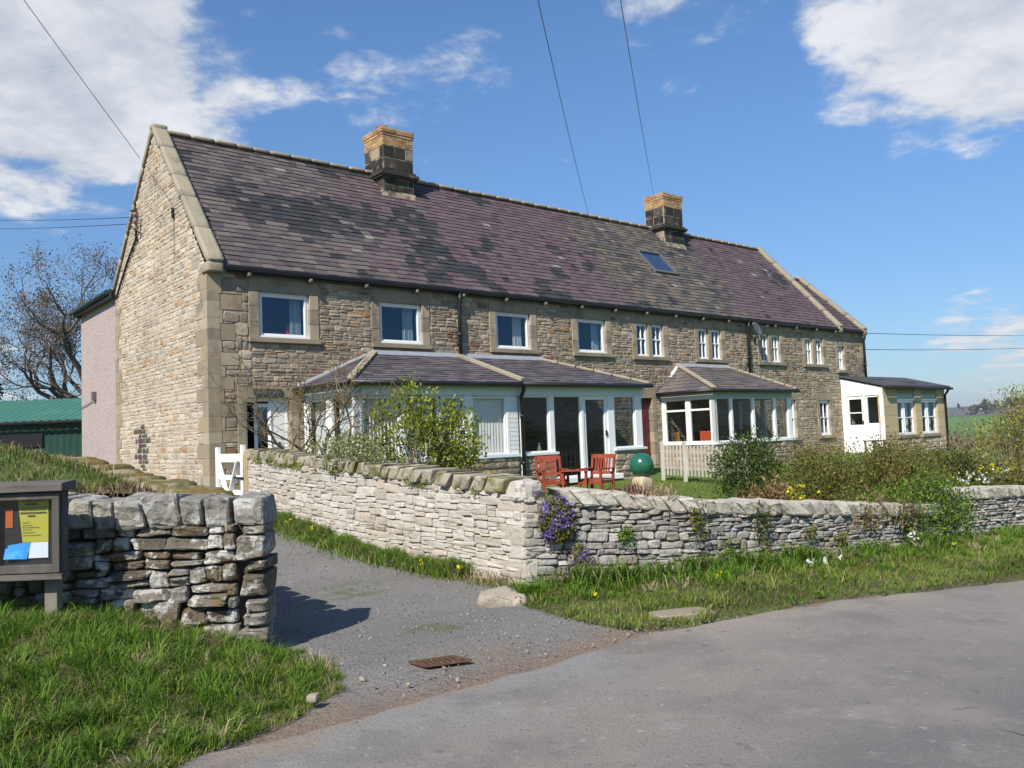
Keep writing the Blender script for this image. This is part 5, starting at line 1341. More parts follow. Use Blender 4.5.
# papers pinned inside (each its own thing)
def paper(name, label, pts, m, curl=.01):
    c = np.mean(np.array(pts), 0); o_ = (float(c[0]), YB - .03, float(c[1]))
    mb = MB(); n = 6; (a, b, c2, d2) = [np.array(p) for p in pts]; vs = []
    for i in range(n + 1):
        for j in range(n + 1):
            u, v = i / n, j / n; p = (a * (1 - u) + b * u) * (1 - v) + (d2 * (1 - u) + c2 * u) * v
            vs.append((p[0], YB - .031 - curl * (1 - v) * (1 - .5 * u), p[1]))
    mb.add(vs, [(i * (n + 1) + j, (i + 1) * (n + 1) + j, (i + 1) * (n + 1) + j + 1, i * (n + 1) + j + 1) for i in range(n) for j in range(n)])
    t = mb.build(name, m, None, loc=o_); tag(t, label, 'notice'); SHIFT[t.name] = o_; return t
def wp(u, v): return (-3.505 + (u - 5.) / 830 * 5.89, 1.6 - (v - 452.) / 830 * 5.89 + (u - 5) * .039 / 830 * 5.89 * 0)
pp = paper('notice', 'yellow printed notice pinned inside the glass of the notice board', [(-3.470, .985), (-3.290, .985), (-3.290, 1.285), (-3.505, 1.285)], M['yellow'], .004)
mb = MB()
def line(z, x0, x1, h): 
    x = x0
    while x < x1:
        w = min(R.uniform(.006, .018), x1 - x); mb.box(x, x + w, YB - .037, YB - .0362, z, z + h); x += w + R.uniform(.003, .006)
line(1.268, -3.475, -3.315, .007); line(1.243, -3.450, -3.355, .014); line(1.222, -3.485, -3.305, .005); line(1.208, -3.485, -3.310, .005); line(1.184, -3.485, -3.303, .011); line(1.162, -3.430, -3.380, .012)
for z in (1.12, 1.10, 1.085, 1.07, 1.05, 1.03): line(z, -3.470 + .002, -3.425 + R.uniform(0, .09), .004)
mb.build('print', M['print'], pp)
paper('leaflet', 'bright blue leaflet slumped in the bottom corner of the notice board', [(-3.590, .875), (-3.435, .87), (-3.410, .99), (-3.590, .965)], M['bluepaper'], .03)
paper('leaflet', 'pale bluish white leaflet below the yellow notice', [(-3.425, .875), (-3.290, .875), (-3.293, .985), (-3.415, .99)], M['whitepaper'], .012)
paper('card', 'small orange card high up behind the notice board glass', [(-3.590, 1.09), (-3.540, 1.09), (-3.540, 1.225), (-3.590, 1.215)], M['orangepaper'], .004)

# white gate at the top of the drive
G0 = Vector((CX, CY, 0)) + GX * 7.46; G1 = Vector((CX, CY, 0)) + GX * 8.72; gb = .42
gt = thing('garden_gate', 'white painted wooden gate with a V brace at the top of the drive', 'gate', (G0.x, G0.y, gb))
def gp(k, z, off=0): v = G0 + (G1 - G0) * k; return (v.x - DX.x * off, v.y - DX.y * off, gb + z)
for k, h in ((.03, 1.2), (.97, 1.17)):
    mb = MB(); mb.bar(gp(k, .08), gp(k, h), .10, .07, up=tuple(DX)); mb.build('stile', M['whitepaint'], gt, bevel=.006)
for z, h in ((.97, .15), (.62, .085), (.36, .085), (.16, .09)):
    mb = MB(); mb.bar(gp(.06, z), gp(.94, z), .05, h); mb.build('rail', M['whitepaint'], gt, bevel=.005)
for a, b in (((.12, .93), (.5, .2)), ((.88, .93), (.5, .2))):
    mb = MB(); mb.bar(gp(a[0], a[1], .045), gp(b[0], b[1], .045), .035, .085, up=tuple(DX)); mb.build('brace', M['whitepaint'], gt, bevel=.005)
mb = MB(); mb.bar(gp(-.06, .62, .05), gp(.25, .62, .05), .02, .035); mb.build('hinge', M['black'], gt)
# stone gate pier at the wall's end
q = Vector((CX, CY, 0)) + GX * 7.36 - DX * -.2
pr = thing('gate_post', 'square brownish stone gate post at the upper end of the pale drive wall', 'post', (q.x, q.y, .3))
mb = MB(); place_rock(mb, (q.x, q.y, .86), (.46, .16, 1.36), np.array(DX), np.array(GX), np.array([0, 0, 1.]), n=6, e=9, amp=.02); mb.build('shaft', mat('tan stone post', (.33, .25, .15), [((.20, .15, .08), 4., .5, .7, .7)], bump=[(15, .6, .02)]), pr, smooth=True)

# glazed ball on its stone pillar
bp = (2.12, 14.0)
bz = float(lawn_z(*loc2(*bp))) + .5 - .5
pz = .05
st = thing('stone_pillar', 'short square pale stone pillar rising behind the road wall', 'pillar', (bp[0], bp[1], pz))
mb = MB(); place_rock(mb, (bp[0], bp[1], .41), (.28, .28, .84), np.array(DX), np.array(GX), np.array([0, 0, 1.]), n=5, e=9, amp=.02); mb.build('shaft', mat('pale pillar stone', (.44, .36, .25), [((.25, .19, .12), 6., .5, .75, .6)], bump=[(20, .5, .015)]), st, smooth=True)
mb = MB(); mb.lathe((bp[0], bp[1], 1.02), [(.001, -.205)] + [(.205 * math.cos(rad(a)), .205 * math.sin(rad(a))) for a in range(-84, 90, 8)] + [(.001, .205)], 32)
gball = mb.build('garden_ball', M['ball'], None, smooth=True, loc=(bp[0], bp[1], .86)); tag(gball, 'large glossy dark green glazed ball resting on the stone pillar', 'ornament')

# red garden chairs and the little table between them
LZ = .19
def garden_chair(x, y, rz, label):
    r_ = thing('garden_chair', label, 'chair', (x, y, LZ), rz, 'red garden chairs on the lawn', shift=(0, 0, 0)); m = M['chairred']
    for sx in (-.27, .27):
        mb = MB(); mb.box(sx - .025, sx + .025, -.27, -.22, 0, .62); mb.build('leg', m, r_, bevel=.004)
        mb = MB(); mb.bar((sx, .24, 0), (sx, .25, .45), .05, .05, up=(0, 1, 0)); mb.bar((sx, .25, .44), (sx, .34, .92), .05, .045, up=(0, 1, 0)); mb.build('leg', m, r_, bevel=.004)
        mb = MB(); mb.box(sx - .035, sx + .035, -.29, .27, .62, .645); mb.build('armrest', m, r_, bevel=.005)
        mb = MB(); mb.box(sx - .012, sx + .012, -.22, .24, .33, .40); mb.build('side_rail', m, r_)
    mb = MB()
    for k in range(6): mb.box(-.25, .25, -.27 + k * .085, -.27 + k * .085 + .07, .405, .425)
    mb.box(-.25, .25, -.262, -.24, .32, .40); mb.build('seat', m, r_, bevel=.003)
    mb = MB(); B = lambda x0, x1, z0, z1: mb.hexa([(x0, .25 + (z0 - .44) * .19 - .012, z0), (x1, .25 + (z0 - .44) * .19 - .012, z0), (x1, .25 + (z0 - .44) * .19 + .012, z0), (x0, .25 + (z0 - .44) * .19 + .012, z0), (x0, .25 + (z1 - .44) * .19 - .012, z1), (x1, .25 + (z1 - .44) * .19 - .012, z1), (x1, .25 + (z1 - .44) * .19 + .012, z1), (x0, .25 + (z1 - .44) * .19 + .012, z1)])
    B(-.245, .245, .84, .93); B(-.245, .245, .50, .56)
    for k in range(6): B(-.20 + k * .068, -.16 + k * .068, .56, .84)
    mb.build('backrest', m, r_, bevel=.003)
    return r_
garden_chair(.80, 18.1, rad(14), 'red slatted garden chair nearest the black sunroom downpipe')
garden_chair(1.72, 17.85, rad(-38), 'red slatted garden chair turned towards the other one, before the white glazed door')
tb = thing('garden_table', 'small red wooden table between the two red garden chairs', 'table', (1.26, 17.8, LZ), rad(-8), None, shift=(0, 0, 0))
mb = MB()
for k in range(5): mb.box(-.29, .29, -.26 + k * .106, -.26 + k * .106 + .094, .60, .622)
mb.build('table_top', M['chairred'], tb, bevel=.003)
for x in (-.24, .24):
    for y in (-.2, .2):
        mb = MB(); mb.box(x - .022, x + .022, y - .022, y + .022, 0, .6); mb.build('leg', M['chairred'], tb)

# picket fence between the two gardens
F0, F1 = Vector((3.83, 21.5, 0)), Vector((5.22, 18.6, 0))
pf = thing('picket_fence', 'silvered grey picket fence running out from the house beside the porch', 'fence', (F0.x, F0.y, .36))
def fp(k): return F0 + (F1 - F0) * k
def fz(k): return .385 - .02 * k
fd = (F1 - F0).normalized(); fn = Vector((fd.y, -fd.x, 0)); FL = (F1 - F0).length
mb = MB(); n = int(FL / .142)
for i in range(n + 1):
    k = (i + .5) / (n + 1); p = fp(k) + fn * .035; z = fz(k); h = R.uniform(.79, .83) - (.25 if i in (13, 14, 15) and 0 else 0); w = .030; tl = R.uniform(-.014, .014)
    a, b = fd * w, fn * .009
    lo = [p - a - b, p + a - b, p + a + b, p - a + b]
    V = [tuple(q + Vector((0, 0, z + .05))) for q in lo] + [tuple(q + fd * tl + Vector((0, 0, z + h - .05))) for q in lo] + [tuple(p + fd * tl - b + Vector((0, 0, z + h))), tuple(p + fd * tl + b + Vector((0, 0, z + h)))]
    mb.add(V, [(0, 3, 2, 1), (0, 1, 5, 4), (2, 3, 7, 6), (1, 2, 6, 5), (3, 0, 4, 7), (4, 5, 8), (6, 7, 9), (5, 6, 9, 8), (7, 4, 8, 9)])
mb.build('pickets', M['fence'], pf)
for h in (.24, .64):
    mb = MB(); a, b = fp(0), fp(1); mb.bar((a.x, a.y, fz(0) + h), (b.x, b.y, fz(1) + h), .04, .065); mb.build('rail', M['fence'], pf)
for k in (.01, .30, .99):
    p = fp(k) + fn * .06; mb = MB(); mb.box(p.x - .045, p.x + .045, p.y - .045, p.y + .045, fz(k) - .15, fz(k) + .9); mb.build('post', M['fence'], pf, bevel=.006)

# iron drain grating, boulder, slab, loose stones
gc = Vector((-.59, 6.02, gzf(-.59, 6.02) + .013)); g1 = Vector((.80, .30, 0)); g2 = Vector((-.62, .62, 0))
gr = thing('drain_grate', 'rusty iron drain grate with slanting bars sunk in the gravel', 'drain grate', tuple(gc))
mb = MB()
def gq(a, b, z=0): return tuple(gc + g1 * a + g2 * b + Vector((0, 0, z)))
for (a0, b0, a1, b1) in ((-.19, -.11, .19, -.11), (-.19, .11, .19, .11), (-.19, -.11, -.19, .11), (.19, -.11, .19, .11)): mb.bar(gq(a0, b0, .004), gq(a1, b1, .004), .02, .010)
for k in range(7): a = -.17 + k * .048; mb.bar(gq(a, -.10, .004), gq(a + .05, .10, .004), .017, .008)
mb.build('bars', M['rust'], gr)
mb = MB(); mb.add([gq(-.19, -.11, .0), gq(.19, -.11, .0), gq(.19, .11, .0), gq(-.19, .11, .0)], [(0, 1, 2, 3)]); mb.build('drain_shade', mat('black drain shade', (.008, .007, .006)), gr)  # black sheet just under the bars paints the shade in the hole
M['pebble'] = mat('small brown stone', (.27, .225, .17), [((.40, .37, .32), 30., .5, .7, .6)])
M['boulderstone'] = mat('tan boulder stone', (.30, .26, .20), [((.42, .38, .31), 9., .5, .65, .7), ((.13, .11, .08), 12., .58, .7, .6)], bump=[(16, .8, .03)])
def boulder(name, label, c, size, m, seed_e=3., amp=.16, group=None, rz=0.):
    mb = MB(); place_rock(mb, c, size, np.array([math.cos(rz), math.sin(rz), 0]), np.array([-math.sin(rz), math.cos(rz), 0]), np.array([0, 0, 1.]), n=7, e=seed_e, amp=amp)
    o = mb.build(name, m, None, smooth=True, loc=tuple(c)); tag(o, label, 'stone', group); return o
boulder('boulder', 'pale boulder lying at the foot of the wall corner', (-.2, 7.98, .02), (.32, .24, .22), M['boulderstone'], 2.5, .3)
mb = MB(); place_rock(mb, (1.36, 7.13, gzf(1.36, 7.13) + .035), (.52, .26, .06), np.array([.95, .3, 0]), np.array([-.3, .95, 0]), np.array([0, 0, 1.]), n=5, e=6, amp=.05)
o = mb.build('paving_slab', mat('mossy concrete', (.26, .215, .155), [((.12, .12, .04), 9., .55, .75, .6)], bump=[(30, .5, .02)]), None, smooth=True, loc=(1.36, 7.13, .03)); tag(o, 'flat worn concrete slab set in the roadside grass', 'slab')
for k, (x, y, s) in enumerate(((-1.08, 5.66, .035), (-1.28, 5.15, .05), (-.98, 6.0, .02), (-.75, 5.5, .024), (-1.32, 6.9, .022))):
    boulder('pebble', ['small pale stone at the tip of the left grass verge', 'small brown stone half hidden in the left grass verge', 'pale pebble on the gravel left of the drain grate', 'small grey stone in the dirt strip beside the road', 'small pale stone on the drive beside the wall shadow'][k], (x, y, gzf(x, y) + s * .4 + (.04 if k == 1 else 0)), (s * 1.4, s, s), M['pebble'], 2.6, .2)
# gravel scattered on the drive: nobody could count it
N = 2600; t_ = rng.uniform(0, 1, (N, 2)); xl_ = -3.5 + 3.3 * t_[:, 0]; yl_ = -13.0 + 8.5 * t_[:, 1] ** 1.2
px_ = P0.x + DX.x * xl_ + GX.x * yl_; py_ = P0.y + DX.y * xl_ + GX.y * yl_
ok = (px_ > -1.75 + .0 * py_) | (py_ > 6.8); dd = np.min(np.hypot(px_[:, None] - E_[None, ::3, 0], py_[:, None] - E_[None, ::3, 1]), -1); ok &= (py_ - np.interp(px_, E_[:, 0], E_[:, 1]) > .03)
px_, py_ = px_[ok], py_[ok]; pz_ = gz(px_, py_) + .010
mb = MB(); Vt, Ft = cube_tpl(1)
for x, y, z in zip(px_, py_, pz_):
    s = .5 * R.uniform(.005, .011) * (1.6 if R.random() < .02 else 1); q = rng.normal(size=(3, 3)) * .35 + np.eye(3); mb.arr(Vt * s @ q + np.array((x, y, z)), Ft.tolist())
o = mb.build('gravel', mat('gravel chips', [(.18, .18, .185), (.21, .21, .21), (.15, .15, .155), (.25, .245, .235), (.20, .185, .165)], rough=.9), None); tag(o, None, None, kind='stuff')

# green barn behind
bn = thing('barn', 'dark green barn with a bright green corrugated roof beyond the bank', 'barn', (-21, 36, 1.2))
mb = MB(); bx0, bx1 = -36., -14.5
n = int((bx1 - bx0) / .12); vs = []
for i in range(n + 1):
    x = bx0 + (bx1 - bx0) * i / n; b = .03 * math.sin(i * math.pi / 1.5)
    vs += [(x, 34.6, 2.98 + b), (x, 38.6, 4.12 + b), (x, 42.6, 2.98 + b)]
mb.add(vs, [q for i in range(n) for q in ((3 * i, 3 * i + 3, 3 * i + 4, 3 * i + 1), (3 * i + 1, 3 * i + 4, 3 * i + 5, 3 * i + 2))])
mb.build('roof', M['barnroof'], bn)
mb = MB(); n = int((bx1 - bx0) / .28); vs = []
for i in range(n * 2 + 1):
    x = bx0 + .2 + (bx1 - bx0 - .4) * i / (n * 2); b = .05 if i % 2 else 0
    vs += [(x, 35 - b, .4), (x, 35 - b, 2.94)]
mb.add(vs, [(2 * i, 2 * i + 2, 2 * i + 3, 2 * i + 1) for i in range(n * 2)]); mb.box(bx0 + .3, bx1 - .3, 35.1, 42, .4, 2.9)
mb.build('wall', M['barnwall'], bn)
mb = MB(); mb.box(-21.6, -19.8, 34.88, 34.93, 1.9, 2.45); mb.build('opening_shade', mat('dark opening', (.01, .01, .011)), bn)
mb = MB(); mb.tube([(bx0, 34.55, 2.9), (bx1, 34.55, 2.9)], .07, 6); mb.build('gutter', M['black'], bn)

# overhead wires
def wire(label, pts, r_=.012, sag=.0, group='overhead wires'):
    a, b = Vector(pts[0]), Vector(pts[1]); n = 20; P = []
    for i in range(n + 1):
        k = i / n; p = a + (b - a) * k; p.z -= sag * 4 * k * (1 - k); P.append(p)
    mb = MB(); mb.tube(P, r_, 5); o = mb.build('overhead_wire', M['black'], None, smooth=True, loc=tuple(a)); tag(o, label, 'wire', group)
wire('wire rising steeply to the upper left from behind the near gable', [(-8.88, 19.9, 8.72), (-9.27, 14.0, 11.02)], .007, .02)
wire('wire passing high over the middle of the roof to behind the ridge', [(3.33, 32.0, 9.72), (.54, 12.0, 8.46)], .0075, .15)
wire('wire running down to the top of the far chimney', [(6.03, 33.0, 11.0), (1.79, 12.0, 8.47)], .0075, .15)
wire('upper of the two level wires coming in to the gable bracket', [(-9.14, 20.5, 7.43), (-29.06, 42.0, 13.92)], .009, .12)
wire('lower of the two level wires coming in to the gable bracket', [(-9.14, 20.5, 7.27), (-29.05, 42.0, 13.43)], .009, .12)
wire('upper of the two faint level wires beyond the end of the terrace', [(15.75, 37.0, 5.56), (52.6, 75.0, 8.91)], .014, .2)
wire('lower of the two faint level wires beyond the end of the terrace', [(15.79, 37.0, 4.82), (52.5, 75.0, 7.86)], .014, .2)

# ------------------------------------------------------------------ trees
def bare_tree(name, label, base, limbs, trunk_r, tips_mat, seed, leaf=.10, per=5, depth=4, trunk_h=3.):
    R.seed(seed); t = thing(name, label, 'tree', base); tips = []
    mb = MB(); b = Vector(base)
    tp = [b + Vector((0, 0, -.6)), b + Vector((.05, 0, trunk_h * .5)), b + Vector((-.1, .1, trunk_h))]
    mb.tube(tp, [trunk_r * 1.25, trunk_r, trunk_r * .85], 9)
    mb.build('trunk', M['bark'], t, smooth=True)
    mb = MB()
    for (d, ln, r_, st) in limbs: grow(mb, b + Vector((-.1 * st, .1 * st, trunk_h * st)), d, r_, ln, depth, tips, .62, .05, 4, .26, .70, .009, 6, (2, 3))
    mb.build('limbs', M['bark'], t, smooth=True)
    C = np.concatenate([np.array(p)[None] + rng.normal(size=(per, 3)) * .22 for p, d in tips])
    V, F = leaf_arrays(C, leaf, None, .2, .6); mesh_np('crown', V, F, M[tips_mat], t)
    return t
bare_tree('bare_tree', 'large spreading bare tree with brown buds behind the pink extension', (-22.9, 45, 1.1),
          [((-.95, .1, .75), 3.0, .20, 1.), ((-.5, -.2, 1.), 3.15, .20, 1.), ((.0, .2, 1.1), 3.4, .21, 1.), ((-1., .3, .3), 2.9, .15, .75), ((.45, .5, 1.), 2.8, .16, .9), ((-.8, -.4, .5), 2.9, .16, .85), ((-.3, .4, .9), 2.8, .16, .95)], .36, 'bud', 5, .11, 6, 5, 2.6)
def leafy_tree(name, label, base, h, cr, leafmat, N, seed, size=.16, trunk_r=.16):
    R.seed(seed); t = thing(name, label, 'tree', base); b = Vector(base); mb = MB(); tips = []
    mb.tube([b - Vector((0, 0, .4)), b + Vector((.1, 0, h * .3)), b + Vector((0, .1, h * .8))], [trunk_r * 1.2, trunk_r, trunk_r * .35], 7); mb.build('trunk', M['bark'], t, smooth=True)
    pts = []
    for k in range(14):
        c = np.array(base) + np.array([R.gauss(0, cr * .42), R.gauss(0, cr * .42), h * R.uniform(.42, .95)]); p, _ = blob_points(c, (cr * .38,) * 3, N // 14); pts.append(p)
    V, F = leaf_arrays(np.concatenate(pts), size, None, .1, .6); mesh_np('crown', V, F, M[leafmat], t); return t
leafy_tree('ivy_tree', 'dark ivy clad tree at the far edge beside the bare tree', (-25.8, 38.5, 1.2), 7.2, 1.7, 'ivy leaf', 6000, 8, .2)
# hedgerow and woods far off
def thicket(name, label, cat, pts, hgt, N, size, m, kind=None, spread=1.2):
    C = []
    for (x, y, z) in pts:
        p = rng.normal(size=(N, 3)) * np.array([spread, spread * .7, hgt * .33]) + np.array([x, y, z + hgt * .45]); C.append(p)
    V, F = leaf_arrays(np.concatenate(C), size, None, .3, .45); o = mesh_np(name, V, F, M[m], None); tag(o, label, cat, kind=kind); return o
M['hedge_brown'] = mat('leafless hedge twigs', [(.13, .10, .08), (.17, .13, .10), (.10, .085, .06), (.09, .10, .04)])
for i in range(7):
    d = 46 + 4 * i; a = rad(25 + 3.0 * i); x, y = d * math.sin(a), d * math.cos(a)
    o = thicket('hawthorn', None, None, [(x, y, 1.6 - .052 * d)], 1.9, 1100, .22, 'hedge_brown', None, 2.4)
    tag(o, ['brown leafless hawthorn just past the end porch corner', 'brown leafless hawthorn in the field hedge, second out from the end porch', 'brown leafless hawthorn in the field hedge, third out from the end porch', 'brown hawthorn in the field hedge behind the willow shrub', 'brown hawthorn in the field hedge past the willow shrub', 'brown hawthorn far along the field hedge', 'farthest brown hawthorn of the field hedge'][i], 'shrub', 'leafless hawthorns of the field hedge')
pts = []
for i in range(150):
    a = rad(R.uniform(29.3, 50)); d = R.uniform(1080, 1250); x, y = d * math.sin(a), d * math.cos(a); pts.append((x, y, 10 + 6 * sst(math.degrees(a), 29.2, 34) + (d - 1080) * .012))
C = np.array(pts); M['woods'] = mat('distant conifers', [(.02, .035, .018), (.03, .045, .022), (.04, .05, .03)])
V, F = leaf_arrays(np.repeat(C, 14, 0) + rng.normal(size=(len(C) * 14, 3)) * np.array([9, 9, 2.]), 9., None, .5, .8); o = mesh_np('woods', V, F, M['woods']); tag(o, None, None, kind='stuff')

# ------------------------------------------------------------------ shrubs
R.seed(21)
def LZw(x, y): return float(lawn_z(*loc2(x, y)))
def on_lawn(x, y): return (x, y, LZw(x, y) + .0)
# bare many stemmed shrub by the first sunroom
bx = (-3.55, 15.2); b = Vector((bx[0], bx[1], .3)); t = thing('bare_shrub', 'leafless many stemmed shrub in front of the first sunroom window', 'shrub', tuple(b)); mb = MB(); tips = []
for d in ((-.32, -.1, 1), (-.2, .2, 1.), (.2, 0, 1), (.42, .1, 1), (.05, -.2, 1), (.75, -.1, .9), (-.4, .1, 1.1), (.35, -.1, 1.1)):
    grow(mb, b + Vector((R.uniform(-.12, .12), R.uniform(-.1, .1), 0)), d, .05, 1.25, 4, tips, .6, .05, 4, .2, .68, .006, 5, (2, 3))
mb.build('branches', M['twig'], t, smooth=True)
C = np.concatenate([np.array(p)[None] + rng.normal(size=(2, 3)) * .06 for p, d in tips]); V, F = leaf_arrays(C, .022, None, .2, .6); mesh_np('buds', V, F, M['olive leaf'], t)
# spring green shrub before the sunroom
bush('leafy_shrub', 'loose spring green leafy shrub leaning over the pale drive wall', 'shrub', (-1.60, 13.1, .25),
     [((.0, 0, 1.25), (.95, .55, .80)), ((-.75, .1, 1.0), (.5, .4, .65)), ((.6, 0, 1.2), (.5, .4, .6)), ((.75, -.1, .85), (.38, .35, .55)), ((.05, 0, 1.95), (.30, .25, .38)), ((.35, 0, 1.5), (.5, .4, .5)), ((1.0, -.1, .62), (.2, .2, .3))], 'spring leaf', 10500, .066, holes=.50, twigs=130, cl=8, spread=.075, leaf2=('bright leaf', .12), up=.35, twig_r=.008, bare=60)
# cream variegated creeper spilling over the drive wall
def wall_pt(P, a, up=0., out=0.): q, t_, n_ = P.at(a); return np.array([q[0] + n_[0] * out, q[1] + n_[1] * out, q[3] + up])
q = wall_pt(DRIVE_WALL, 2.95, .2, -.12)
bush('creeper', 'cream variegated creeper draped over the top of the pale drive wall', 'climbing plant', (q[0], q[1], q[2] - .3),
     [((0, 0, .42), (.36, .32, .20)), ((.42, -.45, .36), (.34, .34, .14)), ((-.2, .3, .40), (.3, .3, .14)), ((.2, -.3, .2), (.25, .25, .15)), ((.78, -.8, .30), (.25, .25, .10))], 'cream leaf', 2600, .042, holes=.40, twigs=30, cl=8, spread=.05, leaf2=('olive leaf', .25), twig_r=.004)
# bushes behind the road wall
def gb(name, label, x, y, blobs, lm, N, size, **kw): return bush(name, label, 'shrub', on_lawn(x, y), blobs, lm, N, size, **kw)
gb('garden_shrub', 'rounded dark green shrub at the end of the picket fence', 4.05, 14.6, [((.1, 0, 1.05), (.4, .35, .22)), ((0, 0, .5), (.55, .5, .55)), ((-.15, .1, .8), (.45, .4, .36)), ((.45, 0, .45), (.4, .4, .45)), ((.0, 0, 1.1), (.2, .2, .18))], 'darkgreen leaf', 11760, 0.049, leaf2=('bright leaf', .1), holes=.35, twigs=30)
gb('dry_shrub', 'low shrub with withered reddish brown leaves behind the road wall', 3.75, 12.7, [((0, 0, .22), (.32, .3, .30)), ((.15, 0, .35), (.22, .2, .22))], 'dead leaf', 2310, 0.057, leaf2=('olive leaf', .25), holes=.5, twigs=40, bare=60)
gb('hedge_shrub', 'olive green twiggy shrub beside the yellow flowers', 4.75, 13.7, [((.3, .1, .98), (.5, .4, .22)), ((0, 0, .45), (.55, .55, .5)), ((.55, -.1, .45), (.5, .5, .48)), ((.25, 0, .75), (.5, .45, .32)), ((-.3, -.4, .25), (.4, .35, .3))], 'olive leaf', 13020, 0.045, leaf2=('dead leaf', .07), holes=.42, twigs=60, bare=140, up=.5)
gb('hedge_shrub', 'olive green twiggy shrub below the far ground floor window', 6.0, 13.6, [((.2, .2, 1.0), (.6, .4, .24)), ((0, 0, .45), (.65, .55, .52)), ((.55, .0, .42), (.5, .5, .5)), ((.25, -.35, .3), (.5, .4, .4)), ((.1, .1, .75), (.5, .4, .28))], 'olive leaf', 13440, 0.045, leaf2=('dead leaf', .07), holes=.42, twigs=60, bare=170, up=.5)
gb('hedge_shrub', 'dense olive hedge shrub in front of the end porch door', 6.75, 14.6, [((.1, .2, 1.0), (.7, .4, .26)), ((0, 0, .45), (.7, .6, .5)), ((.6, .3, .45), (.5, .5, .48)), ((-.4, .3, .55), (.5, .5, .4))], 'olive leaf', 11760, 0.045, leaf2=('darkgreen leaf', .3), holes=.40, twigs=50, bare=130, up=.45)
q = wall_pt(ROAD_WALL, 6.35, .1, .0)
bush('trailing_shrub', 'fresh bright green shrub trailing over the road wall', 'shrub', (q[0] - .15, q[1] + .1, q[2] - .35),
     [((0, 0, .42), (.42, .35, .22)), ((-.5, -.2, .36), (.45, .35, .2)), ((.45, .10, .36), (.32, .32, .22)), ((.42, -.18, .06), (.18, .18, .26)), ((-.1, -.2, .2), (.3, .22, .2)), ((-.8, -.35, .3), (.3, .25, .15)), ((.2, .2, .58), (.3, .3, .15))], 'bright leaf', 11760, 0.041, leaf2=('darkgreen leaf', .3), holes=.40, twigs=40, twig_r=.005)
bush('overgrown_grass', 'dry grass and ivy tuft hanging over the road wall coping', 'plant', tuple(wall_pt(ROAD_WALL, 5.2, -.1, 0)), [((0, 0, .22), (.35, .22, .12)), ((.35, .15, .12), (.22, .2, .14)), ((-.45, -.2, .14), (.25, .2, .1))], 'olive leaf', 1700, .05, leaf2=('dead leaf', .35), holes=.42, twigs=20, bare=50, twig_r=.004)
bush('dark_shrub', 'dark evergreen shrub below the end porch windows', 'shrub', on_lawn(8.15, 15.9), [((0, 0, .45), (.75, .6, .62)), ((.7, .2, .42), (.6, .5, .55)), ((-.5, 0, .42), (.5, .5, .5)), ((.2, 0, .85), (.5, .5, .28))], 'dark leaf', 11760, 0.053, holes=.36, twigs=40, bare=60, leaf2=('olive leaf', .25))
bush('twiggy_shrub', 'brown twiggy leafless shrub between the end porch and the willow', 'shrub', on_lawn(10.4, 19.6), [((0, 0, .6), (.8, .7, .7)), ((.9, .2, .6), (.8, .7, .65)), ((-.6, 0, .5), (.6, .6, .5)), ((.3, 0, 1.1), (.35, .35, .45))], 'dead leaf', 1500, .05, holes=.5, twigs=240, bare=320, leaf2=('olive leaf', .4), twig_r=.007)
bush('willow_shrub', 'tall yellow green willow shrub towering over the far end of the road wall', 'shrub', on_lawn(10.65, 18.0), [((0, 0, 1.0), (.75, .7, 1.0)), ((.5, 0, 1.5), (.7, .6, .75)), ((1.0, .3, 1.0), (.8, .7, 1.0)), ((.2, 0, 2.0), (.4, .4, .4))], 'willow leaf', 9000, .06, holes=.50, twigs=140, bare=160, up=.6, leaf2=('dead leaf', .2), twig_r=.008, cl=6)
bush('overhanging_shrub', 'dark shrub drooping over the stepped end of the road wall', 'shrub', (8.55, 13.95, -.25), [((0, 0, .55), (.55, .5, .5)), ((-.25, -.25, .35), (.3, .3, .5)), ((.6, .2, .5), (.6, .5, .6)), ((.35, -.25, .15), (.35, .35, .4)), ((-.5, .1, .75), (.35, .35, .25)), ((.7, .1, 1.0), (.5, .5, .3))], 'olive leaf', 10920, 0.045, holes=.42, twigs=70, bare=150, leaf2=('dark leaf', .4))
bush('overhanging_shrub', 'grey brown thicket on the verge past the end of the road wall', 'shrub', (9.9, 14.3, -.35), [((0, 0, .6), (.7, .6, .7)), ((.9, .3, .6), (.8, .6, .8))], 'olive leaf', 7560, 0.049, holes=.45, twigs=70, bare=150, leaf2=('dead leaf', .4))

# ------------------------------------------------------------------ flowers and plants in the walls
def petals(C, size, m, t, name='flowers', nrm=None):
    out = np.tile(np.array([.45, -.75, .5]) if nrm is None else nrm, (len(C), 1)); V, F = leaf_arrays(C, size, out, .1, .9); mesh_np(name, V, F, M[m], t)
def aubrieta(label, a, drop, rx, rz, N, out=.06):
    q = wall_pt(ROAD_WALL, a, 0, out); c = np.array([q[0], q[1], q[2] - drop])
    t = thing('trailing_flowers', label, 'flowers', tuple(c), 0, 'purple flowers on the road wall')
    p = rng.normal(size=(N, 3)); p /= np.linalg.norm(p, axis=1)[:, None]
    x, z = p[:, 0] * rx, p[:, 2] * rz
    P = c + np.stack([x * WD[0] + p[:, 1] * .10 * WD[1], x * WD[1] - np.abs(p[:, 1]) * .11 * WD[0], z], 1) + rng.normal(size=(N, 3)) * .018
    nz = np.array([mnoise.noise(Vector(v * 9.)) for v in P]); g = nz < -.05
    V, F = leaf_arrays(np.repeat(P[g], 3, 0) + rng.normal(size=(g.sum() * 3, 3)) * .015, .03, None, .2, .6); mesh_np('foliage', V, F, M['olive leaf'], t)
    Q = np.repeat(P[~g], 2, 0) + rng.normal(size=((~g).sum() * 2, 3)) * .012; petals(Q, .024, 'lilac', t)
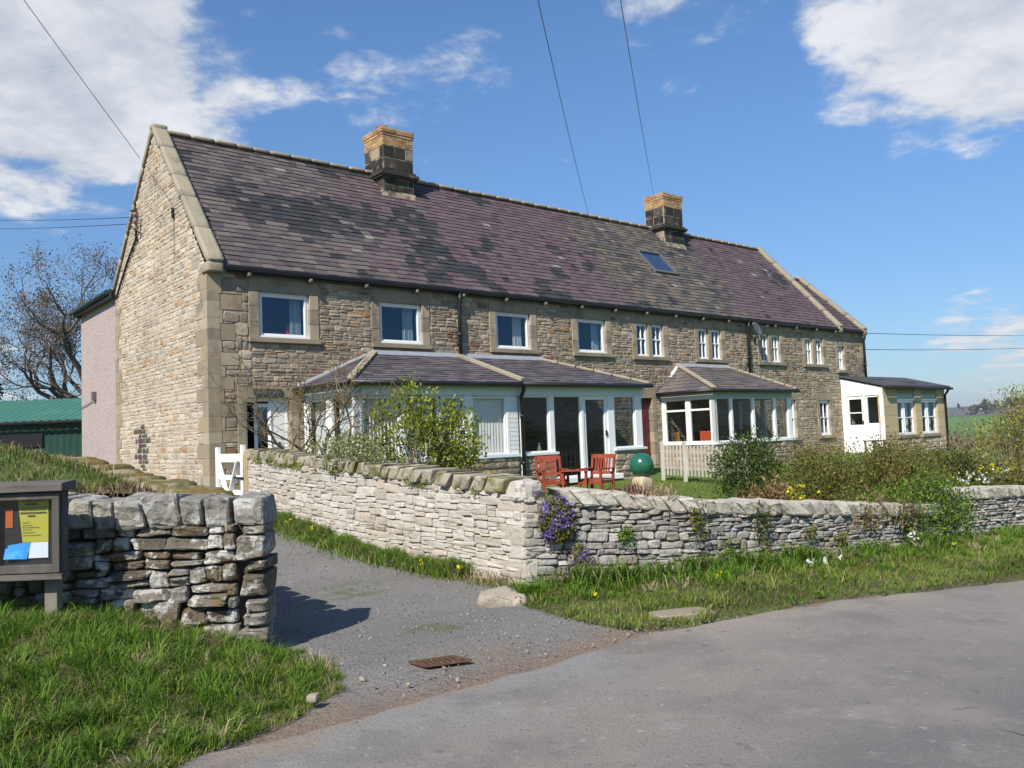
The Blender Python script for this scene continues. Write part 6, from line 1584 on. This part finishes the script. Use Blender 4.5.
aubrieta('large cushion of lilac purple flowers hanging below the coping near the wall corner', .36, .19, .19, .23, 1000, .05)
aubrieta('slim tuft of lilac purple flowers low on the wall near the ground', .62, .62, .07, .18, 300, .05)
def tuft(label, a, drop, rx, rz, lm='bright leaf', N=160, name='wall_fern', size=.045, P=None, cat='plant', group='green tufts in the road wall', out=.04):
    q = wall_pt(P or ROAD_WALL, a, 0, out); c = np.array([q[0], q[1], q[2] - drop])
    p = rng.normal(size=(N, 3)) * .5; C = c + np.stack([p[:, 0] * rx * WD[0], p[:, 0] * rx * WD[1], p[:, 2] * rz], 1) + rng.normal(size=(N, 3)) * .015 + np.array([.489, -.872, 0]) * np.abs(p[:, 1:2]) * .05
    V, F = leaf_arrays(C, size, np.tile([.4, -.8, .1], (N, 1)), .1, .4); o = mesh_np(name, V, F, M[lm], None, loc=tuple(c)); tag(o, label, cat, group)
tuft('round green tuft in the wall below the reddish grass on the coping', 1.12, .30, .09, .09)
tuft('long green plant trailing down the wall under the coping, beyond the reddish grass', 1.98, .10, .12, .26, 'olive leaf', 300)
tuft('bright fern low in the wall beyond the trailing plant', 2.42, .40, .10, .14, 'bright leaf', 180)
tuft('upper green plant of the pair growing one above the other', 2.95, .12, .14, .22, 'darkgreen leaf', 260)
tuft('lower green plant of the pair growing one above the other', 2.98, .42, .09, .18, 'olive leaf', 160)
tuft('small olive tuft in the middle of the road wall', 3.75, .22, .10, .07, 'olive leaf', 110)
tuft('olive plant under the hedge on the road wall', 4.3, .3, .12, .10, 'olive leaf', 140)
tuft('dark green sprig in the wall below the trailing green shrub', 5.6, .22, .10, .16, 'darkgreen leaf', 200)
q = wall_pt(ROAD_WALL, 1.35, .12, -.16)
def grass_tuft(name, label, c, n, h, m, w=.004, lean=.7, sp=.08, cat='grass tuft', group=None):
    X = c[0] + rng.normal(size=n) * sp; Y = c[1] + rng.normal(size=n) * sp * .7
    V, T = blades(X, Y, np.full(n, c[2]), h, w, lean); o = mesh_np(name, V, T, M[m], None, loc=tuple(c)); tag(o, label, cat, group); return o
grass_tuft('grass_tuft', 'reddish dry grass tuft growing on the wall coping before the stone pillar', q, 160, .2, 'stem_red', .005, .8, .10)
q2 = wall_pt(ROAD_WALL, 1.62, .12, -.12); grass_tuft('grass_tuft', 'straw coloured grass tuft on the wall coping beside the reddish one', q2, 140, .2, 'straw', .005, .9, .10)
def strip_moss(P, a0, a1, n, lm, label, lo=-.05, hi=.06, size=.035, out=.03):
    A = rng.uniform(a0, a1, n); C = []
    for a in A: q = wall_pt(P, a, R.uniform(lo, hi), out + R.uniform(-.02, .02)); C.append(q)
    C = np.array(C); nz = np.array([mnoise.noise(Vector(v * 3.)) for v in C]); C = C[nz > -.05]
    V, F = leaf_arrays(C, size, None, .2, .7); o = mesh_np('moss', V, F, M[lm]); tag(o, None, None, kind='stuff')
strip_moss(DRIVE_WALL, .2, 6.6, 2600, 'spring leaf', '', -.06, .05, .03, .03)
# daffodils
def daffs(label, x, y, z, n, m, h=.22, sp=.3, group=None):
    t = thing('daffodil_clump', label, 'flowers', (x, y, z), 0, group)
    X = x + rng.normal(size=n * 4) * sp; Y = y + rng.normal(size=n * 4) * sp * .5
    V, T = blades(X, Y, np.full(n * 4, z), h * .95, .006, .3); mesh_np('leaves', V, T, M['bright leaf'], t)
    C = np.stack([x + rng.normal(size=n) * sp, y + rng.normal(size=n) * sp * .5, z + h * rng.uniform(.75, 1.15, n)], 1)
    petals(np.repeat(C, 7, 0) + rng.normal(size=(n * 7, 3)) * .012, .036, m, t, 'flowers', np.array([.0, -.9, .3]))
daffs('clump of white narcissi behind the stepped end of the road wall', 7.75, 14.0, .10, 30, 'narcissus', .52, .26)
daffs('clump of yellow daffodils behind the white narcissi', 8.1, 14.3, .10, 18, 'daffodil', .58, .26)
daffs('few yellow daffodils among the olive shrubs', 4.28, 12.75, .10, 12, 'daffodil', .5, .12)
daffs('single white narcissi in the grass under the road wall', 5.0, 10.75, -.13, 4, 'narcissus', .26, .09)
daffs('white narcissi flowering in the long grass at the middle of the verge', 3.3, 9.15, -.04, 8, 'narcissus', .16, .10)

# ------------------------------------------------------------------ grass
def scatter(poly, n, zf, h, w, lean, m, hvar=None, name='grass', thin=None):
    q = poly_points(poly, n); x, y = q[:, 0], q[:, 1]
    if thin is not None: k = rng.random(len(x)) < thin(x, y); x, y = x[k], y[k]
    hh = np.full(len(x), h) * (hvar(x, y) if hvar is not None else 1)
    f = 6.28 * n2(x, y, .9, 4) + 2.2
    V, T = blades(x, y, zf(x, y), hh, w, lean, f)
    o = mesh_np(name, V, T, M[m]); tag(o, None, None, kind='stuff'); return o
lv = [(-4.2, 2.7), (-1.80, 4.2), (-1.36, 4.9), (-1.17, 5.48), (-1.36, 6.1), (-1.72, 6.5), (-1.95, 6.38), (-4.6, 6.4), (-6.2, 6.6), (-6.2, 2.0)]
lvz = lambda x, y: gz(x, y) + np.maximum(mound_z(x, y), -.02) + .008
edge_in = lambda x, y: sst(-1.15 - .42 * np.maximum(0, 5.4 - y) - .55 * np.maximum(0, y - 5.6) - x, .0, .45)
def tuft_scatter(poly, n, zf, per, h, w, rd, lean, m, hvf=None, thin=None):
    q = poly_points(poly, n); x, y = q[:, 0], q[:, 1]
    if thin is not None: k = rng.random(len(x)) < thin(x, y); x, y = x[k], y[k]
    tufts(x, y, zf, per, h, w, rd, lean, m, hv=None if hvf is None else hvf(x, y))
scatter(lv, 60000, lvz, .05, .0030, .9, 'short grass', thin=lambda x, y: .35 + .65 * n2(x, y, 3, 3))
tuft_scatter(lv, 1700, lvz, 34, .135, .0030, .035, .95, 'tuft green', lambda x, y: .35 + .75 * edge_in(x, y), lambda x, y: .25 + .75 * sst(n2(x, y, 2.4, 6), .35, .55))
tuft_scatter(lv, 1200, lvz, 30, .12, .0029, .035, .95, 'tuft dark', lambda x, y: .35 + .75 * edge_in(x, y), lambda x, y: .2 + .8 * sst(n2(x, y, 2.1, 2), .4, .6))
tuft_scatter(lv, 950, lvz, 26, .11, .0029, .04, 1.0, 'tuft yellow', lambda x, y: .4 + .7 * edge_in(x, y), lambda x, y: .15 + .85 * sst(n2(x, y, 1.9, 8), .45, .6))
tuft_scatter(lv, 480, lvz, 26, .12, .0030, .05, 1.5, 'straw', None, lambda x, y: sst(n2(x, y, 2.3, 9), .45, .62))
scatter([(-4.6, 5.9), (-3.0, 5.85), (-2.0, 6.1), (-1.9, 6.35), (-4.6, 6.35)], 5200, lvz, .10, .0036, 1.1, 'straw')
wy = lambda x: np.interp(x, ROADW[:, 0], ROADW[:, 1])
d2w = lambda x, y: (wy(x) - y) * .87
rvp = [(.0, 8.72), (-.12, 8.2), (.05, 7.72), (.35, 7.16), (.95, 6.66), (1.6, 6.93), (2.72, 7.66), (5.3, 8.85), (8.5, 10.72), (14, 13.9), (14, 17.1), (8.1, 13.0), (6.4, 11.85), (3.5, 10.05), (2.0, 9.18), (.35, 8.8)]
slab_ = lambda x, y: (np.abs(x - 1.36) < .24) & (np.abs(y - 7.13) < .13)
nearw = lambda x, y: 1 - sst(d2w(x, y) + .7 * (n2(x, y, 2, 3) - .5), .12, 1.15)
scatter(rvp, 62000, rv_z, .045, .004, .85, 'short grass', thin=lambda x, y: np.where(slab_(x, y), 0, .25 + .75 * n2(x, y, 2.7, 2)))
scatter(rvp, 14000, rv_z, .07, .0045, .9, 'verge grass', thin=lambda x, y: np.where(slab_(x, y), 0, .5))
rvt = rvp
tuft_scatter(rvt, 2100, rv_z, 30, .155, .0048, .05, 1.0, 'tuft green', lambda x, y: .35 + .65 * nearw(x, y), lambda x, y: np.where(slab_(x, y), 0, .06 + .94 * nearw(x, y)))
tuft_scatter(rvt, 1500, rv_z, 26, .14, .0045, .05, 1.0, 'tuft dark', lambda x, y: .35 + .65 * nearw(x, y), lambda x, y: np.where(slab_(x, y), 0, .03 + .97 * nearw(x, y) * sst(n2(x, y, 1.7, 5), .35, .6)))
tuft_scatter(rvt, 900, rv_z, 24, .14, .005, .05, 1.05, 'tuft yellow', None, lambda x, y: np.where(slab_(x, y), 0, .10 + .6 * nearw(x, y) * sst(n2(x, y, 2.1, 7), .5, .65)))
tuft_scatter(rvt, 160, rv_z, 26, .18, .005, .05, 1.4, 'straw', None, lambda x, y: np.where(slab_(x, y), 0, nearw(x, y)))
# long strap-leaved clumps against the wall
for k, (x, y, n, h) in enumerate(((.62, 8.55, 240, .27), (1.0, 8.65, 240, .27), (1.95, 8.95, 260, .28), (2.55, 9.3, 200, .26), (3.2, 9.65, 240, .28), (5.3, 10.85, 200, .27), (1.45, 8.75, 150, .25))):
    grass_tuft('strap_leaf_clump', ['clump of long strap leaves beside the purple flowers at the wall corner', 'clump of long strap leaves below the round green tuft in the wall', 'clump of long strap leaves below the long trailing wall plant', 'clump of long strap leaves beneath the paired wall plants', 'clump of long strap leaves beside the white narcissi in the verge', 'clump of long strap leaves farthest along the verge below the trailing shrub', 'thin clump of strap leaves between two bigger clumps'][k], (x, y, float(rv_z(np.array([x]), np.array([y]))[0])), n, h, 'verge grass', .0075, .85, .11, 'plant', 'strap leaf clumps under the road wall')
# drive wall strip
def dstrip(n, h, w, m, a0, a1, wd, hv=None, lean=.7):
    A = rng.uniform(a0, a1, n); O = np.abs(rng.normal(size=n)) * .5 * np.interp(A, [0, 1.2, 3, 5.5, 7.2], wd)
    x = CX - DX.x * O + GX.x * A - .03 * DX.x; y = CY - DX.y * O + GX.y * A - .03 * DX.y
    k = n2(x, y, 2.7, 2); V, T = blades(x, y, gz(x, y), h * (.5 + .9 * k) * np.exp(-O * .9), w, lean); o = mesh_np('grass', V, T, M[m]); tag(o, None, None, kind='stuff')
dstrip(15000, .22, .0055, 'verge grass', .9, 7.2, [.15, .22, .34, .46, .5]); dstrip(4000, .07, .005, 'short grass', .0, 6.5, [.3, .35, .45, .6, .6]); dstrip(900, .2, .005, 'straw', .0, 6, [.25, .25, .4, .4, .4], lean=1.1)
# dandelions
for nm, P_, lab in (('dandelion_patch', [(CX - DX.x * .22 + GX.x * a, CY - DX.y * .22 + GX.y * a) for a in (.9, 1.5, 1.7, 4.4, 5.2)], 'yellow dandelions in the grass at the foot of the pale drive wall'), ('dandelion_patch', [(.62, 7.75), (2.0, 8.5), (5.4, 10.4)], 'yellow dandelions in the roadside grass before the grey wall')):
    t = thing(nm, lab, 'flowers', (P_[0][0], P_[0][1], 0), 0, 'dandelions')
    C = np.array([[x + R.uniform(-.1, .1), y + R.uniform(-.1, .1), gzf(x, y) + R.uniform(.1, .17)] for x, y in P_ for _ in range(2)])
    petals(np.repeat(C, 8, 0) + rng.normal(size=(len(C) * 8, 3)) * .008, .028, 'daffodil', t, 'flowers', np.array([0, -.5, .8]))
# bank grass, lawn grass
def bank_pts(n, a0, a1, b0, b1):
    A = rng.uniform(a0, a1, n); B = rng.uniform(b0, b1, n)
    return -2.25 + e1[0] * A + GX.x * B, 6.78 + e1[1] * A + GX.y * B, bank_h(A, B), A, B
def bank_grass(n, h, w, m, rg, lean=.7, th=None, s=1):
    x, y, z, A, B = bank_pts(n, *rg); k = n2(x, y, 2.4, 5 * s); keep = rng.random(n) < (th(k) if th else 1)
    V, T = blades(x[keep], y[keep], z[keep], h * (.5 + .8 * k[keep]), w, lean); o = mesh_np('grass', V, T, M[m]); tag(o, None, None, kind='stuff')
bank_grass(34000, .10, .006, 'bank grass', (.1, 7, .1, 7), th=lambda k: .3 + .7 * k); bank_grass(3000, .18, .005, 'straw', (.2, 7, .1, 7), 1.2, th=lambda k: sst(k, .5, .7), s=2); bank_grass(1500, .10, .005, 'stem_red', (.35, 6, -.1, .5), .9, s=3)
x = rng.uniform(1, 6.5, 26000); y = rng.uniform(12.2, 22, 26000); xl_, yl_ = loc2(x, y); k = (yl_ < -2.6) & (xl_ > 0) & ((x - CX) * WN[0] + (y - CY) * WN[1] > .5)
V, T = blades(x[k], y[k], lawn_z(xl_[k], yl_[k]), np.full(k.sum(), .05), .006, .6); o = mesh_np('grass', V, T, M['short grass']); tag(o, None, None, kind='stuff')
CLOUDS = [((-.45, .80, .40), 3, 12.2, .36), ((-.34, .87, .375), 1, 8, .22), ((-.24, .90, .345), .5, 5, .10), ((.50, .775, .395), 3, 10, .34), ((.42, .835, .355), 1, 6.5, .22), ((.36, .82, .44), 1, 5, .2), ((-.215, .874, .436), 1, 8, .13), ((-.066, .904, .43), 1, 10, .12), ((.2, .88, .43), 1, 9, .13), ((.09, .913, .397), 1, 6, .09), ((.50, .865, .075), .5, 5, .20), ((-.55, .83, .07), .5, 5, .16)]
SKYTINT = (.74, .98, 1.17)
SKYSTR, SUNSTR, EXPO = .102, 5.0, .45
# ------------------------------------------------------------------ sky, sun, camera
SUN_EL, HX, HY = 42.0, .43, .903              # light travels towards (HX, HY)
w = bpy.data.worlds.new('World'); SC.world = w; w.use_nodes = True
nt = w.node_tree; nt.nodes.clear(); L = nt.links
out = nt.nodes.new('ShaderNodeOutputWorld'); bg = nt.nodes.new('ShaderNodeBackground'); L.new(bg.outputs[0], out.inputs['Surface'])
sky = nt.nodes.new('ShaderNodeTexSky'); sky.sky_type = 'NISHITA'; sky.sun_disc = False
sky.sun_elevation = rad(SUN_EL); sky.sun_rotation = math.atan2(-HX, -HY); sky.altitude = 150; sky.air_density = 1.0; sky.dust_density = .35; sky.ozone_density = 3.0
tc = nt.nodes.new('ShaderNodeTexCoord'); dirv = tc.outputs['Generated']
sep = nt.nodes.new('ShaderNodeSeparateXYZ'); L.new(dirv, sep.inputs[0])
den = _math(nt, 'ADD', _math(nt, 'MAXIMUM', sep.outputs['Z'], 0.0), .16)
cmb = nt.nodes.new('ShaderNodeCombineXYZ'); L.new(_math(nt, 'DIVIDE', sep.outputs['X'], den), cmb.inputs[0]); L.new(_math(nt, 'DIVIDE', sep.outputs['Y'], den), cmb.inputs[1])
cmb.inputs[2].default_value = .37
cv = cmb.outputs[0]
big = _noise(nt, cv, 2.3, 9, .55, .15); fine = _noise(nt, cv, 7.5, 8, .62, .2)
tot = None
for (d, rad_in, rad_out, amt) in CLOUDS:
    v = Vector(d).normalized()
    dp = nt.nodes.new('ShaderNodeVectorMath'); dp.operation = 'DOT_PRODUCT'; L.new(dirv, dp.inputs[0]); dp.inputs[1].default_value = v
    f = _range(nt, dp.outputs['Value'], math.cos(rad(rad_out)), math.cos(rad(rad_in)), 0, amt)
    tot = f if tot is None else _math(nt, 'MAXIMUM', tot, f)
field = _math(nt, 'ADD', _math(nt, 'ADD', _math(nt, 'MULTIPLY', big, .60), _math(nt, 'MULTIPLY', fine, .36)), tot)
cover = _range(nt, field, .61, .755)
above = _range(nt, sep.outputs['Z'], -.01, .02)
cover = _math(nt, 'MULTIPLY', cover, above)
shade = _range(nt, _math(nt, 'ADD', _math(nt, 'MULTIPLY', big, .5), _math(nt, 'MULTIPLY', fine, .5)), .35, .65)
cc = _mix(nt, (3.9, 4.2, 4.8), (6.4, 6.45, 6.55), shade)
hz = _range(nt, sep.outputs['Z'], -.02, .45)
tint = _mix(nt, (.53, .64, .76), SKYTINT, hz)
skyc = _mix(nt, sky.outputs[0], tint, 1., 'MULTIPLY')
col = _mix(nt, skyc, cc, _math(nt, 'MULTIPLY', cover, .92))
L.new(col, bg.inputs['Color']); bg.inputs['Strength'].default_value = SKYSTR
sun = bpy.data.lights.new('sun', 'SUN'); sun.energy = SUNSTR; sun.angle = rad(.53); sun.color = (1., .94, .85)
so = bpy.data.objects.new('sun', sun); COL.objects.link(so)
ce = math.cos(rad(SUN_EL)); n_ = math.hypot(HX, HY)
so.rotation_euler = Vector((HX / n_ * ce, HY / n_ * ce, -math.sin(rad(SUN_EL)))).to_track_quat('-Z', 'Y').to_euler()
so.location = (-6, -12, 14)
hz_m = bpy.data.materials.new('haze'); hz_m.use_nodes = True; hn = hz_m.node_tree; hn.nodes.clear()
ho = hn.nodes.new('ShaderNodeOutputMaterial'); hv = hn.nodes.new('ShaderNodeVolumePrincipled'); hv.inputs['Density'].default_value = .00019; hv.inputs['Color'].default_value = (.86, .92, 1, 1); hv.inputs['Anisotropy'].default_value = .2
hn.links.new(hv.outputs[0], ho.inputs['Volume'])
mb = MB(); mb.box(-7200, 7200, -7200, 7200, -8, 90); o = mb.build('haze', hz_m); tag(o, None, None, kind='stuff')
cam = bpy.data.cameras.new('camera'); co = bpy.data.objects.new('camera', cam); COL.objects.link(co); SC.camera = co
cam.sensor_fit = 'HORIZONTAL'; cam.sensor_width = 36; cam.lens = 830 / 1024 * 36; cam.clip_start = .05; cam.clip_end = 20000
p_, r__ = rad(3.54), rad(2.24)
co.matrix_world = Matrix.Translation((0, 0, 1.6)) @ Matrix.Rotation(rad(90) + p_, 4, 'X') @ Matrix.Rotation(-r__, 4, 'Z')
vs = SC.view_settings; vs.view_transform = 'Standard'; vs.look = 'None'; vs.exposure = EXPO; vs.gamma = 1; vs.use_curve_mapping = False
SC.cycles.max_bounces = 8; SC.cycles.transparent_max_bounces = 12; SC.cycles.diffuse_bounces = 3; SC.cycles.glossy_bounces = 3
SC.cycles.use_denoising = True; SC.cycles.caustics_reflective = False; SC.cycles.caustics_refractive = False
SC.cycles.use_adaptive_sampling = True
